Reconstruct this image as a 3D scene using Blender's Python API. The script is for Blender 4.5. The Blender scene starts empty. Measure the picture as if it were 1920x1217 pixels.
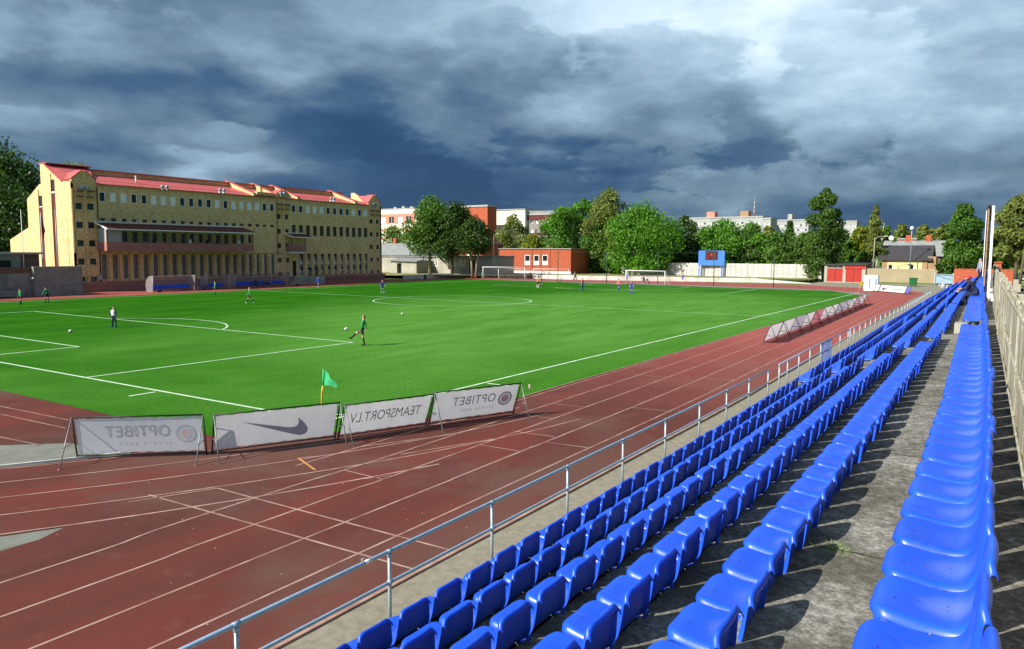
import bpy, bmesh, math, random
import numpy as np
from mathutils import Vector, Matrix
rnd = random.Random(7); nr = np.random.default_rng(7)
S = bpy.context.scene; C = S.collection
R = math.radians

# ------------------------------------------------------------------ camera
CAM = np.array([18.0346, -16.5181, 5.3841]); YAW, PIT, ROL, FPX = 0.5837, -0.0947, 0.004, 1410.9
_w = np.array([-math.sin(YAW)*math.cos(PIT), math.cos(YAW)*math.cos(PIT), math.sin(PIT)])
_r0 = np.array([math.cos(YAW), math.sin(YAW), 0.0]); _u0 = np.cross(_r0, _w)
_r = _r0*math.cos(ROL)+_u0*math.sin(ROL); _u = -_r0*math.sin(ROL)+_u0*math.cos(ROL)
cd = bpy.data.cameras.new('camera'); cam = bpy.data.objects.new('camera', cd); C.objects.link(cam)
cd.sensor_width = 36.0; cd.lens = FPX/1920*36.0; cd.clip_start = 0.1; cd.clip_end = 6000
M = Matrix(((_r[0], _u[0], -_w[0], CAM[0]), (_r[1], _u[1], -_w[1], CAM[1]), (_r[2], _u[2], -_w[2], CAM[2]), (0, 0, 0, 1)))
cam.matrix_world = M; S.camera = cam

# ------------------------------------------------------------------ sky, sun, exposure
SUN_EL = R(36); SHX, SHY = 0.478, 0.878                 # direction the shadows fall
W = bpy.data.worlds.new('World'); S.world = W; W.use_nodes = True
wt = W.node_tree; wt.nodes.clear()
class NG:
    def __init__(s, t): s.t = t
    def n(s, kind, **kw):
        nd = s.t.nodes.new(kind)
        for k, v in kw.items():
            if k.startswith('i_'):
                key = k[2:]; key = int(key) if key.isdigit() else key.replace('_', ' ')
                if isinstance(v, bpy.types.NodeSocket): s.t.links.new(v, nd.inputs[key])
                else: nd.inputs[key].default_value = v
            else: setattr(nd, k, v)
        return nd
    def m(s, op, a, b=0.0, c=None, clamp=False):
        nd = s.t.nodes.new('ShaderNodeMath'); nd.operation = op; nd.use_clamp = clamp
        for i, v in enumerate((a, b, c)):
            if v is None: continue
            if isinstance(v, bpy.types.NodeSocket): s.t.links.new(v, nd.inputs[i])
            else: nd.inputs[i].default_value = v
        return nd.outputs[0]
    def mix(s, f, a, b, blend='MIX'):
        nd = s.t.nodes.new('ShaderNodeMix'); nd.data_type = 'RGBA'; nd.blend_type = blend
        for sk, v in ((nd.inputs[0], f), (nd.inputs[6], a), (nd.inputs[7], b)):
            if isinstance(v, bpy.types.NodeSocket): s.t.links.new(v, sk)
            else: sk.default_value = v if not isinstance(v, tuple) or len(v) == 4 else (*v, 1)
        return nd.outputs[2]
    def ramp(s, f, stops, interp='LINEAR'):
        nd = s.t.nodes.new('ShaderNodeValToRGB'); cr = nd.color_ramp; cr.interpolation = interp
        while len(cr.elements) < len(stops): cr.elements.new(0.5)
        for e, (p, c) in zip(cr.elements, stops): e.position = p; e.color = (*c, 1) if len(c) == 3 else c
        s.t.links.new(f, nd.inputs[0]); return nd.outputs[0]
    def noise(s, vec, scale, detail=4, rough=0.55, dist=0.0, dim='3D'):
        nd = s.n('ShaderNodeTexNoise', noise_dimensions=dim)
        if vec is not None: s.t.links.new(vec, nd.inputs['Vector'])
        nd.inputs['Scale'].default_value = scale; nd.inputs['Detail'].default_value = detail
        nd.inputs['Roughness'].default_value = rough; nd.inputs['Distortion'].default_value = dist
        return nd.outputs[0]
g = NG(wt)
tc = g.n('ShaderNodeTexCoord'); dirv = tc.outputs['Generated']
sep = g.n('ShaderNodeSeparateXYZ', i_0=dirv)
X_, Y_, Z_ = sep.outputs
sky = g.n('ShaderNodeTexSky', sky_type='NISHITA', sun_disc=False, sun_elevation=SUN_EL, sun_rotation=math.atan2(-SHX, -SHY) % (2*math.pi))
# clouds as a deck seen in perspective: divide by height
den = g.m('ADD', g.m('MAXIMUM', Z_, 0.0), 0.16)
cp = g.n('ShaderNodeCombineXYZ', i_0=g.m('DIVIDE', X_, den), i_1=g.m('DIVIDE', Y_, den), i_2=g.m('MULTIPLY', Z_, 3.0)).outputs[0]
big = g.noise(cp, 0.55, 4, 0.5, 0.4); mid = g.noise(cp, 1.5, 5, 0.52, 0.35); fine = g.noise(cp, 3.6, 4, 0.5, 0.2)
dst = g.n('ShaderNodeMapping', i_Vector=dirv, i_Scale=(1.0, 1.0, 2.4)).outputs[0]
soft = g.noise(dst, 3.2, 3, 0.5, 0.3); puff = g.noise(dst, 6.0, 7, 0.5, 0.1)
bil = g.m('SUBTRACT', 1.0, g.m('ABSOLUTE', g.m('MULTIPLY_ADD', g.noise(dst, 5.2, 7, 0.5, 0.1), 5.0, -2.5)))      # rounded, billowing tops
az = g.m('MULTIPLY', g.m('ARCTAN2', X_, Y_), 57.2958); el = g.m('MULTIPLY', g.m('ARCSINE', Z_), 57.2958)
azw = g.m('ADD', az, g.m('MULTIPLY', g.m('SUBTRACT', soft, 0.5), 16.0))
elw = g.m('ADD', el, g.m('MULTIPLY', g.m('SUBTRACT', puff, 0.5), 7.0))
elw = g.m('ADD', elw, g.m('MULTIPLY', g.m('SUBTRACT', mid, 0.5), 3.0))
# broad cloud masses at their real bearings: (azimuth, elevation, half width, half height, tilt, amount)
MASS = [(-18, 17, 12, 4.8, 0, .42), (-27, 9.5, 8, 4.0, 0, .13), (-14.5, 11.0, 2.6, 4.5, -15, .20), (-7, 10.0, 6, 3.5, 12, .13), (0, 11, 9, 7, 0, .19), (-22, 11, 4, 2.5, 0, -.06), (-11, 13.5, 3, 2.5, 0, -.06),
        (-56, 13.6, 12, 3.6, 8, .13), (-38, 15.5, 12, 4, 0, .19), (-64, 10.8, 8, 1.6, -12, -.09), (-56, 8.2, 6.0, 1.3, -12, .17), (-66, 8.3, 5.5, 1.0, -4, .12), (-50, 6.3, 5, 1.5, -18, .10),
        (-48, 8.0, 26, 2.6, -12, -.09), (-32, 4.6, 16, 3.2, -4, -.14), (-8, 2.6, 10, 2.0, -3, -.11), (-44, 3.0, 14, 2.2, 0, -.08),
        (-18, 3.9, 13, 1.9, 3, .15), (-29, 1.6, 12, 1.0, 0, .10), (-24, 6.4, 9, 1.3, 4, -.07), (-11.5, 7.0, 5, 2.2, 10, -.08)]
acc = g.m('MULTIPLY_ADD', big, 0.34, 0.10)
zen = g.n('ShaderNodeMapRange', interpolation_type='SMOOTHSTEP', i_0=el, i_1=19.0, i_2=60.0).outputs[0]      # the deck pales upwards, as it does within the picture
for a0, e0, sa, se, tl, amp in MASS:
    ca, sn = math.cos(R(tl)), math.sin(R(tl))
    da = g.m('SUBTRACT', azw, a0); de = g.m('SUBTRACT', elw, e0)
    p = g.m('ADD', g.m('MULTIPLY', da, ca/sa), g.m('MULTIPLY', de, sn/sa)); q = g.m('ADD', g.m('MULTIPLY', da, -sn/se), g.m('MULTIPLY', de, ca/se))
    rr = g.m('ADD', g.m('MULTIPLY', p, p), g.m('MULTIPLY', q, q))
    acc = g.m('MULTIPLY_ADD', g.m('EXPONENT', g.m('MULTIPLY', rr, -0.8)), amp, acc)
acc = g.m('MULTIPLY_ADD', g.m('SUBTRACT', mid, 0.5), 0.20, acc); acc = g.m('MULTIPLY_ADD', g.m('SUBTRACT', fine, 0.5), 0.07, acc)
acc = g.m('MULTIPLY_ADD', g.m('SUBTRACT', puff, 0.5), 0.25, acc); acc = g.m('MULTIPLY_ADD', g.m('MULTIPLY', bil, g.m('MAXIMUM', acc, 0.0)), 0.13, acc)
# heaped clouds with crisp billowing edges: pale crowns, slate bases (azimuth, elevation, half width, half height, base tone, crown tone, cover)
edge = g.noise(dst, 9.0, 9, 0.64, 0.1); edge2 = g.noise(dst, 3.6, 4, 0.5, 0.2)
for a0, e0, sa, se, t0, t1, op in [(-2.0, 12.5, 6.0, 4.5, .46, .62, .8), (-24.5, 10.2, 8.5, 5.6, .25, .60, .85), (-9.8, 10.6, 5.6, 5.4, .36, .72, .85), (-35, 12.0, 9, 4.5, .30, .48, .6), (-2.5, 7.2, 6.0, 2.2, .36, .56, .7), (-15, 5.2, 8, 1.4, .30, .47, .7), (-25.5, 3.6, 9, 1.1, .24, .42, .6),
                               (-55.5, 8.0, 6.2, 1.25, .24, .44, .7), (-65.5, 8.0, 5, .9, .26, .40, .6), (-31, 5.0, 6, 1.4, .16, .34, .6), (-62, 13.8, 8, 2.6, .32, .44, .5), (-45, 5.6, 7, 1.2, .17, .30, .5)]:
    p = g.m('MULTIPLY', g.m('SUBTRACT', az, a0), 1/sa); q = g.m('MULTIPLY', g.m('SUBTRACT', el, e0), 1/se)
    f = g.m('SUBTRACT', 1.0, g.m('ADD', g.m('MULTIPLY', p, p), g.m('MULTIPLY', q, q)))
    f = g.m('ADD', f, g.m('ADD', g.m('MULTIPLY_ADD', edge2, 3.0, -1.5), g.m('MULTIPLY_ADD', edge, 3.4, -1.7)))
    mr = g.n('ShaderNodeMapRange', interpolation_type='SMOOTHSTEP', i_0=f, i_1=0.0, i_2=0.42)
    tone = g.m('ADD', g.m('MULTIPLY_ADD', q, (t1-t0)*.42, (t0+t1)/2), g.m('MULTIPLY_ADD', puff, 0.30, -0.15)); tone = g.m('ADD', tone, g.m('MULTIPLY_ADD', bil, 0.12, -0.05))
    k = g.m('MULTIPLY', mr.outputs[0], op); acc = g.m('ADD', g.m('MULTIPLY', acc, g.m('SUBTRACT', 1.0, k)), g.m('MULTIPLY', tone, k))
acc = g.m('MULTIPLY_ADD', g.m('SUBTRACT', edge, 0.5), 0.24, acc)
acc = g.m('MULTIPLY_ADD', g.m('SUBTRACT', acc, 0.42), 1.2, 0.385); acc = g.m('MULTIPLY_ADD', zen, 0.18, acc)
sund = g.m('ADD', g.m('MULTIPLY', X_, -SHX*math.cos(SUN_EL)), g.m('ADD', g.m('MULTIPLY', Y_, -SHY*math.cos(SUN_EL)), g.m('MULTIPLY', Z_, math.sin(SUN_EL))))
acc = g.m('MULTIPLY_ADD', g.n('ShaderNodeMapRange', interpolation_type='SMOOTHSTEP', i_0=sund, i_1=-0.15, i_2=0.9).outputs[0], 0.24, acc)      # cloud lit from the front pales towards the sun
cloud = g.ramp(acc, [(0.0, (0.012, 0.045, 0.115)), (0.12, (0.020, 0.062, 0.142)), (0.24, (0.041, 0.092, 0.176)), (0.38, (0.112, 0.180, 0.255)), (0.54, (0.235, 0.345, 0.455)), (0.74, (0.46, 0.60, 0.71)), (0.98, (0.74, 0.84, 0.89))])
cl10 = g.mix(1.0, cloud, (10.0, 10.0, 10.0), 'MULTIPLY')
# broken cover towards the sun side, closed deck elsewhere
cover = g.m('SUBTRACT', 0.96, g.m('MULTIPLY', g.m('MAXIMUM', g.m('MULTIPLY', Y_, -1.0), 0.0), 0.45))
skyc = g.mix(cover, sky.outputs[0], cl10)
bg = g.n('ShaderNodeBackground', i_Color=skyc, i_Strength=0.092)
wo = g.n('ShaderNodeOutputWorld', i_Surface=bg.outputs[0])
sl = bpy.data.lights.new('sun', 'SUN'); sun = bpy.data.objects.new('sun', sl); C.objects.link(sun)
sl.energy = 5.0; sl.angle = R(0.5); sl.color = (1.0, 0.945, 0.85)
sun.rotation_euler = Vector((SHX*math.cos(SUN_EL), SHY*math.cos(SUN_EL), -math.sin(SUN_EL))).to_track_quat('-Z', 'Y').to_euler()
sun.location = (-30, -60, 60)
vs = S.view_settings; vs.view_transform = 'Standard'; vs.look = 'None'; vs.exposure = 0.6; vs.gamma = 1.0; vs.use_curve_mapping = False
S.render.engine = 'CYCLES'

# ------------------------------------------------------------------ measuring helpers
def ray(px, py): return _w+(px-960)/FPX*_r-(py-608.5)/FPX*_u
def on(px, py, z=0.0):
    d = ray(px, py); return CAM+d*((z-CAM[2])/d[2])
def at(px, py, Y):
    d = ray(px, py); return CAM+d*((Y-CAM[1])/d[1])

# ------------------------------------------------------------------ materials
MATS = {}
def new_mat(name):
    m = bpy.data.materials.new(name); m.use_nodes = True; m.node_tree.nodes.clear(); return m, NG(m.node_tree)
def principled(gg, col, rough=0.6, spec=0.35, bump=None, bstr=0.2, bdist=0.02, metal=0.0, **kw):
    b = gg.n('ShaderNodeBsdfPrincipled'); b.inputs['Roughness'].default_value = rough if not isinstance(rough, bpy.types.NodeSocket) else 0.5
    if isinstance(rough, bpy.types.NodeSocket): gg.t.links.new(rough, b.inputs['Roughness'])
    b.inputs['Specular IOR Level'].default_value = spec; b.inputs['Metallic'].default_value = metal
    if isinstance(col, bpy.types.NodeSocket): gg.t.links.new(col, b.inputs['Base Color'])
    else: b.inputs['Base Color'].default_value = (*col, 1)
    if bump is not None:
        bn = gg.n('ShaderNodeBump', i_Strength=bstr, i_Distance=bdist, i_Height=bump); gg.t.links.new(bn.outputs[0], b.inputs['Normal'])
    for k, v in kw.items(): b.inputs[k].default_value = v
    gg.n('ShaderNodeOutputMaterial', i_Surface=b.outputs[0]); return b
def pm(name, col, col2=None, scale=3.0, rough=0.6, spec=0.35, bump=0.0, metal=0.0, detail=5, objspace=True, per=0.0):
    if name in MATS: return MATS[name]
    m, gg = new_mat(name)
    co = gg.n('ShaderNodeTexCoord').outputs['Object']
    if col2 is None: col2 = tuple(c*0.78 for c in col)
    nz = gg.noise(co, scale, detail, 0.6)
    c = gg.ramp(nz, [(0.32, col2), (0.66, col)])
    if per:
        oi = gg.n('ShaderNodeObjectInfo'); c = gg.mix(gg.m('MULTIPLY', oi.outputs['Random'], per), c, tuple(min(1, x*0.55) for x in col))
    principled(gg, c, rough, spec, nz if bump else None, bump, 0.02, metal)
    MATS[name] = m; return m
def brickmat(name, cols, mortar, bw=0.26, bh=0.085, stain=(0.12, 0.07, 0.03), stain_amt=0.35):
    m, gg = new_mat(name); co = gg.n('ShaderNodeTexCoord').outputs['Object']; s = gg.n('ShaderNodeSeparateXYZ', i_0=co)
    v = gg.n('ShaderNodeCombineXYZ', i_0=gg.m('ADD', s.outputs[0], s.outputs[1]), i_1=s.outputs[2]).outputs[0]
    b = gg.n('ShaderNodeTexBrick'); gg.t.links.new(v, b.inputs['Vector'])
    b.inputs['Color1'].default_value = (*cols[0], 1); b.inputs['Color2'].default_value = (*cols[1], 1); b.inputs['Mortar'].default_value = (*mortar, 1)
    b.inputs['Scale'].default_value = 1; b.inputs['Brick Width'].default_value = bw; b.inputs['Row Height'].default_value = bh; b.inputs['Mortar Size'].default_value = 0.006
    n1 = gg.noise(co, 0.35, 6, 0.65); n2 = gg.noise(gg.n('ShaderNodeMapping', i_Vector=v, i_Scale=(1.0, 2.2, 1.0)).outputs[0], 2.1, 7, 0.82)
    c = gg.mix(gg.ramp(n2, [(0.45, (0, 0, 0)), (0.60, (0.95, 0.95, 0.95))]), b.outputs[0], tuple(x*0.60 for x in cols[1]))
    c = gg.mix(gg.ramp(gg.noise(v, 0.9, 8, 0.8), [(0.55, (0, 0, 0)), (0.64, (0.55, 0.55, 0.55))]), c, tuple(x*0.42 for x in cols[1]))
    c = gg.mix(gg.m('MULTIPLY', gg.ramp(n1, [(0.5, (0, 0, 0)), (0.72, (1, 1, 1))]), stain_amt), c, stain)
    principled(gg, c, 0.9, 0.1); MATS[name] = m; return m

m_turf, gg = new_mat('turf'); co = gg.n('ShaderNodeTexCoord').outputs['Object']
stre = gg.n('ShaderNodeMapping', i_Vector=co, i_Scale=(1.0, 0.25, 1.0), i_Rotation=(0, 0, R(-58))).outputs[0]
n1 = gg.noise(co, 0.045, 5, 0.62, 0.5); n2 = gg.noise(stre, 0.42, 9, 0.72, 0.6); n3 = gg.noise(co, 7.0, 6, 0.75); n4 = gg.noise(co, 60, 2, 0.6)
# darker rim, paler middle: uneven light across the turf, painted into its colour
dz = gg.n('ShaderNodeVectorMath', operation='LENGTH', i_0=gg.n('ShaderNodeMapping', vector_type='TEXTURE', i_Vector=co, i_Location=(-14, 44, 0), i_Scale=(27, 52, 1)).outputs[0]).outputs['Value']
lit_zone = gg.n('ShaderNodeMapRange', interpolation_type='SMOOTHSTEP', i_0=gg.m('ADD', dz, gg.m('ADD', gg.m('MULTIPLY_ADD', n1, 1.5, -0.75), gg.m('MULTIPLY_ADD', n2, 0.7, -0.35))), i_1=1.25, i_2=0.45).outputs[0]
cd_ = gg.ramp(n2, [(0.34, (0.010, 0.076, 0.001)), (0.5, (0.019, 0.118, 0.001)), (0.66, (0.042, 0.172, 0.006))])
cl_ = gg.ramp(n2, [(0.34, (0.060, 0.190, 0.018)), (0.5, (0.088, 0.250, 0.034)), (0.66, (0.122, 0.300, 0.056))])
c = gg.mix(lit_zone, cd_, cl_)
c = gg.mix(gg.ramp(n3, [(0.42, (0, 0, 0)), (0.62, (0.55, 0.55, 0.55))]), c, (0.016, 0.092, 0.001))
c = gg.mix(gg.ramp(gg.noise(co, 22, 4, 0.8), [(0.62, (0, 0, 0)), (0.78, (0.32, 0.32, 0.32))]), c, (0.110, 0.275, 0.045))
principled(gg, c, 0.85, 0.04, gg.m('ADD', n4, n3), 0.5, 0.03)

m_track, gg = new_mat('tartan'); co = gg.n('ShaderNodeTexCoord').outputs['Object']
sm = gg.n('ShaderNodeMapping', i_Vector=co, i_Scale=(1.0, 0.35, 1.0)).outputs[0]
n1 = gg.noise(sm, 0.28, 7, 0.66, 0.8); n2 = gg.noise(co, 1.3, 6, 0.7, 0.4); n3 = gg.noise(co, 130, 2, 0.5); n4 = gg.noise(co, 0.16, 5, 0.6, 0.5)
c = gg.ramp(n1, [(0.34, (0.080, 0.030, 0.024)), (0.5, (0.112, 0.034, 0.027)), (0.66, (0.150, 0.035, 0.027))])
c = gg.mix(gg.ramp(n4, [(0.46, (0.0, 0.0, 0.0)), (0.60, (0.8, 0.8, 0.8))]), c, gg.mix(gg.m('MULTIPLY', n2, 0.8), (0.142, 0.074, 0.058), (0.088, 0.045, 0.035)))
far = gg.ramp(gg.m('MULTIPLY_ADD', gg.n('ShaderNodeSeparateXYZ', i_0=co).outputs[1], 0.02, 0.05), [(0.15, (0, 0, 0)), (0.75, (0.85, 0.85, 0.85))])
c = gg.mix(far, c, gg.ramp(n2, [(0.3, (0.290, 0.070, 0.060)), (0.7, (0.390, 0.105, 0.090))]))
c = gg.mix(gg.ramp(n2, [(0.58, (0, 0, 0)), (0.75, (0.30, 0.30, 0.30))]), c, (0.21, 0.11, 0.085))
c = gg.mix(gg.ramp(gg.noise(co, 42, 4, 0.75), [(0.5, (0, 0, 0)), (0.75, (0.5, 0.5, 0.5))]), c, (0.075, 0.035, 0.03))
principled(gg, c, 0.85, 0.10, n3, 0.35, 0.01)

m_line = pm('faded_white_line', (0.44, 0.30, 0.25), (0.22, 0.10, 0.08), 1.6, 0.8, detail=7)
m_pline = pm('pitch_white_line', (0.62, 0.72, 0.58), (0.36, 0.52, 0.30), 1.5, 0.8)
m_oline = pm('orange_line', (0.60, 0.30, 0.08), (0.45, 0.18, 0.06), 3.0, 0.8)
m_asph = pm('asphalt', (0.20, 0.205, 0.175), (0.13, 0.135, 0.11), 1.2, 0.9, bump=0.3, detail=8)
m_walk = pm('worn_asphalt_walk', (0.27, 0.24, 0.18), (0.18, 0.165, 0.12), 5.0, 0.92, bump=0.4, detail=10)
m_kerb = pm('kerb_stone', (0.42, 0.26, 0.20), (0.24, 0.13, 0.10), 2.0, 0.85, bump=0.3)
m_soil = pm('soil', (0.055, 0.045, 0.025), (0.03, 0.03, 0.012), 4, 0.95)
m_grass = pm('rough_grass', (0.12, 0.20, 0.035), (0.075, 0.125, 0.022), 0.35, 0.9, bump=0.3, detail=9)
m_dry = pm('dry_grass', (0.26, 0.25, 0.10), (0.14, 0.15, 0.05), 0.5, 0.9, bump=0.3, detail=9)
m_road = pm('road', (0.34, 0.34, 0.33), (0.26, 0.26, 0.25), 0.7, 0.9)

m_conc, gg = new_mat('old_concrete'); co = gg.n('ShaderNodeTexCoord').outputs['Object']
n1 = gg.noise(co, 1.1, 8, 0.68, 0.4); n2 = gg.noise(co, 19, 8, 0.78); n3 = gg.noise(co, 70, 3, 0.65); n4 = gg.noise(co, 6, 5, 0.7)
c = gg.ramp(n2, [(0.34, (0.075, 0.072, 0.060)), (0.50, (0.225, 0.215, 0.185)), (0.64, (0.47, 0.45, 0.41))])
c = gg.mix(gg.ramp(n1, [(0.38, (0.75, 0.75, 0.75)), (0.60, (0, 0, 0))]), c, (0.060, 0.054, 0.036))
c = gg.mix(gg.ramp(n4, [(0.62, (0, 0, 0)), (0.74, (0.5, 0.5, 0.5))]), c, (0.115, 0.115, 0.045))
c = gg.mix(gg.ramp(n3, [(0.66, (0, 0, 0)), (0.74, (0.6, 0.6, 0.6))]), c, (0.45, 0.43, 0.38))
principled(gg, c, 0.92, 0.2, gg.m('ADD', n2, n3), 0.6, 0.012)

m_seat, gg = new_mat('blue_plastic'); co = gg.n('ShaderNodeTexCoord').outputs['Object']; oi = gg.n('ShaderNodeObjectInfo')
off = gg.n('ShaderNodeVectorMath', operation='ADD', i_0=co, i_1=oi.outputs['Location']).outputs[0]
n1 = gg.noise(off, 7, 6, 0.65, 0.3); n2 = gg.noise(off, 70, 3, 0.6); n3 = gg.noise(off, 3.3, 3, 0.5)
c = gg.mix(oi.outputs['Random'], (0.008, 0.072, 0.62), (0.013, 0.088, 0.70))
c = gg.mix(gg.ramp(n3, [(0.5, (0, 0, 0)), (0.75, (0.35, 0.35, 0.35))]), c, (0.025, 0.13, 0.66))
c = gg.mix(gg.ramp(n1, [(0.62, (0, 0, 0)), (0.78, (0.22, 0.22, 0.22))]), c, (0.10, 0.16, 0.34))
dv = gg.n('ShaderNodeVectorMath', operation='DISTANCE', i_0=gg.n('ShaderNodeMapping', i_Vector=co, i_Scale=(1, 1, 0)).outputs[0], i_1=(-0.14, 0.0, 0.0)).outputs['Value']
ds = gg.m('MULTIPLY', gg.ramp(gg.m('MULTIPLY_ADD', n1, -0.10, dv), [(0.0, (1, 1, 1)), (0.10, (0, 0, 0))]), gg.m('MULTIPLY_ADD', oi.outputs['Random'], 0.55, 0.10))
c = gg.mix(ds, c, (0.15, 0.22, 0.42))
film = gg.ramp(gg.noise(off, 14, 6, 0.7), [(0.45, (0, 0, 0)), (0.75, (0.35, 0.35, 0.35))]); c = gg.mix(gg.m('MULTIPLY', film, gg.m('MULTIPLY_ADD', oi.outputs['Random'], -0.7, 0.8)), c, (0.05, 0.12, 0.42))
principled(gg, c, gg.ramp(n1, [(0.3, (0.26, 0.26, 0.26)), (0.7, (0.50, 0.50, 0.50))]), 0.42, n2, 0.05, 0.004)

m_galv = pm('blue_grey_painted_steel', (0.33, 0.47, 0.62), (0.25, 0.38, 0.52), 14, 0.42, 0.5, metal=0.25)
m_galv2 = pm('galvanised_post', (0.42, 0.52, 0.58), (0.30, 0.38, 0.42), 14, 0.45, 0.5, metal=0.25)
m_steel = pm('grey_steel', (0.28, 0.28, 0.28), (0.18, 0.18, 0.18), 10, 0.5, 0.5, metal=0.4)
m_black = pm('black_metal', (0.018, 0.018, 0.018), (0.012, 0.012, 0.012), 10, 0.5)
m_white = pm('white_paint', (0.86, 0.86, 0.84), (0.76, 0.76, 0.73), 1.0, 0.6)
m_wwall = pm('whitewash', (0.70, 0.69, 0.64), (0.44, 0.42, 0.37), 0.6, 0.9, detail=9)
m_pfence = pm('weathered_white_concrete', (0.62, 0.61, 0.56), (0.36, 0.35, 0.31), 1.1, 0.9, detail=9, per=0.35)
m_fabric, gg = new_mat('banner_fabric'); co = gg.n('ShaderNodeTexCoord').outputs['Object']
n1 = gg.noise(co, 1.6, 4, 0.55); n2 = gg.n('ShaderNodeTexWave', i_Vector=co, i_Scale=1.3, i_Distortion=4.0, i_Detail=2.0)
c = gg.ramp(n1, [(0.3, (0.70, 0.685, 0.70)), (0.7, (0.80, 0.785, 0.80))])
b_ = gg.n('ShaderNodeBsdfDiffuse', i_Color=c); t_ = gg.n('ShaderNodeBsdfTranslucent', i_Color=c); mx = gg.n('ShaderNodeMixShader', i_0=0.5, i_1=b_.outputs[0], i_2=t_.outputs[0])
bn = gg.n('ShaderNodeBump', i_Strength=0.25, i_Distance=0.03, i_Height=n2.outputs[0]); gg.t.links.new(bn.outputs[0], b_.inputs['Normal'])
gg.n('ShaderNodeOutputMaterial', i_Surface=mx.outputs[0])
def fab(name, col):
    if name in MATS: return MATS[name]
    m, q = new_mat(name); a = q.n('ShaderNodeBsdfDiffuse', i_Color=(*col, 1)); t = q.n('ShaderNodeBsdfTranslucent', i_Color=(*col, 1))
    x = q.n('ShaderNodeMixShader', i_0=0.4, i_1=a.outputs[0], i_2=t.outputs[0]); q.n('ShaderNodeOutputMaterial', i_Surface=x.outputs[0]); MATS[name] = m; return m
def thin(name, col):
    m, q = new_mat(name); a = q.n('ShaderNodeBsdfDiffuse', i_Color=(*col, 1)); t = q.n('ShaderNodeBsdfTranslucent', i_Color=(*col, 1))
    x = q.n('ShaderNodeMixShader', i_0=0.6, i_1=a.outputs[0], i_2=t.outputs[0]); q.n('ShaderNodeOutputMaterial', i_Surface=x.outputs[0]); return m
m_ink = fab('print_grey', (0.47, 0.47, 0.51)); m_ink2 = fab('print_soft_grey', (0.52, 0.52, 0.56)); m_inkr = fab('print_red', (0.60, 0.36, 0.42)); m_inkb = fab('print_slate', (0.38, 0.38, 0.49))
m_brick = brickmat('tan_brick', [(0.94, 0.68, 0.37), (0.86, 0.56, 0.26)], (0.78, 0.58, 0.36), stain=(0.46, 0.25, 0.12), stain_amt=0.4)
m_redbr = brickmat('red_brick', [(0.50, 0.125, 0.060), (0.44, 0.10, 0.05)], (0.46, 0.20, 0.13), stain=(0.30, 0.07, 0.04), stain_amt=0.2)
m_darkbr = brickmat('dark_brick', [(0.20, 0.10, 0.07), (0.26, 0.15, 0.11)], (0.22, 0.18, 0.15))
m_roof, gg = new_mat('red_tin_roof'); co = gg.n('ShaderNodeTexCoord').outputs['Object']
n1 = gg.noise(co, 0.8, 5, 0.6); wv = gg.n('ShaderNodeTexWave', i_Vector=co, i_Scale=1.2, bands_direction='Y')
c = gg.ramp(n1, [(0.3, (0.46, 0.085, 0.080)), (0.7, (0.56, 0.12, 0.11))]); principled(gg, c, 0.5, 0.4, wv.outputs[0], 0.3, 0.03)
m_maroon = pm('maroon_sheet', (0.13, 0.022, 0.020), (0.09, 0.016, 0.015), 2, 0.55)
m_pinkp = pm('pink_plaster', (0.40, 0.185, 0.155), (0.31, 0.135, 0.115), 0.7, 0.85, detail=8)
m_glass = pm('dark_glass', (0.018, 0.024, 0.028), (0.010, 0.014, 0.017), 1.5, 0.12, 0.6)
m_glassg = pm('green_glass', (0.022, 0.050, 0.045), (0.012, 0.026, 0.024), 1.2, 0.15, 0.6)
m_blind_sky = pm('pane_blind_and_sky', (0.93, 0.95, 0.97), (0.84, 0.88, 0.93), 1.4, 0.3, 0.6)  # pale blinds, whitened further to stand for sky reflected in the panes
m_grate = pm('grated_pane', (0.27, 0.29, 0.29), (0.14, 0.15, 0.155), 2, 0.4)
m_greyblk = pm('grey_block_plaster', (0.33, 0.305, 0.285), (0.23, 0.20, 0.185), 0.9, 0.9, bump=0.25, detail=9)
m_palepl = pm('pale_plaster', (0.42, 0.40, 0.33), (0.30, 0.285, 0.23), 0.5, 0.9, detail=9)
m_slate = pm('grey_slate_roof', (0.26, 0.275, 0.27), (0.18, 0.19, 0.185), 0.9, 0.85, detail=8)
m_cream = pm('cream_panel', (0.78, 0.75, 0.62), (0.68, 0.65, 0.52), 0.25, 0.85)
m_salmon = pm('salmon_panel', (0.66, 0.27, 0.20), (0.58, 0.22, 0.16), 0.4, 0.8)
m_panel = pm('grey_panel', (0.40, 0.41, 0.40), (0.31, 0.32, 0.32), 0.12, 0.85)
m_tan = pm('tan_wall', (0.36, 0.30, 0.19), (0.29, 0.235, 0.145), 0.4, 0.9, detail=9)
m_yel = pm('yellow_wall', (0.80, 0.70, 0.33), (0.72, 0.62, 0.28), 0.6, 0.85)
m_dkroof = pm('dark_tile_roof', (0.055, 0.050, 0.055), (0.038, 0.035, 0.04), 1.0, 0.6)
m_reddoor = pm('red_door', (0.42, 0.030, 0.020), (0.33, 0.022, 0.016), 1.5, 0.6)
m_sblue = pm('scoreboard_blue', (0.055, 0.20, 0.66), (0.045, 0.17, 0.58), 1.0, 0.5)
m_gateb = pm('gate_blue', (0.30, 0.42, 0.52), (0.24, 0.35, 0.44), 1.0, 0.6)
m_green = pm('green_plastic', (0.015, 0.12, 0.035), (0.012, 0.09, 0.028), 2.0, 0.45)
m_netp = pm('dark_green_paint', (0.035, 0.075, 0.055), (0.025, 0.055, 0.04), 3, 0.5)
m_net = pm('net_cord', (0.62, 0.64, 0.62), (0.5, 0.52, 0.5), 3, 0.8)
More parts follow.
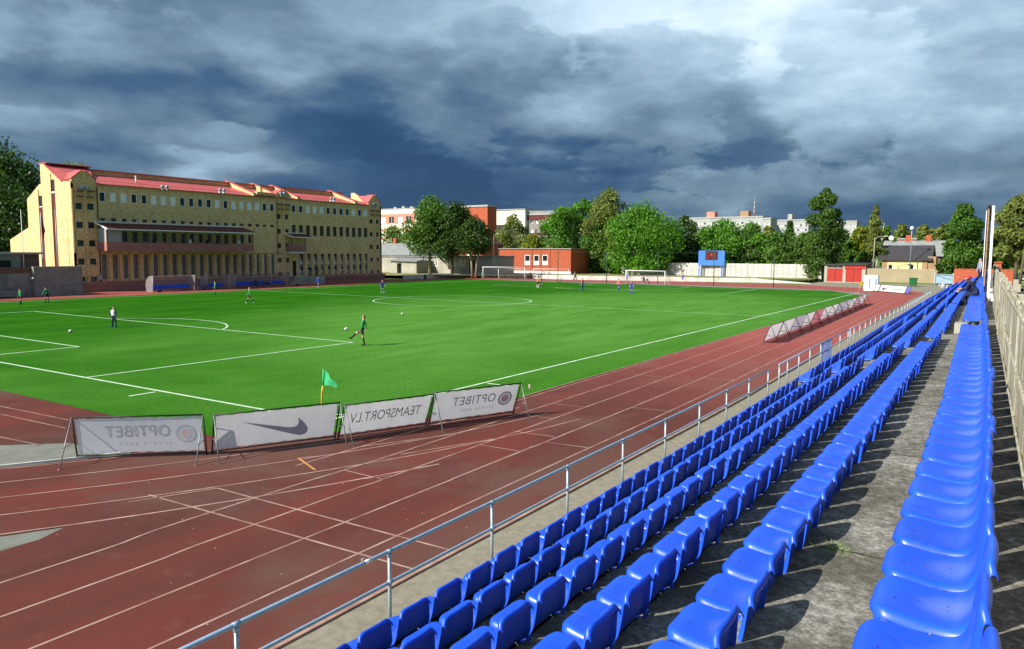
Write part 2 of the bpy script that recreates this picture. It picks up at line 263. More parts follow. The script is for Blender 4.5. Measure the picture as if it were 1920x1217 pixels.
m_yell = pm('yellow_plastic', (0.78, 0.46, 0.01), (0.68, 0.38, 0.01), 3, 0.4)
m_flag = fab('flag_green', (0.10, 0.62, 0.26)); m_flagr = fab('flag_maroon', (0.13, 0.016, 0.028)); m_flagy = fab('flag_yellow', (0.62, 0.40, 0.02))
m_wood = pm('weathered_wood', (0.42, 0.27, 0.15), (0.27, 0.16, 0.08), 3.0, 0.8, bump=0.3)
m_fence, gg = new_mat('weathered_concrete_slat'); co = gg.n('ShaderNodeTexCoord').outputs['Object']; oi = gg.n('ShaderNodeObjectInfo')
vs_ = gg.n('ShaderNodeMapping', i_Vector=gg.n('ShaderNodeVectorMath', operation='ADD', i_0=co, i_1=oi.outputs['Location']).outputs[0], i_Scale=(6, 6, 1.2)).outputs[0]
n1 = gg.noise(vs_, 1.6, 7, 0.7, 0.6); n2 = gg.noise(co, 16, 5, 0.7)
c = gg.ramp(n1, [(0.3, (0.12, 0.105, 0.065)), (0.5, (0.33, 0.305, 0.225)), (0.68, (0.52, 0.50, 0.42))])
c = gg.mix(gg.ramp(n2, [(0.60, (0, 0, 0)), (0.72, (0.7, 0.7, 0.7))]), c, (0.20, 0.13, 0.06))
principled(gg, c, 0.9, 0.2, gg.m('ADD', n1, n2), 0.5, 0.01)
def leafmat(name, a, b, yel=(0.20, 0.17, 0.03), trans=0.35):
    m, q = new_mat(name); at_ = q.n('ShaderNodeAttribute', attribute_name='tint')
    c = q.ramp(at_.outputs['Fac'], [(0.0, a), (0.7, b), (0.93, b), (1.0, yel)])
    d = q.n('ShaderNodeBsdfPrincipled', i_Roughness=0.5); q.t.links.new(c, d.inputs['Base Color']); d.inputs['Specular IOR Level'].default_value = 0.3
    t = q.n('ShaderNodeBsdfTranslucent'); q.t.links.new(q.mix(1.0, c, (1.25, 1.5, 0.6), 'MULTIPLY'), t.inputs['Color'])
    x = q.n('ShaderNodeMixShader', i_0=trans, i_1=d.outputs[0], i_2=t.outputs[0]); q.n('ShaderNodeOutputMaterial', i_Surface=x.outputs[0]); MATS[name] = m; return m
L_dark = leafmat('leaf_dark', (0.030, 0.072, 0.012), (0.080, 0.160, 0.024))
L_deep = leafmat('leaf_deep', (0.020, 0.050, 0.008), (0.052, 0.112, 0.018))
L_mid = leafmat('leaf_mid', (0.036, 0.092, 0.012), (0.098, 0.205, 0.026))
L_bright = leafmat('leaf_bright', (0.046, 0.130, 0.010), (0.115, 0.285, 0.022))
L_olive = leafmat('leaf_olive', (0.085, 0.115, 0.022), (0.200, 0.240, 0.055), (0.26, 0.22, 0.08))
L_yel = leafmat('leaf_yellow', (0.090, 0.120, 0.010), (0.230, 0.270, 0.020), (0.34, 0.28, 0.03))
m_bark = pm('bark', (0.13, 0.10, 0.07), (0.07, 0.055, 0.04), 5, 0.95, bump=0.5)
m_birch = pm('birch_bark', (0.68, 0.66, 0.60), (0.30, 0.28, 0.25), 3, 0.85)
m_pale = pm('pale_bark', (0.36, 0.32, 0.22), (0.20, 0.17, 0.11), 4, 0.9)

# ------------------------------------------------------------------ mesh helpers
class MB:
    def __init__(s): s.v = []; s.f = []; s.mi = []; s.cur = 0; s.sm = []; s.smooth = False
    def add(s, vs, fs):
        b = len(s.v); s.v += [tuple(map(float, q)) for q in vs]
        for f in fs: s.f.append([b+i for i in f]); s.mi.append(s.cur); s.sm.append(s.smooth)
        return s
    def box(s, x0, y0, z0, x1, y1, z1):
        return s.add([(x0, y0, z0), (x1, y0, z0), (x1, y1, z0), (x0, y1, z0), (x0, y0, z1), (x1, y0, z1), (x1, y1, z1), (x0, y1, z1)],
              [(0, 3, 2, 1), (4, 5, 6, 7), (0, 1, 5, 4), (1, 2, 6, 5), (2, 3, 7, 6), (3, 0, 4, 7)])
    def obox(s, p, ax, ay, az):      # oriented box from corner p
        p, ax, ay, az = map(np.asarray, (p, ax, ay, az))
        q = [p, p+ax, p+ax+ay, p+ay]; q += [v+az for v in q]
        return s.add(q, [(0, 3, 2, 1), (4, 5, 6, 7), (0, 1, 5, 4), (1, 2, 6, 5), (2, 3, 7, 6), (3, 0, 4, 7)])
    def quad(s, a, b, c, d): return s.add([a, b, c, d], [(0, 1, 2, 3)])
    def prism(s, poly, z0, z1):
        n = len(poly); return s.add([(x, y, z0) for x, y in poly]+[(x, y, z1) for x, y in poly],
              [list(range(n))[::-1], list(range(n, 2*n))]+[(i, (i+1) % n, n+(i+1) % n, n+i) for i in range(n)])
    def extr(s, poly, d):            # 3-D polygon extruded by vector d
        n = len(poly); d = np.asarray(d); a = [np.asarray(q, float) for q in poly]
        return s.add(a+[q+d for q in a], [list(range(n)), list(range(2*n-1, n-1, -1))]+[(i, n+i, n+(i+1) % n, (i+1) % n) for i in range(n)])
    def tube(s, pts, rad, n=8, cap=True):
        pts = [Vector(p) for p in pts]; rad = rad if isinstance(rad, (list, tuple)) else [rad]*len(pts)
        vs = []; prev = None; sv = s.smooth; s.smooth = True
        for i, p in enumerate(pts):
            d = (pts[min(i+1, len(pts)-1)]-pts[max(i-1, 0)]).normalized()
            a = d.orthogonal().normalized() if prev is None else (prev-d*prev.dot(d)).normalized(); prev = a; b = d.cross(a)
            vs += [p+(a*math.cos(2*math.pi*k/n)+b*math.sin(2*math.pi*k/n))*rad[i] for k in range(n)]
        fs = [(i*n+k, i*n+(k+1) % n, (i+1)*n+(k+1) % n, (i+1)*n+k) for i in range(len(pts)-1) for k in range(n)]
        s.add(vs, fs); s.smooth = False; b0 = len(s.v)-len(vs)
        if cap:
            s.f.append([b0+k for k in range(n)][::-1]); s.f.append([b0+(len(pts)-1)*n+k for k in range(n)]); s.mi += [s.cur]*2; s.sm += [False]*2
        s.smooth = sv; return s
    def ball(s, c, r, nu=12, nv=8, sq=(1, 1, 1)):
        c = np.asarray(c, float); vs = []; sv = s.smooth; s.smooth = True
        for j in range(nv+1):
            t = math.pi*j/nv
            for i in range(nu): p = 2*math.pi*i/nu; vs.append(c+np.array([math.sin(t)*math.cos(p)*sq[0], math.sin(t)*math.sin(p)*sq[1], math.cos(t)*sq[2]])*r)
        s.add(vs, [(j*nu+i, (j+1)*nu+i, (j+1)*nu+(i+1) % nu, j*nu+(i+1) % nu) for j in range(nv) for i in range(nu)]); s.smooth = sv; return s
    def mesh(s, name, mats):
        me = bpy.data.meshes.new(name); me.from_pydata(s.v, [], s.f)
        for m in (mats if isinstance(mats, (list, tuple)) else [mats]): me.materials.append(m)
        me.polygons.foreach_set('material_index', s.mi); me.polygons.foreach_set('use_smooth', s.sm); me.update(); return me
    def build(s, name, mats, parent=None, loc=None): return link(name, s.mesh(name, mats), parent, loc)
def link(name, data, parent=None, loc=None):
    o = bpy.data.objects.new(name, data); C.objects.link(o)
    if parent is not None: o.parent = parent
    if loc is not None: o.location = loc
    return o
def tag(o, label=None, cat=None, group=None, kind=None):
    if label: o['label'] = label
    if cat: o['category'] = cat
    if group: o['group'] = group
    if kind: o['kind'] = kind
    return o
def thing(name, label, cat, loc=(0, 0, 0), rz=0.0, group=None):
    o = bpy.data.objects.new(name, None); C.objects.link(o); o.location = [float(q) for q in loc]; o.rotation_euler = (0, 0, rz); o.empty_display_size = 0.2
    return tag(o, label, cat, group)
def copy_tree(o, parent=None):
    c = o.copy(); C.objects.link(c)
    if parent is not None: c.parent = parent
    for ch in list(o.children): copy_tree(ch, c)
    return c
def struct(name, mb, mats): return tag(mb.build(name, mats), kind='structure')

# ------------------------------------------------------------------ ground
struct('ground', MB().quad((-1500, -900, -0.03), (1500, -900, -0.03), (1500, 2500, -0.03), (-1500, 2500, -0.03)), m_grass)
struct('asphalt_yard', MB().quad((-100, -60, -0.012), (9.9, -60, -0.012), (9.9, 12, -0.012), (-100, 12, -0.012)), m_asph)
far_yard = MB(); far_yard.quad((-13, 96, -0.012), (24, 96, -0.012), (24, 139, -0.012), (-13, 139, -0.012)); struct('gravel_yard', far_yard, m_walk)
BCX, BCY = -34.9, 10.7
def bend(X, Y):
    t = min(max((Y-10)/60.0, 0), 1.25); return X-1.25*t*min(max((X-2.6)/5.5, 0), 1)
# pitch corners as they stand
PC = {(0, 0): (0.0, 0.0), (1, 0): (-69.78, 0.0), (0, 1): (0.35, 99.6), (1, 1): (-68.6, 103.6)}
PL, PW = 105.77, 69.78
def pp(X, Y, z=0.0):                 # nominal pitch coordinates to the ground
    a = -X/PW; b = Y/PL; f = lambda i: (PC[(0, 0)][i]*(1-a)+PC[(1, 0)][i]*a)*(1-b)+(PC[(0, 1)][i]*(1-a)+PC[(1, 1)][i]*a)*b
    return (f(0), f(1), z)
turf = [(-2.6, -3.4), (-0.6, -3.15), (0.7, -2.2), (1.5, -0.6), (2.2, 1.6), (2.7, 4.2), (2.95, 7), (3.05, 40), (3.1, 88), (-4.0, 102.6), (-25, 103.8), (-78.0, 108.5), (-73.0, 70), (-71.6, 20), (-71.6, -3.4)]
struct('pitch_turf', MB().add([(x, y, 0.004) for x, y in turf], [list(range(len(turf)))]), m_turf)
# running track: one sheet (near bend, straight, sprint lane extension, far bend, back straight)
def ring(mb, r0, r1, a0, a1, cx, cy, z, n=60, sy=1.0):
    vs = []
    for i in range(n+1):
        a = a0+(a1-a0)*i/n; vs += [(cx+r0*math.cos(a), cy+r0*math.sin(a)*sy, z), (cx+r1*math.cos(a), cy+r1*math.sin(a)*sy, z)]
    mb.add(vs, [(2*i, 2*i+1, 2*i+3, 2*i+2) for i in range(n)])
trk = MB()
ring(trk, 37.4, 42.75, R(-180), R(-6), BCX, BCY, 0.0)
ys = list(range(-40, 104, 2))
vs = []
for y in ys: vs += [(bend(2.6, y) if y > -3 else 2.2+max(0, (-3-y))*0.0 if y > -10 else 3.12, y, 0.002), (bend(9.88, y), y, 0.002)]
trk.add(vs, [(2*i, 2*i+1, 2*i+3, 2*i+2) for i in range(len(ys)-1)])
trk.add([(x, y, -0.003) for x, y in [(-55, 0), (-55, -7.2), (-5.4, -7.4), (-3.9, -6.0), (-1.2, -5.6), (3.3, -2.6), (3.6, 9), (-4, 9)]], [list(range(8))])
ft = [(9.0, 96), (7.8, 106), (2, 114), (-10, 120.5), (-24, 123.5), (-36, 124.2), (-56, 121.5), (-72, 117.0), (-84, 110), (-86, 95), (-84, 60), (-82, 20), (-80, 0), (-78, -20), (-60, -34),
      (-60, -26), (-70, -8), (-71.6, 20), (-73, 70), (-77.6, 103), (-60, 106.5), (-25, 106.2), (-8, 104.2), (2.6, 95)]
trk.add([(x, y, -0.006) for x, y in ft], [(0, 1, 2, 22, 23), (2, 3, 4, 21, 22), (4, 5, 6, 20, 21), (6, 7, 8, 19, 20), (8, 9, 10, 18, 19), (10, 11, 17, 18), (11, 12, 13, 16, 17), (13, 14, 15, 16)])
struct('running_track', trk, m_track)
grey_strip = MB().add([(x, y, -0.002) for x, y in [(-70, 107.6), (-25, 103.6), (-4, 102.4), (3.0, 90), (2.7, 96), (-6, 106.2), (-26, 108.6), (-60, 109.4)]], [(0, 1, 6, 7), (1, 2, 5, 6), (2, 3, 4, 5)])
struct('grey_run_off', grey_strip, m_asph)
def strip(mb, pts, w, z):
    pts = [np.array(p[:2], float) for p in pts]; vs = []
    for i, p in enumerate(pts):
        d = pts[min(i+1, len(pts)-1)]-pts[max(i-1, 0)]; d /= np.linalg.norm(d)+1e-9; nn = np.array([-d[1], d[0]])*w/2
        vs += [(*(p+nn), z), (*(p-nn), z)]
    mb.add(vs, [(2*i, 2*i+1, 2*i+3, 2*i+2) for i in range(len(pts)-1)])
tl = MB()
kink = {4.53: 1, 5.84: .55, 7.2: 0.1}
for X, y0 in ((4.53, -40), (5.84, -40), (7.2, -40), (8.55, -40), (3.22, -2)):
    pts = []
    for y in list(np.arange(y0, -4, 0.35))+list(range(-4, 104, 3)):
        k = kink.get(X, 0)*0.16*(1/(1+math.exp((y+8.95)*7))-0.5) if y < -4 else 0
        pts.append((bend(X, y)+k*0.8, y))
    strip(tl, pts, 0.05, 0.006)
def lane(r_b, X, a0=-178, a1=-8, w=0.055):
    pts = []
    for i in range(90):
        a = a0+(a1-a0)*i/89; t = min(max((a+38)/30, 0), 1); t = t*t*(3-2*t); r = r_b+(X-BCX-r_b)*t*0.75
        pts.append((BCX+r*math.cos(R(a)), BCY+r*math.sin(R(a))))
    strip(tl, pts, w, 0.0085)
for r_b, X in ((38.72, 4.53), (40.0, 5.84), (41.3, 7.2)): lane(r_b, X)
lane(42.6, 8.2, -178, -17, 0.07); lane(37.45, 3.2, -178, -26, 0.05)
# start, change-over and staggered marks
for a, b in (((2.36, -7.38), (9.86, -7.1)), ((3.2, -6.24), (9.86, -6.1)), ((2.46, -7.9), (3.2, -6.24)), ((2.73, -3.49), (3.2, -2.78)), ((3.21, -1.81), (4.58, 1.09)), ((4.5, -4.55), (4.52, -2.92)), ((4.54, -3.6), (5.83, -3.61)),
             ((4.69, -1.7), (5.82, 1.1)), ((5.38, -3.92), (5.87, -3.21)), ((5.85, 0.3), (7.17, 0.37)), ((7.2, 1.6), (8.5, 1.75)), ((5.8, 2.2), (7.1, 2.3)), ((4.6, 4.3), (5.8, 4.4)), ((7.2, -2.71), (7.17, 1.05))):
    strip(tl, [a, b], 0.05, 0.0115)
for y in (6.5, 14.2, 22.5, 31): strip(tl, [(bend(4.6, y), y), (bend(5.8, y), y+0.1)], 0.05, 0.0115); strip(tl, [(bend(7.2, y), y+1), (bend(8.5, y), y+1.1)], 0.05, 0.0115)
strip(tl, [(-13, -4.9), (-6.9, -4.56)], 0.05, 0.004); strip(tl, [(-12, -5.5), (-5.8, -5.18)], 0.05, 0.004); strip(tl, [(-8, -7.0), (-4.3, -6.6)], 0.05, 0.004)
for k, rr in enumerate((38.6, 40.2, 42)):
    strip(tl, [(-60+i*8, 112.8+k*3.4-abs(i-3)*0.35) for i in range(8)], 0.06, 0.003)
struct('lane_lines', tl, m_line)
ol = MB(); strip(ol, [(2.73, -3.49), (3.95, -4.0)], 0.06, 0.0145); struct('orange_mark', ol, m_oline)
pl = MB(); LW = 0.13; zp = 0.009
def pline(*q, w=LW):
    pts = []
    for (a, b) in zip(q[:-1], q[1:]):
        n = 14
        pts += [pp(a[0]+(b[0]-a[0])*i/n, a[1]+(b[1]-a[1])*i/n)[:2] for i in range(n+1)]
        strip(pl, pts, w, zp); pts = []
H = PW/2
zp = 0.009; pline((0, 0), (-PW, 0)); pline((0, PL), (-PW, PL)); pline((-H-20.16, 0), (-H-20.16, 0.01)); pline((-H+9.16, 5.5), (-H-9.16, 5.5)); pline((-H+20.16, 16.5), (-H-20.16, 16.5)); pline((-H+20.16, PL-16.5), (-H-20.16, PL-16.5)); pline((-H+9.16, PL-5.5), (-H-9.16, PL-5.5))
zp = 0.0125; pline((0, 0), (0, PL)); pline((-PW, 0), (-PW, PL)); pline((0, PL/2), (-PW, PL/2))
for sx in (1, -1):
    pline((-H+sx*20.16, 0), (-H+sx*20.16, 16.5)); pline((-H+sx*9.16, 0), (-H+sx*9.16, 5.5)); pline((-H+sx*20.16, PL), (-H+sx*20.16, PL-16.5)); pline((-H+sx*9.16, PL), (-H+sx*9.16, PL-5.5))
pline((-9.15, -0.25), (-9.15, -1.35)); pline((0.2, 9.15), (1.3, 9.15))
zp = 0.016
strip(pl, [pp(-H+9.15*math.cos(a), PL/2+9.15*math.sin(a))[:2] for a in np.linspace(0, 2*math.pi, 73)], LW, zp)
a0 = math.asin(5.5/9.15)
strip(pl, [pp(-H+9.15*math.cos(a), 11+9.15*math.sin(a))[:2] for a in np.linspace(a0, math.pi-a0, 30)], LW, zp)
strip(pl, [pp(-H+9.15*math.cos(a), PL-11-9.15*math.sin(a))[:2] for a in np.linspace(a0, math.pi-a0, 30)], LW, zp)
for cx, cy, s0 in ((0, 0, 90), (-PW, 0, 0)): strip(pl, [pp(cx+math.cos(R(s0+i*9)), cy+math.sin(R(s0+i*9)))[:2] for i in range(11)], LW*0.8, zp)
struct('pitch_lines', pl, m_pline)
# kerbs and the worn walk in front of the stand
kb = MB(); vs = []
for y in range(-40, 100, 4):
    x = bend(9.9, y); vs += [(x, y, -0.02), (x, y, 0.022), (x+0.09, y, 0.025), (x+0.1, y, -0.004)]
kb.add(vs, [(4*i+k, 4*i+k+1, 4*i+k+5, 4*i+k+4) for i in range(len(vs)//4-1) for k in range(3)]); struct('track_kerb', kb, m_kerb)
gut = MB(); vs = []
for y in range(-40, 100, 4): x = bend(9.99, y); vs += [(x, y, -0.004), (x+0.05+0.04*math.sin(y*1.7), y, -0.004)]
gut.add(vs, [(2*i, 2*i+1, 2*i+3, 2*i+2) for i in range(len(vs)//2-1)]); struct('earth_gutter', gut, m_soil)
wk = MB(); vs = []
for y in range(-40, 100, 4): x = bend(10.0, y); vs += [(x, y, -0.009), (x+4.2, y, -0.009)]
wk.add(vs, [(2*i, 2*i+1, 2*i+3, 2*i+2) for i in range(len(vs)//2-1)]); struct('walkway', wk, m_walk)
tk = MB(); vs = []
for x0, y0, x1, y1 in ((2.97, 7, 3.05, 40), (3.05, 40, 3.1, 88)): tk.obox((x0, y0, -0.01), (0.06, 0, 0), (x1-x0, y1-y0, 0), (0, 0, 0.035))
struct('turf_edging', tk, m_kerb)
ik = MB(); pts = [(BCX+37.3*math.cos(R(a)), BCY+37.3*math.sin(R(a))) for a in range(-178, -24, 2)]
vs = []
for x, y in pts: dx, dy = x-BCX, y-BCY; k = math.hypot(dx, dy); vs += [(x, y, -0.02), (x, y, 0.05), (x-dx/k*0.07, y-dy/k*0.07, 0.05), (x-dx/k*0.07, y-dy/k*0.07, -0.02)]
ik.add(vs, [(4*i+k, 4*i+4+k, 4*i+5+k, 4*i+1+k) for i in range(len(pts)-1) for k in range(3)]); struct('inner_kerb', ik, m_wwall)
# raised bank beyond the far bend, lawn and road on the right
tb = MB().add([(x, y, 0.62) for x, y in [(-13.5, 132.2), (-13.5, 141), (-70, 146), (-130, 175), (-200, 175), (-200, 100), (-92, 100), (-86, 103), (-80, 112), (-56, 123.6), (-35, 128.6)]], [list(range(11))]); struct('grass_bank', tb, m_dry)
struct('road', MB().quad((17.5, 118, -0.012), (60, 118, -0.012), (60, 130, -0.012), (17.5, 130, -0.012)), m_road)
struct('lawn', MB().quad((18.5, 132, 0.02), (80, 132, 0.02), (80, 330, 7.0), (14, 330, 7.0)), pm('lawn_grass', (0.20, 0.33, 0.035), (0.14, 0.25, 0.025), 0.3, 0.9))

# ------------------------------------------------------------------ grandstand
ROWX = {1: [(-14, 13.7), (-2, 13.7), (5, 13.6), (22, 13.42), (66, 13.55)], 2: [(-14, 14.52), (0, 14.43), (22, 14.2), (66, 13.93)], 3: [(-14, 15.37), (4, 15.2), (22, 14.98), (66, 14.5)],
        4: [(-14, 16.22), (4, 16.03), (21, 15.77), (66, 15.05)], 5: [(-14, 17.02), (0, 16.82), (6, 16.73), (20, 16.4), (66, 15.6)], 6: [(-14, 18.05), (-7, 17.93), (3, 17.63), (18, 17.2), (66, 16.25)]}
ROWZ = {1: (2.225, 2.62), 2: (2.564, 2.86), 3: (2.968, 3.13), 4: (3.35, 3.42), 5: (3.65, 3.62), 6: (4.13, 3.97)}
def rx(k, y):
    p = ROWX[k]; return float(np.interp(y, [a for a, _ in p], [b for _, b in p]))
def rz_(k, y): a, b = ROWZ[k]; return a+(b-a)*min(max((y-15)/51, 0), 1)      # back-rest top
BACK = 0.735
def tz(k, y): return rz_(k, y)-BACK
def fx(y): return float(np.interp(y, [-20, -10, -4.5, 2.25, 12.5, 20, 70], [18.46, 18.20, 18.06, 17.88, 17.65, 17.5, 16.62]))   # fence foot
YS = [-17, -14, -11, -8, -5, -2, 1, 4, 7, 10, 14, 18, 22, 27, 32, 38, 45, 52, 60, 67]
stand = thing('grandstand', 'stepped grey concrete terrace carrying six rows of blue seats', 'grandstand')
def riser(k, y): return rx(k-1, y)-0.10 if k > 1 else rx(1, y)-0.56          # front edge of floor k, under the seats of row k-1
def floor_z(k, y): return tz(k, y)+{5: 0.085, 2: 0.03}.get(k, 0.0) if k < 7 else rz_(6, y)-0.34
for k in range(1, 8):
    mb = MB(); vs = []
    for y in YS:
        xf = riser(k, y); xb = riser(k+1, y)+0.02 if k < 7 else fx(y)+0.3
        z = floor_z(k, y); zb = floor_z(k-1, y)-0.02 if k > 1 else -0.05
        vs += [(xf, y, zb), (xf, y, z-0.012), (xf+0.012, y, z), (xb, y, z), (xb, y, zb)]
    n = len(YS); mb.add(vs, [(5*i+j, 5*i+j+1, 5*i+j+6, 5*i+j+5) for i in range(n-1) for j in range(4)]+[[0, 1, 2, 3, 4], [5*(n-1)+j for j in (4, 3, 2, 1, 0)]])
    mb.build('terrace_step', m_conc, stand)
# pale half-steps in the aisles
AISLES = [(3.75, 5.0), (20.7, 22.0), (38.0, 39.3), (54.5, 55.8)]
for a0, a1 in AISLES:
    for k in range(1, 6):
        y0, y1 = a0+0.12, a1-0.12; x1 = riser(k+1, y0)-0.005; z = tz(k, y0)
        MB().obox((x1-0.30, y0, z), (0.30, 0, 0), (riser(k+1, y1)-riser(k+1, y0), y1-y0, 0), (0, 0, 0.19)).build('aisle_step', m_palepl, stand)
MB().obox((16.92, 5.55, tz(6, 5.5)), (0.36, 0, 0), (-0.02, 0.75, 0), (0, 0, 0.24)).build('concrete_block', m_palepl, stand)
m_joint = pm('joint_dirt', (0.03, 0.027, 0.018), (0.05, 0.045, 0.03), 8, 0.95)
for k in range(3, 8):                                # dark joints between the slabs
    for i in range(14):
        y = -14.15+2.95*i; x0 = rx(k-1, y)+0.0; x1 = (rx(k, y)-0.12) if k < 7 else fx(y)-0.02; z = floor_z(k, y)+0.003; q = MB(); n = 6; vs = []
        for j in range(n+1): x = x0+(x1-x0)*j/n; yy = y+rnd.uniform(-.012, .012); h_ = rnd.uniform(.003, .010); zz = floor_z(k, yy)+0.003; vs += [(x, yy-h_, zz), (x, yy+h_, zz)]
        q.add(vs, [(2*j, 2*j+2, 2*j+3, 2*j+1) for j in range(n)]); q.build('joint', m_joint, stand)
# a few plants and litter on the steps
wd = MB()
for i in range(70):
    x, y = 17.12+rnd.gauss(0, .10), -11.2+rnd.gauss(0, .05); a = rnd.uniform(0, 6.28); L = rnd.uniform(.03, .07)
    z = floor_z(6, y)+0.001; x = min(x, rx(6, y)-0.5)
    wd.add([(x-0.003, y, z), (x+0.003, y, z), (x+math.cos(a)*L, y+math.sin(a)*L, z+L*0.6)], [(0, 1, 2)])
tag(wd.build('weeds', pm('weed_green', (0.16, 0.26, 0.03), (0.11, 0.2, 0.02), 9, 0.7)), 'small green weeds in a joint of the concrete step', 'weeds', kind='stuff')
lt = MB()
for i in range(150):
    k = rnd.choice([4, 5, 5, 6]); y = rnd.uniform(-14, 8); x = rnd.uniform(rx(k, y)+0.05, (rx(k+1, y)-.4 if k < 6 else fx(y))-0.05); a = rnd.uniform(0, 3); s_ = rnd.uniform(.004, .012)
    z = floor_z(k+1, y)+0.003; lt.add([(x, y, z), (x+s_*math.cos(a), y+s_*math.sin(a), z+0.002), (x+s_*0.4*math.cos(a+1.5), y+s_*0.5*math.sin(a+1.5)+s_*0.5, z+0.003)], [(0, 1, 2)])
for i in range(90):
    y = rnd.uniform(-13, 12); x = rnd.uniform(0.5, 9.6); s_ = rnd.uniform(.012, .03); a = rnd.uniform(0, 3)
    if x < 3.2 and y > -3.5: continue
    lt.add([(x, y, 0.018), (x+s_*math.cos(a), y+s_*math.sin(a), 0.02), (x+s_*0.5*math.cos(a+1.3), y+s_*math.sin(a+1.3), 0.02)], [(0, 1, 2)])
tag(lt.build('litter_scraps', m_white), 'tiny pale scraps scattered on the steps and the track', 'litter', kind='stuff')

# ---- the moulded seat: faces -X, origin on the tread below the top of the back
PROF = [(0.012, .352), (-.006, .372), (-.004, .394), (.018, .410), (.06, .413), (.13, .402), (.20, .391), (.27, .388), (.325, .394), (.368, .412), (.398, .45), (.412, .51), (.420, .58), (.427, .64), (.432, .69), (.437, .722), (.447, .735), (.460, .728), (.466, .70)]
HALF = [.190, .203, .213, .221, .228, .231, .232, .232, .232, .233, .232, .226, .217, .210, .205, .202, .200, .198, .196]
def seat_shell(low=False):
    P = PROF if not low else [PROF[i] for i in (0, 2, 4, 7, 9, 12, 15, 17)]; Hh = HALF if not low else [HALF[i] for i in (0, 2, 4, 7, 9, 12, 15, 17)]
    us = [-1.0, -.98, -.93, -.86, -.75, -.6, -.42, -.2, .2, .42, .6, .75, .86, .93, .98, 1.0] if not low else [-1, -.95, -.8, 0, .8, .95, 1]; V = []
    n = len(P)
    for j, ((d, z), h) in enumerate(zip(P, Hh)):
        f = j/(n-1)
        for u in us:
            s = abs(u); y = u*h; dd, zz = d, z
            bk = min(1, max(0, (f-0.40)/0.14)); pan = 1-bk
            e = max(0, (s-0.86)/0.14)
            zz += pan*(0.012*s*s-0.046*e*e); dd += bk*(-0.012*s*s+0.031*e*(1-.45*min(1, max(0, (f-.60)/.30))))
            zz = zz if zz < .42 else .42+(zz-.42)*(1-.20*max(0, (s-0.70)/0.30)**2)
            if f < 0.2: dd += 0.035*max(0, s-0.6)/0.4*s
            V.append((dd-0.447, y, zz))
    m = len(us); F = [(j*m+i, (j+1)*m+i, (j+1)*m+i+1, j*m+i+1) for j in range(n-1) for i in range(m-1)]
    return V, F
def bake(o):
    dg = bpy.context.evaluated_depsgraph_get(); me = bpy.data.meshes.new_from_object(o.evaluated_get(dg)); return me
V, F = seat_shell(); tmp = bpy.data.objects.new('tmp', bpy.data.meshes.new('tmp')); C.objects.link(tmp); tmp.data.from_pydata(V, [], F)
md = tmp.modifiers.new('s', 'SOLIDIFY'); md.thickness = 0.007; md.offset = -1 if False else 1
md = tmp.modifiers.new('u', 'SUBSURF'); md.levels = 1
seat_me = bake(tmp); bpy.data.objects.remove(tmp); seat_me.name = 'stadium_seat'
bm = bmesh.new(); bm.from_mesh(seat_me); bmesh.ops.recalc_face_normals(bm, faces=bm.faces)
def bmbox(bm, x0, y0, z0, x1, y1, z1):
    vs = [bm.verts.new(p) for p in ((x0, y0, z0), (x1, y0, z0), (x1, y1, z0), (x0, y1, z0), (x0, y0, z1), (x1, y0, z1), (x1, y1, z1), (x0, y1, z1))]
    for f in ((0, 3, 2, 1), (4, 5, 6, 7), (0, 1, 5, 4), (1, 2, 6, 5), (2, 3, 7, 6), (3, 0, 4, 7)): bm.faces.new([vs[i] for i in f])
bm.to_mesh(seat_me); bm.free()
for p in seat_me.polygons: p.use_smooth = True
seat_me.materials.clear(); seat_me.materials.append(m_seat)
flange_me = MB().box(-0.40, 0.205, 0.366, -0.13, 0.295, 0.378).box(-0.40, 0.205, 0.345, -0.388, 0.295, 0.366).box(-0.13, 0.21, 0.352, -0.06, 0.29, 0.376).box(-0.058, 0.222, 0.36, -0.045, 0.278, 0.43).mesh('side_flange', m_seat)
leg_me = MB().box(-0.30, -0.20, 0.325, -0.12, 0.20, 0.362).mesh('support_bracket', pm('dark_frame_steel', (0.02, 0.02, 0.022), (0.012, 0.012, 0.014), 8, 0.6))
hl = MB()
for (dx, dy) in ((-.36, -.05), (-.31, .06), (-.27, .0), (-.24, .09), (-.20, -.07), (-.15, .03), (-.13, .07), (-.145, -.03), (-.12, 0.0), (-.19, .05)):
    for s_ in (-1, 1): hl.add([(dx+0.004*math.cos(t), dy+s_*0.008+0.004*math.sin(t), np.interp(dx+.447, [p[0] for p in PROF[3:9]], [p[1] for p in PROF[3:9]])+0.0085) for t in np.arange(0, 6.28, 1.05)], [list(range(6))])
hole_me = hl.mesh('drain_holes', m_black)
bolt_me = MB().ball((0, .25, .379), .009, 8, 4).mesh('bolt', m_steel)
BANKS = [(-14.3, 3.6), (5.15, 20.55), (22.15, 37.85), (39.45, 54.35), (55.95, 65.8)]
seats = []
Y0 = {1: -11.036, 2: -11.95, 3: -12.89, 4: -12.31, 5: -13.05, 6: -13.72}
def onscreen(P):
    d = np.asarray(P, float)-CAM; w = d@_w
    if w < 0.3: return None
    return 960+FPX*(d@_r)/w, 608.5-FPX*(d@_u)/w, w
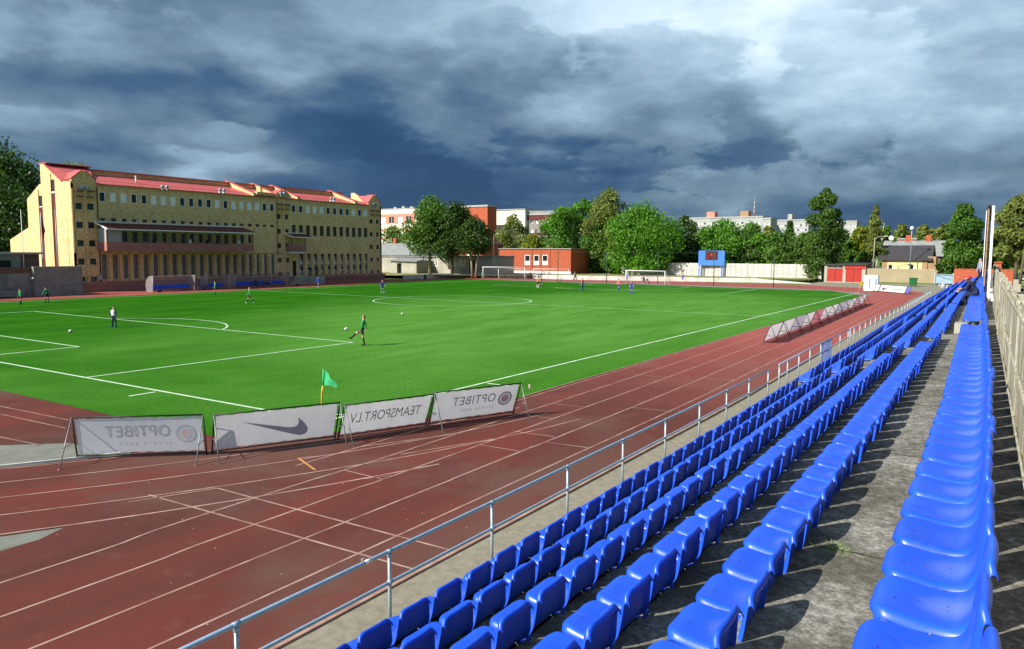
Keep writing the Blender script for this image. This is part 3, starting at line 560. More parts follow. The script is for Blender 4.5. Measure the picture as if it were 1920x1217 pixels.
for k in range(1, 7):
    for bi, (b0, b1) in enumerate(BANKS):
        y = (Y0[k]+0.5*math.ceil((b0-Y0[k])/0.5)) if bi == 0 else b0+0.25
        idx = 0
        while y < b1:
            x, z = rx(k, y), tz(k, y); q = onscreen((x-0.2, y, z+0.6))
            if q and q[0] > -40 and q[1] < 1300:
                q1 = onscreen((x-0.2, y+0.2, z+0.7)); vis = q1 and 0 < q1[0] < 1925 and q1[1] < 1235
                if vis: idx += 1
                seats.append((q[2], k, bi, idx, x, y, z))
            y += 0.5
ORD = ['first', 'second', 'third', 'fourth', 'fifth', 'sixth', 'seventh', 'eighth', 'ninth', 'tenth', 'eleventh', 'twelfth', 'thirteenth', 'fourteenth', 'fifteenth', 'sixteenth', 'seventeenth', 'eighteenth', 'nineteenth', 'twentieth']
TENS = {20: 'twenty', 30: 'thirty', 40: 'forty'}
def ordn(n):
    if n <= 20: return ORD[n-1]
    if n % 10 == 0: return TENS[n][:-1]+'ieth'
    return TENS[n//10*10]+'-'+ORD[n % 10-1]
ROWN = {1: 'front row', 2: 'second row from the railing', 3: 'third row from the railing', 4: 'fourth row from the railing', 5: 'fifth row from the railing', 6: 'back row'}
BANKN = ['near bank', 'second bank', 'third bank', 'fourth bank', 'far bank']
seats.sort(); near = [s for s in seats if s[3] > 0][:300]; far_ = [s for s in seats if s not in set(near)]
for i, (dpt, k, bi, idx, x, y, z) in enumerate(near):
    o = link('stadium_seat', seat_me, None, (x, y, z))
    sl_ = (rx(k, y+1)-rx(k, y-1))/2; o.rotation_euler = (0, R(rnd.uniform(-1.2, 1.2)), -math.atan(sl_)+R(rnd.uniform(-1.0, 1.0)))
    tag(o, 'blue seat, %s from the near end of the %s, %s' % (ordn(idx), ROWN[k].replace(' from the railing', ''), BANKN[bi]), 'stadium seat', 'blue seats in rows on the terrace')
    link('side_flange', flange_me, o)
    if dpt < 30: link('support_bracket', leg_me, o)
    if dpt < 12: tag(link('drain_holes', hole_me, o), kind='stuff'); link('bolt', bolt_me, o, (-.34, 0, 0)); link('bolt', bolt_me, o, (-.19, 0, 0))
V, F = seat_shell(low=True); fm = MB(); fm.smooth = True
for dpt, k, bi, idx, x, y, z in far_:
    fm.add([(x+a, y+b, z+c_) for a, b, c_ in V]+[(x+a+0.012, y+b, z+c_-0.012) for a, b, c_ in V], F+[tuple(i+len(V) for i in f[::-1]) for f in F])
tag(fm.build('stadium_seats', m_seat), 'further blue plastic seats running on along the terrace to its far end', 'stadium seats', kind='stuff')

# ---- railing in front of the stand
def railx(y): return bend(10.74, y) if y < 20 else float(np.interp(y, [20, 41, 57, 92], [bend(10.74, 20), 10.32, 10.5, 9.9]))
def railing(ysq, label, mat, zt=1.07):
    t = thing('railing', label, 'railing', (railx(ysq[0]), ysq[0], 0)); ox, oy = railx(ysq[0]), ysq[0]
    pm_ = None
    for y in ysq:
        mb = MB().tube([(0, 0, -0.03), (0, 0, zt-0.02)], 0.027, 8); o = mb.build('post', m_galv2, t, (railx(y)-ox, y-oy, 0))
        MB().tube([(0, -0.05, zt), (0, 0.05, zt)], 0.034, 8).tube([(0, 0, zt-0.09), (0, 0, zt-0.03)], 0.034, 8).tube([(0, -0.04, 0.60), (0, 0.04, 0.60)], 0.032, 8).tube([(0, 0, 0.56), (0, 0, 0.64)], 0.034, 8).build('clamp', mat, o)
    yy = list(np.linspace(ysq[0], ysq[-1], max(2, int((ysq[-1]-ysq[0])/6)+1)))
    MB().tube([(railx(y)-ox, y-oy, zt) for y in yy], 0.030, 10).build('top_rail', mat, t)
    MB().tube([(railx(y)-ox, y-oy, 0.60) for y in yy], 0.027, 8).build('mid_rail', mat, t)
    return t
railing([-16.48, -13.88, -11.28, -8.68, -6.08, -3.39, -.76, 1.83, 4.42, 6.92, 9.37, 11.98], 'long blue grey tube railing between track and seats, nearest section', m_galv)
railing([13.75, 15.2, 17.4, 19.8, 22.3, 25.0, 27.6, 30.2], 'blue grey tube railing section holding the pale blue banner', m_galv)
railing([30.9, 32.3]+[34.5+2.3*i for i in range(25)], 'pale tube railing section at the far end of the stand', m_galv2)
t = thing('wire_tie', 'clear plastic tape wound round the near railing top bar', 'tape', (10.74, -9.12, 1.07)); MB().tube([(0, -0.06, 0), (0, 0.06, 0)], 0.031, 10).build('tape_wrap', m_white, t)
MB().tube([(0, -0.05, 0.03), (0, -0.08, 0.08), (0, -0.12, 0.07), (0, -0.10, 0.02)], 0.004, 5).build('loose_end', m_white, t)
yb0, yb1 = 22.35, 24.95
bn_ = MB(); nx = 10; vs = []
for i in range(nx+1):
    y = yb0+(yb1-yb0)*i/nx; x = railx(y)+0.035+0.02*math.sin(i*1.1)
    for z in (0.0+0.05, 0.55, 1.06): vs.append((x+0.015*math.sin(z*5+i), y, z))
bn_.add(vs, [(3*i+j, 3*i+j+1, 3*i+j+4, 3*i+j+3) for i in range(nx) for j in (0, 1)])
tag(bn_.build('hanging_banner', fab('banner_blue', (0.30, 0.40, 0.80))), 'pale blue cloth banner hung on the railing between two posts', 'banner')

# ---- slatted fence behind the top row
ft_ = thing('slatted_fence', 'weathered upright slat fence behind the top row of seats', 'fence', (0, 0, 0))
slat = {}
for v in range(5):
    h = 1.10+0.016*v
    slat[v] = MB().prism([(-0.018, -0.112), (0.018, -0.112), (0.018, 0.112), (-0.018, 0.112)], -0.02, h).mesh('slat', m_fence)
y = -15.0; i = 0
while y < 31:
    o = link('slat', slat[rnd.randrange(5)], ft_, (fx(y)+rnd.uniform(-.012, .012), y, floor_z(7, y)+rnd.uniform(-.03, .01)))
    o.rotation_euler = (R(rnd.uniform(-.7, .7)), R(rnd.uniform(-1.2, 1.2)), R(1.7)+R(rnd.uniform(-2, 2))); y += 0.262; i += 1
yy = list(np.arange(-15, 31.1, 4.6))
for dz, r_ in ((1.07, 0.024), (0.56, 0.018), (0.12, 0.012)): MB().tube([(fx(q)-0.03, q, floor_z(7, q)+dz) for q in yy], r_, 6).build('fence_rail', m_fence, ft_)
for q in np.arange(-13.2, 31, 2.9): MB().box(-.06, -.07, -1.2, .05, .07, 1.08).build('fence_post', m_palepl, ft_, (fx(q)+0.11, q, floor_z(7, q)))
# ---- edge-on white framed hoarding standing behind the top row
hd = thing('hoarding', 'tall white framed wooden hoarding seen edge on behind the top seats', 'hoarding', (17.42, 12.0, floor_z(7, 12)))
hl_ = 12.0; dxy = (fx(24)-fx(12))
for i, f in enumerate((0, 0.5, 1)): MB().box(-.035, -.035, 0, .035, .035, 3.15).build('white_post', m_white, hd, (dxy*f+0.06, hl_*f, 0))
for i in range(9):
    z0 = 0.62+i*0.276; MB().obox((-0.05, 0.05, z0), (-0.035, 0, 0), (dxy, hl_, 0), (0, 0, 0.262)).build('board', m_wood, hd)
MB().obox((-0.10, -0.02, 3.1), (0.09, 0, 0), (dxy, hl_, 0), (0, 0, 0.07)).build('cap_rail', m_black, hd)
MB().obox((-0.135, 0.05, 0.9), (0.02, 0, 0), (dxy, hl_, 0), (0, 0, 2.1)).build('front_sheet', m_white, hd)
for f, z in ((0.0, .12), (0.02, 0.42), (0.10, .12), (0.18, .12), (0.3, .12)): MB().box(0, -.05, 0, 0.36, .05, .09).build('tie_bar', m_white, hd, (dxy*f+0.08, hl_*f+.1, z))

# ------------------------------------------------------------------ A-frame advertising boards
def text_mesh(body, size, name, space=1.0, xs=1.0):
    cu = bpy.data.curves.new('t', 'FONT'); cu.body = body; cu.size = size; cu.space_character = space; cu.extrude = 0.0015; cu.align_x = 'LEFT'; cu.resolution_u = 4
    o = bpy.data.objects.new('t', cu); C.objects.link(o); me = bake(o); bpy.data.objects.remove(o)
    for v in me.vertices: v.co.x *= xs
    me.name = name; return me
SWOOSH = [(0.0, .30), (.03, .17), (.10, .06), (.20, .01), (.32, .02), (.55, .10), (1.62, .56), (.70, .24), (.48, .19), (.36, .19), (.30, .25), (.31, .36), (.36, .50), (.22, .46), (.09, .42)]
SWOOSH = [(.30, .56), (.13, .38), (.03, .22), (.02, .10), (.08, .02), (.20, 0.0), (.36, .045), (1.66, .60), (.55, .285), (.40, .265), (.31, .29), (.27, .36), (.27, .45)]
def ring_poly(mb, r0, r1, cx, cz, y, t=0.002, n=36):
    for i in range(n):
        a, b = 2*math.pi*i/n, 2*math.pi*(i+1)/n
        mb.quad((cx+r0*math.cos(a), y, cz+r0*math.sin(a)), (cx+r1*math.cos(a), y, cz+r1*math.sin(a)), (cx+r1*math.cos(b), y, cz+r1*math.sin(b)), (cx+r0*math.cos(b), y, cz+r0*math.sin(b)))
def aframe(bl, br, legoff, Hh, label, content=None, sheet=None, frame=m_black, legm=m_steel, group='banner frames', legs=(0.0, 1.0), mirrored=True, slim=1.0, lf=0.48):
    """bl, br: the panel's two lower corners; the legs stand legoff metres away on the right-hand normal."""
    bl, br = np.array(bl, float), np.array(br, float); d = br-bl; L = np.linalg.norm(d); d /= L; ang = math.atan2(d[1], d[0])
    t = thing('advertising_frame', label, 'advertising board', (bl[0], bl[1], 0), ang, group)
    lean = legoff*lf; top = np.array([0, -lean, Hh]); n_ = np.linalg.norm(top); up = top/n_
    def P(u, v, off=0.0): q = up*v; nrm = np.array([0, -up[2], up[1]]); return (u, q[1]+off*nrm[1], q[2]+off*nrm[2]+0.0)
    fr = MB(); r_ = 0.021*slim
    b0 = 0.09
    fr.tube([P(0, 0), P(0, n_)], r_, 6).tube([P(L, 0), P(L, n_)], r_, 6).tube([P(0, n_), P(L, n_)], r_, 6).tube([P(0, b0), P(L, b0)], r_, 6)
    fr.build('frame', frame, t)
    nx = 16; nz = 5; vs = []
    for j in range(nz+1):
        for i in range(nx+1):
            u = 0.06+(L-0.12)*i/nx; v = b0+0.05+(n_-b0-0.10)*j/nz; e = math.sin(math.pi*i/nx)*math.sin(math.pi*j/nz)
            scal = 0.012*(1 if i % 2 else -1) if j in (0, nz) else 0
            vs.append(P(u, v+scal, -0.012-0.02*e+0.003*math.sin(i*1.9+j)))
    sh = MB(); sh.smooth = True; sh.add(vs, [(j*(nx+1)+i, j*(nx+1)+i+1, (j+1)*(nx+1)+i+1, (j+1)*(nx+1)+i) for j in range(nz) for i in range(nx)])
    so = sh.build('printed_sheet', sheet or m_fabric, t)
    if slim == 1.0:
        lc = MB()
        for i in range(12):
            u = 0.1+(L-0.2)*i/11
            lc.tube([P(u, n_), P(u+0.015, n_-0.075)], 0.004, 4, False).tube([P(u, b0), P(u+0.012, b0+0.07)], 0.004, 4, False)
        for i in range(5):
            v = 0.2+(n_-0.35)*i/4; lc.tube([P(0, v), P(0.075, v)], 0.004, 4, False).tube([P(L, v), P(L-0.075, v)], 0.004, 4, False)
        lc.build('lacing', m_black, t)
    for f in legs:
        u = f*L; lg = MB().tube([P(u, n_), (u, -legoff, 0.0)], 0.017*slim, 6).tube([(u-0.02, -legoff-0.03, 0.006), (u+0.06, -legoff+0.02, 0.006)], 0.012*slim, 6)
        lg.build('leg', legm, t)
        a = np.array(P(u, n_*0.42)); b = np.array([u, -legoff*0.78, Hh*0.42]); MB().tube([a, b], 0.011*slim, 5).build('brace', legm, t)
    if content:
        # flat print, seen through from behind; laid out left to right as seen from the front
        def place(me, x, v, mat):
            me.materials.clear(); me.materials.append(mat)
            for vtx in me.vertices:
                xx, yy = vtx.co.x, vtx.co.y
                u = (L-(x+xx)) if mirrored else x+xx
                e = math.sin(math.pi*min(max((u-.06)/(L-.12), 0), 1))*math.sin(math.pi*min(max((v+yy-b0-.05)/(n_-b0-.1), 0), 1))
                vtx.co = P(u, v+yy, -0.012-0.02*e+0.0075)
            link('print', me, t)
        def poly_me(poly, s_, nm='swoosh'): return MB().add([(a*s_, b*s_, 0) for a, b in poly], [list(range(len(poly)))]).mesh(nm, m_ink)
        def rings(cx, cy, r, v, mats):
            for r0, r1, m_ in ((.70*r, r, mats[0]), (0.0, .46*r, mats[1]), (.46*r, .60*r, mats[2])):
                mb = MB(); n = 32
                if r0 == 0: mb.add([(cx+r1*math.cos(2*math.pi*i/n), cy+r1*math.sin(2*math.pi*i/n), 0) for i in range(n)], [list(range(n))])
                else:
                    for i in range(n):
                        a, b = 2*math.pi*i/n, 2*math.pi*(i+1)/n; mb.add([(cx+r0*math.cos(a), cy+r0*math.sin(a), 0), (cx+r1*math.cos(a), cy+r1*math.sin(a), 0), (cx+r1*math.cos(b), cy+r1*math.sin(b), 0), (cx+r0*math.cos(b), cy+r0*math.sin(b), 0)], [(0, 1, 2, 3)])
                me = mb.mesh('ring', m_); place(me, 0, v, m_)
        content(place, L, n_, poly_me, rings)
    return t
def c_opti(ink, red, soft, w0=0.28):
    def f(place, L, n_, poly_me, rings):
        k = L/3.2; r = 0.265*min(1, k*1.05); cx = 0.36*k+r*0.5
        rings(cx, n_*0.56, r, 0, (ink, red, soft))
        me = text_mesh('OPTIBET', 0.46, 'lettering', 1.08, 0.86*k); place(me, cx+r+0.10*k, n_*0.50, ink)
        me = text_mesh('SPORTA BARS', 0.12, 'small_lettering', 1.9, 0.98*k); place(me, cx+r+0.12*k, n_*0.30, soft)
    return f
def c_swoosh(place, L, n_, poly_me, rings): place(poly_me(SWOOSH, 1.12), L*0.24, n_*0.22, m_inkb)
def c_team(place, L, n_, poly_me, rings):
    me = text_mesh('TEAMSPORT.LV', 0.50, 'lettering', 1.0, 0.80); w = max(v.co.x for v in me.vertices); s_ = L*0.80/w
    for v in me.vertices: v.co.x *= s_
    place(me, L*0.11, n_*0.42, m_ink)
GB = 'white banner frames along the near corner of the track'
aframe((-1.99, -6.73), (0.46, -4.62), 1.04, 1.14, 'leftmost white banner frame with a faded ring logo, set apart at an angle', c_opti(thin('pr1', (0.66, 0.69, 0.74)), thin('pr2', (0.78, 0.64, 0.68)), thin('pr3', (0.72, 0.75, 0.80))), thin('thin_sheet', (0.90, 0.91, 0.93)), group=GB, lf=0.22)
aframe((0.50, -4.50), (1.95, -1.47), 1.10, 1.16, 'white banner frame printed with a big slate tick, second from left', c_swoosh, group=GB)
aframe((2.02, -1.42), (3.06, 1.28), 1.12, 1.08, 'white banner frame with reversed block lettering behind the corner flag', c_team, group=GB)
aframe((3.12, 1.34), (4.36, 4.28), 0.95, 1.12, 'white banner frame with clear ring logo at its right end, rightmost', c_opti(m_ink, m_inkr, m_ink2), group=GB)
tag(MB().tube([(4.86, 4.5, 1.02), (4.87, 4.5, 0.9), (4.9, 4.52, 0.84)], [0.035, 0.03, 0.02], 7).build('tied_bag', fab('bag_pink', (0.75, 0.52, 0.5))), 'small pinkish bag tied at the end of the rightmost white banner', 'bag')
bl0, bl1 = np.array([5.78, 29.6]), np.array([4.72, 73.2]); NB = 12
lean_col = [None, None, fab('sheet_mauve', (0.52, 0.49, 0.60)), None, fab('sheet_red', (0.66, 0.22, 0.28)), None, None, fab('sheet_slate', (0.50, 0.50, 0.62)), fab('sheet_lilac', (0.60, 0.55, 0.68)), None, fab('sheet_pink', (0.70, 0.38, 0.44)), None]
NAMES = ['white', 'pale', 'mauve grey', 'pale grey', 'red', 'off white', 'light grey', 'slate', 'lilac', 'grey white', 'pink', 'whitish']
for i in range(NB):
    a = bl0+(bl1-bl0)*i/NB; b = bl0+(bl1-bl0)*(i+0.97)/NB
    # the sheets lean away from the track, the struts stand on the track side
    aframe(a, b, 0.85, 1.10, '%s banner frame, %s along the touchline counting from the near end' % (NAMES[i], ordn(i+1)), None, lean_col[i] or fab('sheet_white', (0.78, 0.77, 0.80)), m_steel if i % 3 else m_black, m_black, 'banner frames in a row along the touchline', (0.04, 0.96), slim=0.95)
# white boards by the far corner, seen from the front
bA, bB = np.array([0.0, 106.2]), np.array([6.55, 98.3]); bm_ = bA+(bB-bA)*0.33; b3 = bA+(bB-bA)*0.93
m_wsheet = fab('sheet_bright', (0.78, 0.78, 0.77)); m_inkk = fab('print_dark', (0.05, 0.05, 0.09)); m_inkg = fab('print_faint', (0.50, 0.48, 0.52))
def c_o2(place, L, n_, poly_me, rings):
    rings(L*0.20, n_*0.52, 0.28, 0, (m_inkg, fab('print_red2', (0.45, 0.12, 0.18)), m_inkg)); me = text_mesh('OPTIBET', 0.42, 'lettering', 1, 0.95); place(me, L*0.36, n_*0.42, m_inkg)
def c_sw2(place, L, n_, poly_me, rings):
    place(poly_me(SWOOSH, 0.95), L*0.12, n_*0.28, m_inkk); me = text_mesh('TEAMSPORT.LV', 0.38, 'lettering', 1, 0.95); place(me, L*0.56, n_*0.40, m_inkg)
def aframe_front(a, b, *args, **kw): return aframe(a, b, *args, mirrored=False, **kw)
GF = 'white boards at the far corner of the track'
# seen from the front, so the panel faces the camera and the struts stand behind it
def front(a, b, label, cont, sheet):
    t = aframe(b, a, 0.9, 1.05, label, None, sheet, group=GF, legs=(0, 1)); d = (a-b)/np.linalg.norm(a-b); L = float(np.linalg.norm(a-b))
    lean = 0.9*0.48; n_ = math.hypot(lean, 1.05); up = np.array([0, -lean/n_, 1.05/n_]); nrm = np.array([0, up[2], -up[1]])
    def place(me, x, v, mat):
        me.materials.clear(); me.materials.append(mat)
        for vt in me.vertices: u = L-(x+vt.co.x); q = up*(v+vt.co.y)+nrm*0.05; vt.co = (u, q[1], q[2])
        link('print', me, t)
    def poly_me(poly, s_, nm='swoosh'): return MB().add([(p*s_, q*s_, 0) for p, q in poly], [list(range(len(poly)))]).mesh(nm, m_ink)
    def rings(cx, cy, r, v, mats):
        for rr, m_ in ((r, mats[0]), (r*.6, mats[1])):
            place(MB().add([(cx+rr*math.cos(2*math.pi*i/24), cy+rr*math.sin(2*math.pi*i/24)+(0.0), 0) for i in range(24)], [list(range(24))]).mesh('ring', m_), 0, 0, m_)
    if cont: cont(place, L, n_, poly_me, rings)
front(bA, bm_, 'short white board with a small red ring, beside the portable toilets', c_o2, m_wsheet)
front(bm_+(bB-bA)*0.012, b3, 'long white board printed with a black tick at the far corner', c_sw2, m_wsheet)
front(b3+(bB-bA)*0.008, bB+(bB-bA)*0.02, 'narrow blue violet board at the right end of the white boards', None, fab('sheet_violet', (0.16, 0.18, 0.62)))

# ------------------------------------------------------------------ clubhouse
class Wall:
    """a vertical wall from p along d (unit), outward normal n; rectangles (s0,h0,s1,h1) are openings"""
    def __init__(s, p, d, n): s.p = np.array(p, float); s.d = np.array([d[0], d[1], 0.0]); s.n = np.array([n[0], n[1], 0.0])
    def P(s, a, h, off=0.0): return tuple(s.p+s.d*a+np.array([0, 0, h])+s.n*off)
    def face(s, mb, s0, s1, h0, h1, ops=(), depth=0.22):
        ss = sorted({s0, s1, *[o[0] for o in ops], *[o[2] for o in ops]}); hs = sorted({h0, h1, *[o[1] for o in ops], *[o[3] for o in ops]})
        for i in range(len(ss)-1):
            j = 0
            while j < len(hs)-1:
                cx, cz = (ss[i]+ss[i+1])/2, (hs[j]+hs[j+1])/2
                if any(o[0] < cx < o[2] and o[1] < cz < o[3] for o in ops): j += 1; continue
                k = j
                while k+1 < len(hs)-1 and not any(o[0] < cx < o[2] and o[1] < (hs[k+1]+hs[k+2])/2 < o[3] for o in ops): k += 1
                mb.quad(s.P(ss[i], hs[j]), s.P(ss[i+1], hs[j]), s.P(ss[i+1], hs[k+1]), s.P(ss[i], hs[k+1])); j = k+1
        for a, b, c, d in ops:
            mb.quad(s.P(a, b), s.P(c, b), s.P(c, b, -depth), s.P(a, b, -depth)); mb.quad(s.P(a, d), s.P(a, d, -depth), s.P(c, d, -depth), s.P(c, d))
            mb.quad(s.P(a, b), s.P(a, b, -depth), s.P(a, d, -depth), s.P(a, d)); mb.quad(s.P(c, b), s.P(c, d), s.P(c, d, -depth), s.P(c, b, -depth))
    def slab(s, mb, a, h, c, d, o0, o1):
        return mb.add([s.P(a, h, o0), s.P(c, h, o0), s.P(c, h, o1), s.P(a, h, o1), s.P(a, d, o0), s.P(c, d, o0), s.P(c, d, o1), s.P(a, d, o1)],
                      [(0, 3, 2, 1), (4, 5, 6, 7), (0, 1, 5, 4), (1, 2, 6, 5), (2, 3, 7, 6), (3, 0, 4, 7)])
def window(w, parent, op, depth, frame_m, pane_m, fw=0.07, mull=None, name='window', lite=False):
    a, b, c, d = op; mb = MB(); o0, o1 = -depth+0.02, -depth+0.08
    if not lite:
        w.slab(mb, a, b, c, b+fw, o0, o1); w.slab(mb, a, d-fw, c, d, o0, o1); w.slab(mb, a, b+fw, a+fw, d-fw, o0, o1); w.slab(mb, c-fw, b+fw, c, d-fw, o0, o1)
        if mull:
            for q in mull:
                if q[0] == 'h': w.slab(mb, a+fw, b+(d-b)*q[1]-fw/2, c-fw, b+(d-b)*q[1]+fw/2, o0, o1-0.004)
                else: w.slab(mb, a+(c-a)*q[1]-fw/2, b+fw, a+(c-a)*q[1]+fw/2, d-fw, o0, o1-0.006)
        f = mb.build(name, frame_m, parent); pb = MB()
    else: f = parent; pb = MB()
    pb.quad(w.P(a, b, -depth+0.03), w.P(c, b, -depth+0.03), w.P(c, d, -depth+0.03), w.P(a, d, -depth+0.03)); pb.build('pane' if not lite else name, pane_m, f)
    return f
BX, BY = -84.6, 34.5; LB = 57.0
ch = thing('clubhouse', 'long tan brick clubhouse with red tin roof and rows of small windows', 'building', (0, 0, 0))
wf = Wall((BX, BY, 0), (0, 1), (1, 0))
ops = []; wins = []
pitch = (31.6-3.6)/19
for i in range(20): o = (3.62+pitch*i, 12.06, 4.46+pitch*i, 13.36); ops.append(o); wins.append(('u', i, o))
for i in range(20): o = (3.68+pitch*i, 9.46, 4.40+pitch*i, 9.90); ops.append(o); wins.append(('s', i, o))
p2 = (53.32-36.11)/11
for i in range(12): o = (36.12+p2*i, 12.14, 37.02+p2*i, 13.40); ops.append(o); wins.append(('u', i+3, o))
for i in range(12): o = (36.14+p2*i, 8.72 if i < 2 else 8.25, 37.02+p2*i, 10.02); ops.append(o); wins.append(('m', i, o))
for i in range(20): o = (3.58+pitch*i, 1.62, 4.30+pitch*i, 4.98); ops.append(o); wins.append(('l', i, o))
for i in range(1, 12): o = (36.16+p2*i, 1.42, 36.98+p2*i, 5.15); ops.append(o); wins.append(('p', i, o))
door = (36.12, 1.30, 36.95, 3.90); ops.append(door)
for i in range(17):                                 # openings on to the balcony
    if i in (0,): continue
    o = (3.66+pitch*i, 6.55 if i % 5 == 3 else 6.75, 4.36+pitch*i, 8.1); ops.append(o); wins.append(('b', i, o))
tow = []
for s0 in (0.52, 32.98, 54.88):
    for dx in (0, 1.52 if s0 < 1 else 1.62):
        for h0, h1 in ((10.9, 11.72), (8.45, 9.25), (6.05, 6.86), (3.62, 4.44), (1.35, 2.0)): o = (s0+dx, h0, s0+dx+0.84, h1); ops.append(o); wins.append(('t', 0, o))
mb = MB(); wf.face(mb, 0, LB+1.1, -0.05, 14.45, ops, 0.24)
# gable end, stepping down towards the back
gp = [(0, -.05), (0, 14.5), (2.2, 14.5), (7.0, 17.15), (7.75, 17.15), (7.75, 14.45), (8.2, 14.45), (11.9, 12.55), (11.9, 8.65), (17.6, 7.0), (17.6, -.05)]
mb.extr([(BX-a, BY, z) for a, z in gp], (0, 0.35, 0))
mb.extr([(BX-a, BY+LB+0.75, z) for a, z in gp[:7]+[(8.2, -.05)]], (0, 0.35, 0))
mb.quad((BX-17.6, BY+0.35, 0), (BX-17.6, BY+0.35, 7), (BX-17.6, BY+LB, 7), (BX-17.6, BY+LB, 0))
# parapet wall under the high ridge, set back
mb.box(BX-7.6, BY+6.0, 14.0, BX-6.2, BY+LB-3.0, 16.75)
mb.build('brick_wall', m_brick, ch)
for s0, s1, hp in ((0.15, 3.3, 15.95), (32.75, 36.05, 15.7), (54.6, 57.95, 16.3)):   # gabled towers with a central rib
    tb_ = MB(); c0 = (s0+s1)/2
    tb_.extr([wf.P(s0, 14.2, 0.003), wf.P(s1, 14.2, 0.003), wf.P(s1, 14.75, 0.003), wf.P(c0+0.22, hp, 0.003), wf.P(c0-0.22, hp, 0.003), wf.P(s0, 14.75, 0.003)], (-0.35, 0, 0))
    wf.slab(tb_, c0-0.18, -0.05, c0+0.18, hp-0.2, 0.006, 0.16); wf.slab(tb_, s0-0.12, 5.2, s0+0.1, 13.6, 0.006, 0.1)
    tb_.build('tower_gable', m_brick, ch)
    cp_ = MB(); cp_.extr([wf.P(s0-.06, 14.75, 0.05), wf.P(c0-.24, hp+.02, 0.05), wf.P(c0-.24, hp+.12, 0.05), wf.P(s0-.1, 14.87, 0.05)], (-1.8, 0, 0)); cp_.extr([wf.P(s1+.06, 14.75, 0.05), wf.P(s1+.1, 14.87, 0.05), wf.P(c0+.24, hp+.12, 0.05), wf.P(c0+.24, hp+.02, 0.05)], (-1.8, 0, 0))
    cp_.build('gable_coping', m_roof, ch)
    rf_ = MB(); rf_.quad(wf.P(s0, 14.8, -0.3), wf.P(c0, hp, -0.3), wf.P(c0, hp, -4.5), wf.P(s0, 14.8, -0.9)); rf_.quad(wf.P(s1, 14.8, -0.3), wf.P(s1, 14.8, -0.9), wf.P(c0, hp, -4.5), wf.P(c0, hp, -0.3)); rf_.build('gable_roof', m_roof, ch)
    cw = MB()                                        # dark ledges under the gables
    wf.slab(cw, s0+0.35, 13.25, c0-0.2, 13.42, 0.004, 0.45); wf.slab(cw, c0+0.2, 13.25, s1-0.35, 13.42, 0.004, 0.45); wf.slab(cw, s0+0.5, 12.5, c0-0.2, 12.62, 0.004, 0.4); wf.slab(cw, c0+0.2, 12.5, s1-0.5, 12.62, 0.004, 0.4)
    cw.build('ledge', m_darkbr, ch)
rfm = MB()
rfm.add([(BX+0.22, BY+3.3, 14.42), (BX+0.22, BY+LB-2.2, 14.42), (BX-6.25, BY+LB-2.2, 16.2), (BX-6.25, BY+3.3, 16.2), (BX+0.22, BY+3.3, 14.30), (BX+0.22, BY+LB-2.2, 14.30)], [(0, 1, 2, 3), (4, 5, 1, 0)])
rfm.add([(BX-1.9, BY-0.05, 14.55), (BX-0.3, BY+3.3, 14.50), (BX-7, BY+6.2, 16.4), (BX-7.1, BY-0.05, 17.25), (BX-6.9, BY+6.2, 17.1)], [(0, 1, 2, 4, 3)])
rfm.box(BX-8.1, BY-0.05, 17.12, BX-5.95, BY+6.0, 17.24); rfm.box(BX-8.1, BY+5.9, 16.76, BX-5.9, BY+LB-2.9, 16.88)
rfm.add([(BX-7.75, BY, 14.5), (BX-12.0, BY, 12.6), (BX-12.0, BY+LB, 12.6), (BX-7.75, BY+LB, 14.5)], [(0, 1, 2, 3)]); rfm.add([(BX-11.95, BY, 8.7), (BX-17.8, BY, 7.02), (BX-17.8, BY+LB, 7.02), (BX-11.95, BY+LB, 8.7)], [(0, 1, 2, 3)])
rfm.extr([(BX-2.2, BY-0.06, 14.5), (BX-7.0, BY-0.06, 17.17), (BX-7.8, BY-0.06, 17.17), (BX-7.8, BY-0.06, 17.27), (BX-6.95, BY-0.06, 17.28), (BX-2.15, BY-0.06, 14.62)], (0, 0.5, 0))
rfm.build('roof', m_roof, ch)
for y0, y1 in ((28.4, 28.9), (33.4, 33.8), (37.4, 37.9), (51.0, 51.5)):               # sunlit brick fire walls crossing the roof
    MB().extr([(BX+0.1, BY+y0, 14.32), (BX+0.1, BY+y0, 14.75), (BX-6.6, BY+y0, 17.05), (BX-7.4, BY+y0, 17.05), (BX-7.4, BY+y0, 14.32)], (0, y1-y0, 0)).build('fire_wall', m_brick, ch)
    MB().extr([(BX+0.14, BY+y0-.05, 14.75), (BX+0.14, BY+y0-.05, 14.85), (BX-6.6, BY+y0-.05, 17.15), (BX-7.4, BY+y0-.05, 17.15), (BX-7.4, BY+y0-.05, 17.05), (BX-6.6, BY+y0-.05, 17.05)], (0, y1-y0+.1, 0)).build('coping', m_roof, ch)
MB().box(BX-1.4, BY+29.2, 14.6, BX+0.02, BY+32.6, 15.15).box(BX-1.9, BY+30.6, 15.1, BX-1.0, BY+31.1, 16.1).build('roof_box', m_brick, ch)
eg = MB().tube([(BX+0.2, BY+3.4, 14.78), (BX+0.2, BY+32.6, 14.78)], 0.018, 4).tube([(BX+0.2, BY+36.2, 14.78), (BX+0.2, BY+54.4, 14.78)], 0.018, 4)
for i in range(26): eg.tube([(BX+0.2, BY+3.6+i*2, 14.4), (BX+0.2, BY+3.6+i*2, 14.78)], 0.015, 4)
eg.build('snow_guard', m_maroon, ch)
for i, o in enumerate([(q[1], q[2]) for q in [(0, 10.4, 15.3)]]): MB().tube([(BX-2.6, BY+10.4, 15.0), (BX-2.6, BY+10.4, 16.0)], 0.09, 8).tube([(BX-2.6, BY+10.4, 16.0), (BX-2.6, BY+10.4, 16.15)], 0.16, 8).build('vent_pipe', m_white, ch)
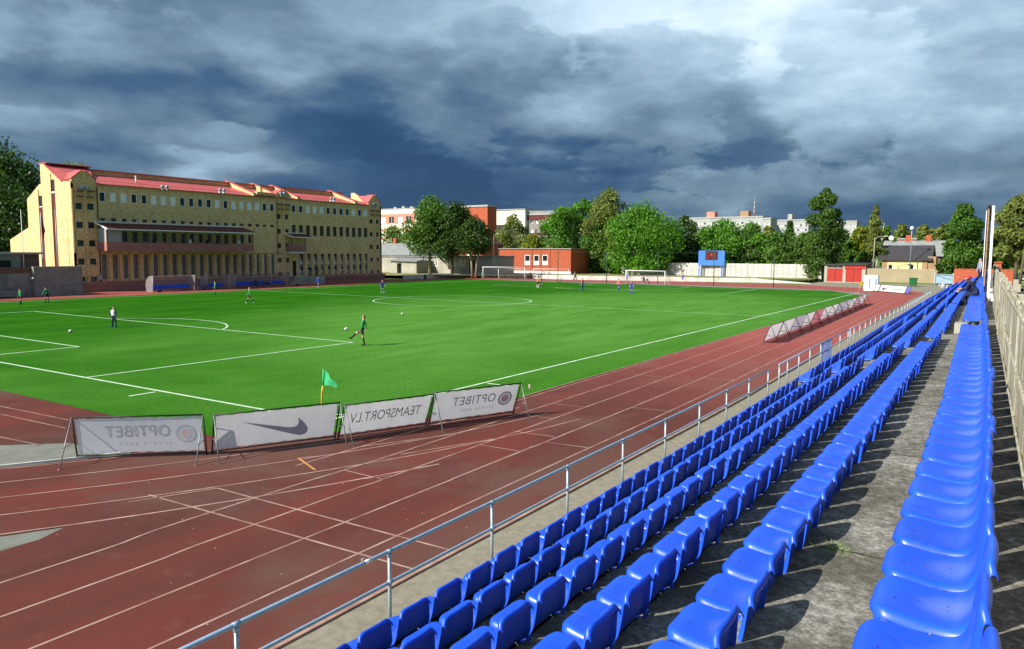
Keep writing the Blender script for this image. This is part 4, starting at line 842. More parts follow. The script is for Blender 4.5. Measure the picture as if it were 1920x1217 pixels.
for s0, h0 in ((12.5, 14.40), (22.0, 14.62), (44.8, 14.72), (33.6, 14.9), (1.15, 13.5), (55.6, 14.3)):   # lamp clusters on the eave
    lp = MB()
    for k in range(2):
        q = wf.P(s0+0.1+k*0.72, h0+0.28, 0.35); lp.ball(q, 0.27, 10, 6, (0.7, 1, 1)); lp.box(q[0]-.35, q[1]-.1, q[2]-.5, q[0]+.1, q[1]+.1, q[2]-.2)
    lp.build('flood_lamp', m_galv2, ch)
for kind, i, o in wins:
    if kind == 'u':
        dark = i in (0, 3, 4, 8, 9, 11, 18, 19, 5+3, 7+3, 10+3); window(wf, ch, o, 0.05, m_white, m_glass if dark else m_blind_sky, 0.085, [('v', 0.74)] if not dark else None)
    elif kind == 's': window(wf, ch, o, 0.2, m_steel if i % 3 else m_white, m_glassg, 0.04)
    elif kind == 'm': window(wf, ch, o, 0.2, m_netp, m_glassg, 0.05, [('h', 0.5)])
    elif kind == 'l': window(wf, ch, o, 0.22, m_steel, m_grate, 0.05, [('h', 0.855), ('v', 0.33), ('v', 0.66), ('h', .2), ('h', .4), ('h', .6)])
    elif kind == 'b': window(wf, ch, o, 0.2, m_palepl, m_glass, 0.06)
    elif kind == 't': window(wf, ch, o, 0.2, m_netp, m_glassg, 0.05)
    elif kind == 'p':
        # black and white player posters behind the panes: flat print, abstract here
        f = window(wf, ch, o, 0.22, m_steel, m_glass, 0.05, [('h', 0.86)])
        a, b, c, d = o; pr = MB(); pr2 = MB(); xm = (a+c)/2+rnd.uniform(-.06, .06)
        pr.add([wf.P(xm+0.13*math.cos(t), d-0.95+0.17*math.sin(t), -0.175) for t in np.arange(0, 6.28, .7)], [list(range(9))])
        sh = rnd.uniform(-.14, .14)
        pr.add([wf.P(xm-.28, d-1.25, -0.176), wf.P(xm-.34+sh*.3, d-1.9, -0.176), wf.P(xm-.16+sh, d-2.45, -0.176), wf.P(xm+.18+sh, d-2.4, -0.176), wf.P(xm+.32, d-1.75, -0.176), wf.P(xm+.22, d-1.2, -0.176)], [list(range(6))])
        pr.add([wf.P(xm-.2+sh, d-2.85, -0.176), wf.P(xm-.3-sh, d-3.55, -0.176), wf.P(xm-.12-sh, d-3.55, -0.176), wf.P(xm+.02+sh, d-2.8, -0.176)], [(0, 1, 2, 3)])
        pr.add([wf.P(xm+.05+sh, d-2.8, -0.177), wf.P(xm+.08-sh, d-3.5, -0.177), wf.P(xm+.26-sh, d-3.5, -0.177), wf.P(xm+.24+sh, d-2.85, -0.177)], [(0, 1, 2, 3)])
        q = pr.build('poster_print', [pm('poster_pale', (0.85, 0.85, 0.84), (0.45, 0.45, 0.46), 4.5, 0.5), ][0], f)
        pr2.add([wf.P(xm-.2+sh, d-1.5-abs(sh), -0.168), wf.P(xm+.05, d-1.95, -0.168), wf.P(xm+.18+sh, d-2.9, -0.168), wf.P(xm-.1+sh, d-2.6, -0.168)], [(0, 1, 2, 3)]); pr2.build('poster_shade', pm('poster_dark', (0.06, 0.05, 0.06), (0.03, 0.03, 0.035), 5, 0.5), f)
for o_ in [o for k, i, o in wins if k == 'l'] + [o for k, i, o in wins if k == 'p']: pass
for i in range(19): a = 4.30+pitch*i; q = MB(); wf.slab(q, a+0.12, 1.3, a+pitch-0.72-0.12, 5.1, 0.004, 0.30); q.build('pier', m_brick, ch)      # piers between the tall windows
for i in range(1, 11): a = 36.98+p2*i; q = MB(); wf.slab(q, a+0.12, 1.38, a+p2-0.82-0.12, 5.2, 0.004, 0.26); q.build('pier', m_brick, ch)
pn = MB(); wf.slab(pn, 0.3, -0.02, 37.8, 0.62, 0.01, 0.9); wf.slab(pn, 0.3, 0.62, 37.8, 1.26, 0.01, 0.62); wf.slab(pn, 40.7, -0.02, 57.8, 0.75, 0.01, 0.9); wf.slab(pn, 40.7, 0.75, 58.0, 1.33, 0.01, 1.05); pn.build('plinth', m_pinkp, ch)
dr = MB(); wf.slab(dr, door[0], door[1], door[2], door[3], -0.2, -0.1); dr.build('door', pm('door_brown', (0.035, 0.015, 0.012), None, 2, 0.5), ch)
st = MB(); wf.slab(st, 37.5, -0.02, 40.6, 1.3, 0.03, 3.0); wf.slab(st, 35.9, -0.02, 37.4, 1.28, 0.03, 2.4)
for i in range(6): wf.slab(st, 35.9-0.3*(i+1), -0.02, 35.9-0.3*i, 1.28-0.2*(i+1), 1.2, 2.4)
st.build('entrance_steps', m_palepl, ch)
hr = MB(); hr.tube([wf.P(37.6, 2.25, 2.9), wf.P(40.5, 2.25, 2.9)], 0.03, 5); hr.tube([wf.P(34.0, 0.9, 2.4), wf.P(35.9, 2.25, 2.4)], 0.03, 5)
for s_ in (37.6, 38.6, 39.6, 40.5): hr.tube([wf.P(s_, 1.3, 2.9), wf.P(s_, 2.25, 2.9)], 0.025, 5)
hr.build('handrail', m_steel, ch)
def balcony(s0, s1, dep, hb, hpar, hroof, hattach, canopy_over):
    pb = MB(); wf.slab(pb, s0, hb, s1, hb+0.16, 0.0, dep); wf.slab(pb, s0, hb+0.16, s1, hpar, dep-0.1, dep); wf.slab(pb, s0, hb+0.16, s0+0.1, hpar, 0.0, dep-0.1); wf.slab(pb, s1-0.1, hb+0.16, s1, hpar, 0.0, dep-0.1)
    wf.slab(pb, s0, hb+0.40, s1, hb+0.46, dep, dep+0.03); pb.build('parapet', m_pinkp, ch)
    cn = MB(); o = canopy_over
    cn.add([wf.P(s0-0.25, hattach, 0.02), wf.P(s1+o-0.9, hattach, 0.02), wf.P(s1+o, hroof, dep+0.35), wf.P(s0-0.1, hroof, dep+0.35), wf.P(s0-0.25, hattach-0.1, 0.02), wf.P(s1+o-0.9, hattach-0.1, 0.02), wf.P(s1+o, hroof-0.06, dep+0.35), wf.P(s0-0.1, hroof-0.06, dep+0.35)], [(0, 1, 2, 3), (7, 6, 5, 4), (1, 5, 6, 2), (0, 3, 7, 4)]); cn.build('canopy_roof', m_maroon, ch)
    ed = MB(); wf.slab(ed, s0-0.1, hroof-0.17, s1+o, hroof-0.02, dep+0.352, dep+0.42); wf.slab(ed, s0-0.25, hattach, s1+o-0.9, hattach+0.13, 0.004, 0.14); ed.obox(wf.P(s0-0.28, hattach-0.12, 0.02), (0, 0.06, 0), np.array(wf.P(s0-0.1, hroof-0.17, dep+0.4))-np.array(wf.P(s0-0.28, hattach-0.12, 0.02)), (0, 0, 0.2)); ed.build('canopy_edge', m_white, ch)
    n = max(2, int((s1-s0)/5.5)+1)
    for i in range(n): s_ = s0+0.08+(s1-s0-0.16)*i/(n-1); q = MB(); wf.slab(q, s_-.05, hpar, s_+.05, hroof-0.1, dep-0.11, dep-0.01); q.build('balcony_post', m_maroon if i in (0, n-1) else m_netp, ch)
balcony(3.1, 26.4, 2.4, 5.46, 6.6, 8.42, 9.25, 0.6)
balcony(34.75, 37.9, 1.4, 5.42, 6.55, 8.0, 8.55, 1.5)
sc = MB(); wf.slab(sc, 3.15, 6.6, 3.2, 8.45, 0.3, 2.3); wf.slab(sc, 3.25, 6.6, 5.2, 8.3, 2.28, 2.32); sc.build('glass_screen', m_panel, ch)
un = MB(); wf.slab(un, 37.6, 5.22, 34.75, 5.42, 0.0, 1.5); un.build('balcony_soffit', m_white, ch)
for s_ in (9.9, 15.6, 18.3, 20.1, 24.0):             # people and white chairs at balcony tables read as dark and pale shapes
    q = MB(); wf.slab(q, s_, 6.62, s_+0.42, 7.15 if s_ != 20.1 else 6.95, 1.7, 1.74); wf.slab(q, s_, 6.3, s_+0.42, 6.62, 1.2, 1.7)
    tag(q.build('balcony_chair', m_white if s_ in (15.6, 24.0) else m_black), '%s chair back showing above the pink balcony parapet, %s from the left' % ('white' if s_ in (15.6, 24.0) else 'dark', ordn([9.9, 15.6, 18.3, 20.1, 24.0].index(s_)+1)), 'chair', 'chairs on the clubhouse balcony')
for a, b in (((8.45), 1), ((4.9), 2)):
    sl = MB(); w_ = 0.85
    hi = (12.9 if b == 1 else 14.9)
    sl.box(BX-a, BY-0.012, 3.3, BX-a+w_, BY+0.0, 11.4 if b == 1 else 13.15); sl.build('dark_slot', m_maroon, ch)
    s2_ = MB(); s2_.box(BX-a, BY-0.012, 11.45 if b == 1 else 13.3, BX-a+w_, BY, hi); q = s2_.build('slot_window', m_glass, ch)
    s3_ = MB(); s3_.box(BX-a, BY-0.05, 11.34 if b == 1 else 13.1, BX-a+w_, BY-0.012, 11.46 if b == 1 else 13.3); s3_.build('slot_sill', m_white, ch)
    s4_ = MB(); s4_.box(BX-a-0.12, BY-0.12, 3.3, BX-a-0.0, BY-0.013, hi+0.8); s4_.build('rib', m_brick, ch)
eb = MB(); wf.slab(eb, 2.95, 1.55, 3.35, 2.2, 0.02, 0.3); eb.build('meter_box', m_galv2, ch)
cable = MB(); cable.tube([wf.P(26.6, 5.15, 0.08), wf.P(34.7, 5.2, 0.08)], 0.03, 4); cable.tube([wf.P(33.0, 5.0, .15), wf.P(33.0, 14, .15)], 0.05, 4).tube([wf.P(3.35, 1.3, .08), wf.P(3.35, 14, .08)], 0.06, 5); cable.build('drain_pipe', m_maroon, ch)

# ---- grey block wall and ruin left of the clubhouse
gw = thing('block_wall', 'grey rendered block wall in front of the sunlit clubhouse gable', 'wall', (0, 0, 0))
for i, (z0, z1) in enumerate(((0, 1.18), (1.2, 2.3), (2.32, 3.55))): MB().box(-79.6+0.02*i, 27.0, z0, -79.0+0.02*(i % 2), 32.6, z1).build('block_course', m_greyblk, gw)
MB().obox((-79.6, 26.96, 0), (-.5, 0, 0), (2.7, -22, 0), (0, 0, 2.75)).build('rendered_wall', m_greyblk, gw)
MB().obox((-79.63, 26.9, 2.76), (-.5, 0, 0), (2.6, -22, 0), (0, 0, 0.7)).build('brick_band', m_darkbr, gw)
MB().box(-79.2, 22.6, 0.1, -78.3, 24.9, 0.75).box(-79.2, 18.6, 0.1, -78.2, 21.6, 0.5).box(-78.9, 24.0, 1.15, -78.55, 24.6, 2.3).build('broken_ledge', m_greyblk, gw)
MB().obox((-78.62, 19.2, 1.0), (.04, 0, 0), (-.1, 1.2, 0), (0, 0, 1.6)).build('pale_patch', m_panel, gw)
sh_ = thing('brick_shed', 'low grey flat roofed brick shed above the block wall at the left edge', 'shed', (0, 0, 0))
MB().box(-90, 12, 0, -81.0, 28.6, 5.0).build('shed_wall', m_darkbr, sh_); MB().box(-90.3, 11.5, 5.0, -80.7, 28.9, 5.25).build('shed_roof', m_panel, sh_); MB().obox((-80.98, 26.5, 3.4), (0.02, 0, 0), (0, -12, 0), (0, 0, 1.6)).build('render_coat', m_greyblk, sh_)
MB().box(-80.97, 20.8, 3.35, -80.93, 22.0, 4.3).box(-80.97, 24.2, 3.35, -80.93, 25.4, 4.3).build('shed_window', m_black, sh_)
for i, (px, top, base, fl) in enumerate(((48, 392, 555, 0), (84, 398, 552, 1), (111, 392, 548, 0))):
    b = on(px, base); t_ = at(px, top, b[1]); b[0] += 0.35 if False else 0
    fp = thing('flagpole', ['thin white flagpole nearest the left edge, in front of the grey wall', 'thin white flagpole carrying the dark maroon flag by the gable', 'thin grey flagpole nearest the clubhouse corner'][i], 'flagpole', b, 0, 'flagpoles by the clubhouse')
    MB().tube([(0, 0, 0), (0, 0, (t_[2]-b[2])*0.5), (0, 0, t_[2]-b[2])], [0.06, 0.05, 0.03], 8).build('pole', m_galv2 if i == 2 else m_white, fp)
    MB().box(-.12, -.12, -.03, .12, .12, .12).build('foot', m_palepl, fp)
    if fl:
        fb = MB(); fb.smooth = True; zt = t_[2]-b[2]-0.25; vs = []
        for j in range(7):
            for k in range(4): vs.append((0.06+0.02*math.sin(j+k), 0.02+k*0.13*(1-.5*abs(j-3)/3)+0.03*math.sin(j*.9)*(k > 1), zt-j*0.36-k*0.30-0.04*math.sin(k*2+j)))
        fb.add(vs, [(j*4+k, j*4+k+1, j*4+k+5, j*4+k+4) for j in range(6) for k in range(3)]); tag(fb.build('flag', m_flagr, None, b), 'dark maroon flag hanging limp from a pole beside the gable', 'flag')

# ------------------------------------------------------------------ dugouts along the far touchline
m_plex, gg = new_mat('scratched_clear_sheet'); tr = gg.n('ShaderNodeBsdfTransparent', i_Color=(0.88, 0.86, 0.86, 1)); df = gg.n('ShaderNodeBsdfPrincipled', i_Roughness=0.25); df.inputs['Base Color'].default_value = (0.50, 0.44, 0.44, 1)
x_ = gg.n('ShaderNodeMixShader', i_0=0.42, i_1=tr.outputs[0], i_2=df.outputs[0]); gg.n('ShaderNodeOutputMaterial', i_Surface=x_.outputs[0])
def dugout(y0, y1, X, label):
    t = thing('dugout', label, 'dugout', (X, y0, 0), 0, 'team dugouts by the far touchline'); L = y1-y0
    prof = [(0.0, 0.0), (-1.5, 0.05)]; arc = [(-1.45+0.0, 0.0), (-1.55, 0.9), (-1.35, 1.6), (-0.85, 2.0), (-0.2, 2.12), (0.25, 2.08)]
    sm_ = MB(); sm_.smooth = True; n = len(arc)
    sm_.add([(x, 0, z) for x, z in arc]+[(x, L, z) for x, z in arc], [(i, i+1, n+i+1, n+i) for i in range(n-1)]); sm_.build('clear_canopy', m_plex, t)
    for yy in (0.0, L): MB().add([(x, yy, z) for x, z in arc]+[(0.1, yy, 0)], [list(range(n+1))]).build('end_sheet', m_plex, t)
    k = max(2, int(L/3.2)+1)
    for i in range(k):
        yy = L*i/(k-1); MB().tube([(x, yy, z) for x, z in arc], 0.035, 5).tube([(0.05, yy, 0), (0.05, yy, 2.08)], 0.03, 5).build('hoop', m_galv2, t)
    for i in range(int(L/0.52)):
        yy = 0.3+i*0.52
        if yy > L-0.4: break
        MB().extr([(-0.45, yy, 0.42), (-0.45, yy, 0.47), (-0.86, yy, 0.46), (-0.98, yy, 0.86), (-1.02, yy, 0.86), (-0.92, yy, 0.42)], (0, 0.44, 0)).build('seat', m_seat, t)
    MB().box(-0.9, 0.1, 0.3, -0.6, L-0.1, 0.4).build('bench_beam', m_steel, t)
    return t
dug = [on(284, 547), on(383, 545), on(427, 541), on(457, 540), on(541, 534)]
dugout(40.6, 46.8, -77.0, 'leftmost clear plastic dugout with blue seats below the balcony'); dugout(48.9, 52.6, -77.2, 'short clear plastic dugout in the middle beside the navy banner'); dugout(54.4, 64.2, -78.2, 'clear plastic dugout with two people on its blue bench')
tag(MB().obox((-76.6, 46.95, 0.05), (0.04, 0, 0), (-0.1, 1.85, 0), (0, 0, 0.75)).build('navy_banner', pm('navy_cloth', (0.016, 0.016, 0.10), (0.2, 0.2, 0.3), 0.9, 0.8)), 'navy banner with white marks hung between two dugouts', 'banner')
def bag(loc, label, m_, s_=1.0):
    b = MB(); b.ball((0, 0, .16*s_), .2*s_, 10, 6, (1, 1.8, .8)); b.tube([(0, -.2*s_, .28*s_), (0, 0, .42*s_), (0, .2*s_, .28*s_)], .015, 5); tag(b.build('kit_bag', m_, None, loc), label, 'bag')
bag((-76.4, 41.2, 0), 'black kit bag on the track at the left dugout', m_black); bag((-76.9, 64.9, 0), 'black kit bag beside the right end of the largest dugout', m_black)
MB_ = MB(); MB_.prism([(0.17*math.cos(t), 0.17*math.sin(t)) for t in np.arange(0, 6.2, .6)], 0, 0.02)

# ------------------------------------------------------------------ goals, flags, balls, scoreboard, ball stop
def netgrid(mb, A, B, Cc, D, nu, nv, w=0.012):
    A, B, Cc, D = [np.array(q, float) for q in (A, B, Cc, D)]
    for i in range(nu+1): t = i/nu; mb.tube([A+(B-A)*t, D+(Cc-D)*t], w/2, 3, False)
    for j in range(nv+1): t = j/nv; mb.tube([A+(D-A)*t, B+(Cc-B)*t], w/2, 3, False)
def goal(l, r, h, dep, label, group, pr=0.06, gm=m_white):
    l, r = np.array(l, float), np.array(r, float); d = r-l; L = np.linalg.norm(d); ang = math.atan2(d[1], d[0]); t = thing('football_goal', label, 'goal', (l[0], l[1], 0), ang, group)
    for x in (0, L): MB().tube([(x, 0, 0), (x, 0, h)], pr, 8).build('goal_post', gm, t)
    MB().tube([(-pr, 0, h), (L+pr, 0, h)], pr, 8).build('crossbar', gm, t)
    sp = MB()
    for x in (0, L): sp.tube([(x, 0, h), (x, dep*0.45, h-0.05), (x, dep, 0.05), (x, 0, 0.05)], 0.025, 5)
    sp.tube([(0, dep, 0.05), (L, dep, 0.05)], 0.025, 5); sp.build('stanchion', m_steel, t)
    nt = MB(); netgrid(nt, (0, dep*.45, h-.05), (L, dep*.45, h-.05), (L, dep, .05), (0, dep, .05), 26, 9); netgrid(nt, (0, 0, h), (L, 0, h), (L, dep*.45, h-.05), (0, dep*.45, h-.05), 26, 3)
    for x in (0, L): netgrid(nt, (x, 0, h), (x, dep*.45, h), (x, dep, .05), (x, 0, .05), 5, 8)
    tag(nt.build('net', m_net, t), kind='stuff'); return t
goal((-38.1, 104.6), (-30.3, 103.2), 2.44, 1.9, 'white football goal on the far goal line', 'football goals', 0.065)
goal((-74.5, 112.4), (-66.0, 115.4), 2.44, 1.6, 'larger white spare goal parked on the track before the white building', 'spare goals parked beyond the bend')
goal((-71.5, 113.8), (-64.6, 116.5), 2.1, 1.2, 'smaller spare goal parked behind the larger one', 'spare goals parked beyond the bend', 0.05)
goal((-65.2, 117.6), (-58.3, 120.2), 2.1, 1.2, 'low spare goal in front of the red brick building', 'spare goals parked beyond the bend', 0.05)
def cflag(x, y, h, fm_, label, pm_=m_yell, a=R(-20), green_top=True):
    t = thing('corner_flag', label, 'corner flag', (x, y, 0), 0, 'corner flags')
    MB().tube([(0, 0, 0), (0.03, 0.01, h*0.55), (0.075, 0.02, h-0.52)], 0.028, 8).build('pole', pm_, t); MB().tube([(0.075, 0.02, h-0.52), (0.115, 0.03, h)], 0.033, 8).build('sleeve', fm_, t)
    f = MB(); f.smooth = True; vs = []
    for i in range(7):
        for j in range(5):
            u = i/6; v = j/4; top = 0.0-0.34*u; bot = -0.52-0.06*u+0.04*math.sin(u*3); s_ = 0.40*u
            z = top+(bot-top)*v; vs.append((0.115+s_*math.cos(a)+0.05*math.sin(u*7+v*2)*u, 0.03+s_*math.sin(a)+0.07*math.sin(u*6+v*3)*u, h+z))
    f.add(vs, [(i*5+j, i*5+j+1, i*5+j+6, i*5+j+5) for i in range(6) for j in range(4)]); f.build('flag_cloth', fm_, t)
cflag(-0.12, -0.08, 1.68, m_flag, 'near corner flag, green cloth on a yellow pole behind the banners', a=R(10)); cflag(0.3, 99.4, 1.55, m_flagy, 'far right corner flag with yellow pole beside the white boards'); cflag(-68.4, 103.4, 1.6, m_flag, 'distant left corner flag, green on a yellow pole')
m_ball = pm('white_ball', (0.78, 0.78, 0.76), (0.10, 0.10, 0.10), 9, 0.4, detail=0)
def ball(p, label, dark=False, z=0.11):
    tag(MB().ball((0, 0, 0), 0.115, 16, 10).build('football', m_ball if not dark else pm('dark_ball', (0.05, 0.06, 0.05), (0.2, 0.2, 0.2), 9, 0.4), None, (p[0], p[1], z)), label, 'football', 'footballs on the pitch')
ball(on(132, 624), 'white football on the grass left of the goalkeeper'); ball(on(754, 591), 'white football lying alone in the middle of the near half'); ball(on(724, 549), 'dark football at the feet of the blue player near mid field', True); ball(on(1069, 541), 'dark football near the far penalty spot', True)
_b = at(649, 617, 14.1); ball(_b, 'football in the air at the kicking player\'s boot', z=_b[2]); _b = at(62, 522, 19.5); ball(_b, 'football in the air above two green players at left', z=_b[2])
# ball-stop posts and cable
bs = [on(1046, 529), on(1137, 531), on(1233, 533.5), on(1338, 536), on(1450, 538.5)]
tops = [470, 471, 472, 473, 474]; bpx = [1046, 1137, 1233, 1338, 1450]; tp = []
n_ = thing('ball_stop', 'tall thin green posts with a top cable behind the far goal', 'ball stop', (bs[2][0], bs[2][1], 0))
for b, tpx, bx in zip(bs, tops, bpx):
    b = b if True else b; z = at(bx, tpx, b[1])[2]; MB().tube([(0, 0, 0), (0, 0, z)], 0.07, 6).build('post', m_netp, n_, b-bs[2]); tp.append(b-bs[2]+np.array([0, 0, z-0.03]))
cb = MB()
for p, q in zip(tp[:-1], tp[1:]): cb.tube([p, (p+q)/2-np.array([0, 0, .18]), q], 0.022, 4, False)
cb.build('cable', m_netp, n_)
# scoreboard
sy = 141.2; a = at(1310, 470, sy); b = at(1358, 498, sy); x0, x1 = a[0], b[0]; z1, z0 = a[2], b[2]
sb = thing('scoreboard', 'blue scoreboard on legs with a small dark red display', 'scoreboard', (x0, sy, 0.6)); Wd = x1-x0
MB().box(0, 0, z0-.6, Wd, 0.35, z1-.6).build('board', m_sblue, sb)
for x in (0.05, 0.55, Wd-0.75, Wd-0.25): MB().box(x, .05, -0.65, x+.18, .25, z0-.6).build('leg', m_sblue, sb)
dsp = MB().box(Wd*.27, -0.07, (z1-.6)-(z1-z0)*.62, Wd*.74, -0.003, z1-.6-.08).build('display', pm('display_dark', (0.07, 0.008, 0.012), None, 2, 0.4), sb)
m_led = pm('display_digits', (0.40, 0.03, 0.04), (0.30, 0.02, 0.03), 2, 0.5)
dg_ = MB()
for (u, v, w_, h_) in ((.31, .30, .10, .03), (.31, .40, .02, .14), (.39, .40, .02, .14), (.46, .14, .06, .2), (.55, .14, .02, .2), (.60, .14, .06, .03), (.60, .3, .06, .03), (.32, .12, .08, .03), (.52, .44, .05, .03), (.62, .44, .07, .03)):
    X0 = Wd*u; Z1 = z1-.6-.1-(z1-z0)*v; dg_.box(X0, -0.085, Z1-(z1-z0)*h_, X0+Wd*w_, -0.0715, Z1)
dg_.build('digits', m_led, dsp)

# ---- low whitewashed kerb wall round the far bend
lwp = [on(757, 524), on(850, 520.5), on(905, 520), on(1000, 522.5), on(1100, 525), on(1200, 526.5), on(1300, 528), on(1420, 530), on(1520, 532)]
lw = thing('low_white_wall', 'low whitewashed wall curving round the far bend of the track', 'wall', lwp[4])
for i, (p, q) in enumerate(zip(lwp[:-1], lwp[1:])):
    if i == 2: continue
    p, q = p-lwp[4], q-lwp[4]; d = (q-p)[:2]/np.linalg.norm((q-p)[:2]); nn = np.array([-d[1], d[0]])*0.22; h0 = 0.85 if i < 6 else 0.75; h1 = 0.85 if i < 7 else 0.1
    MB().add([(*(p[:2]), 0), (*(q[:2]), 0), (*(q[:2]+nn), 0), (*(p[:2]+nn), 0), (*(p[:2]), h0), (*(q[:2]), h1), (*(q[:2]+nn), h1), (*(p[:2]+nn), h0)], [(0, 3, 2, 1), (4, 5, 6, 7), (0, 1, 5, 4), (1, 2, 6, 5), (2, 3, 7, 6), (3, 0, 4, 7)]).build('wall_length', m_wwall, lw)
for px, py in ((995, 516), (1012, 518), (1030, 515), (1018, 514)):
    p = on(px, py+1.5, 0.62); t_ = MB(); ring_pts = [(0.34*math.cos(a), 0.34*math.sin(a), 0.34) for a in np.arange(0, 6.4, .45)]
    t_.tube([(x, 0.0, 0.34+y) for x, y, z in ring_pts], 0.09, 6); tag(t_.build('tyre', m_black, None, p), {995: 'leftmost', 1012: 'second', 1018: 'third', 1030: 'rightmost'}[px]+' of the dark tyres standing by the low white wall before the red building', 'tyre', 'tyres by the low white wall')
def tap(px, py, label):
    p = on(px, py); q = MB().tube([(0, 0, 0), (0, 0, 1.0)], 0.22, 8); tag(q.build('litter_bin', m_black, None, p), label, 'bin')
tap(797, 524, 'small black bin against the low white wall below the trees')

# ---- white concrete panel fence
def panel_fence(A, B, n, h, label, m_, rows=4, cols=2, z=0.62):
    A, B = np.array(A, float), np.array(B, float); d = B-A; L = np.linalg.norm(d); ang = math.atan2(d[1], d[0]); t = thing('panel_fence', label, 'fence', (A[0], A[1], z), ang); w = L/n
    pmE = MB().box(-.11, -.12, -.1, .11, .12, h+.12).mesh('fence_post', m_)
    for i in range(n+1): link('fence_post', pmE, t, (i*w, 0, 0))
    cw = (w-.22)/cols; ph = h/rows
    pe = MB().box(0.012, -.04, 0.02, cw-0.012, .04, ph-0.10).box(cw/2-.05, -.10, 0.02, cw/2+.05, -.0405, ph-.10).box(0.012, -.02, ph-.0995, cw-.012, .02, ph+.0195).mesh('panel', m_)
    for i in range(n):
        for c_ in range(cols):
            for r_ in range(rows): link('panel', pe, t, (i*w+.11+c_*cw, rnd.uniform(-.012, .012), r_*ph))
    return t
fl, fr_ = on(1095, 517.5, 0.62), on(1541, 527, 0.62)
panel_fence((fl[0], 143.4), (-13.0, 140.6), 9, 2.75, 'long white concrete panel fence behind the far end of the track', m_pfence)

# ------------------------------------------------------------------ garages, walls, gate, toilets, bins at the far right
gx0, gx1 = at(1545, 520, 139.5)[0], at(1622, 520, 139.5)[0]; GWd = gx1-gx0; gz = at(1580, 497, 139.5)[2]
gr = thing('garage', 'pair of garages with bright red doors and pale concrete surrounds', 'garage', (gx0, 139.5, 0))
wl = Wall((0, 0, 0), (1, 0), (0, -1)); mb = MB(); d1 = (0.55, 0.15, GWd*0.46, gz*0.80); d1t = (0.55, gz*.83, GWd*.46, gz*.95); d2 = (GWd*0.53, 0.1, GWd-0.6, gz*0.98)
wl.face(mb, 0, GWd, -0.05, gz, [d1, d1t, d2], 0.15); mb.quad((GWd, 0, 0), (GWd, 7, 0), (GWd, 7, gz), (GWd, 0, gz)); mb.quad((0, 0, 0), (0, 0, gz), (0, 7, gz), (0, 7, 0)); mb.build('surround', m_palepl, gr)
mb = MB(); wl.slab(mb, d1[0], d1[1], d1[2], d1[3], -.14, -.06); o = mb.build('door', m_reddoor, gr); mb = MB(); wl.slab(mb, (d1[0]+d1[2])/2-.04, d1[1], (d1[0]+d1[2])/2+.04, d1[3], -.055, -.03); mb.build('door_seam', m_maroon, o)
mb = MB(); wl.slab(mb, d2[0], d2[1], d2[2], d2[3]*.78, -.14, -.06); o = mb.build('door', m_reddoor, gr); mb = MB(); wl.slab(mb, (d2[0]+d2[2])/2-.04, d2[1], (d2[0]+d2[2])/2+.04, d2[3]*.78, -.055, -.03); mb.build('door_seam', m_maroon, o)
mb = MB(); wl.slab(mb, d2[0]-.2, d2[3]*.8, d2[2]+.5, d2[3]+.06, -.12, 0.06); mb.build('lintel_board', m_reddoor, gr)
for i in range(3): a = d1t[0]+(d1t[2]-d1t[0])*i/3; window(wl, gr, (a+.08, d1t[1], a+(d1t[2]-d1t[0])/3-.08, d1t[3]), .14, m_palepl, m_glass, .05)
MB().add([(-.3, -.3, gz+.02), (GWd+.3, -.3, gz+.02), (GWd+.3, 7.3, gz+.3), (-.3, 7.3, gz+.3), (-.3, -.3, gz+.14), (GWd+.3, -.3, gz+.14), (GWd+.3, 7.3, gz+.42), (-.3, 7.3, gz+.42)], [(0, 3, 2, 1), (4, 5, 6, 7), (0, 1, 5, 4), (1, 2, 6, 5), (2, 3, 7, 6), (3, 0, 4, 7)]).build('roof', m_dkroof, gr)
MB().box(GWd, 0, 0, GWd+.06, 7, gz).build('side_wall', m_darkbr, gr)
ws = at(1630, 520, 139.8)[0]; we = at(1752, 520, 139.8)[0]; wz = at(1690, 505, 139.8)[2]
tw = thing('tan_wall', 'plain tan rendered yard wall below the yellow house', 'wall', (ws, 139.8, 0)); MB().box(-1.4, 0, -.05, we-ws, .3, wz).build('render', m_tan, tw); MB().box(-1.4, -.02, wz, we-ws, .34, wz+.08).build('coping', m_panel, tw); MB().box(we-ws-.5, -.09, -.05, we-ws+.35, -.003, wz-.02).build('end_pier', m_tan, tw)
tag(MB().quad((ws-1.2, 138.6, 0.001), (we, 138.6, 0.001), (we, 139.8, 0.25), (ws-1.2, 139.8, 0.25)).build('grass_verge', m_grass), kind='structure')
g0, g1 = at(1753, 520, 139.6)[0], at(1787, 520, 139.6)[0]; gzz = at(1770, 514, 139.6)[2]
ga = thing('yard_gate', 'pale blue sheet metal gate between tan wall and red brick wall', 'gate', (g0, 139.6, 0))
MB().box(0, 0, .12, g1-g0, .05, gzz).build('sheet', m_gateb, ga); MB().box(-.1, -.06, 0, .08, .12, gzz+.2).build('gate_post', m_galv2, ga); MB().box(g1-g0-.08, -.06, 0, g1-g0+.1, .12, gzz+.2).build('gate_post', m_galv2, ga)
MB().tube([(.1, -.04, gzz-.15), (g1-g0-.1, -.04, gzz-.15)], .04, 5).tube([(.1, -.04, gzz-.15), (.1, -.04, .2), (g1-g0-.1, -.04, .2), (g1-g0-.1, -.04, gzz-.15)], .04, 5).tube([(.3, -.04, gzz-.3), (g1-g0-.3, -.04, gzz*.45)], .03, 5).build('gate_frame', m_netp, ga)
bw = at(1787, 520, 139.4)[0]; bw1 = at(1856, 520, 139.4)[0]; bz = at(1820, 505, 139.4)[2]
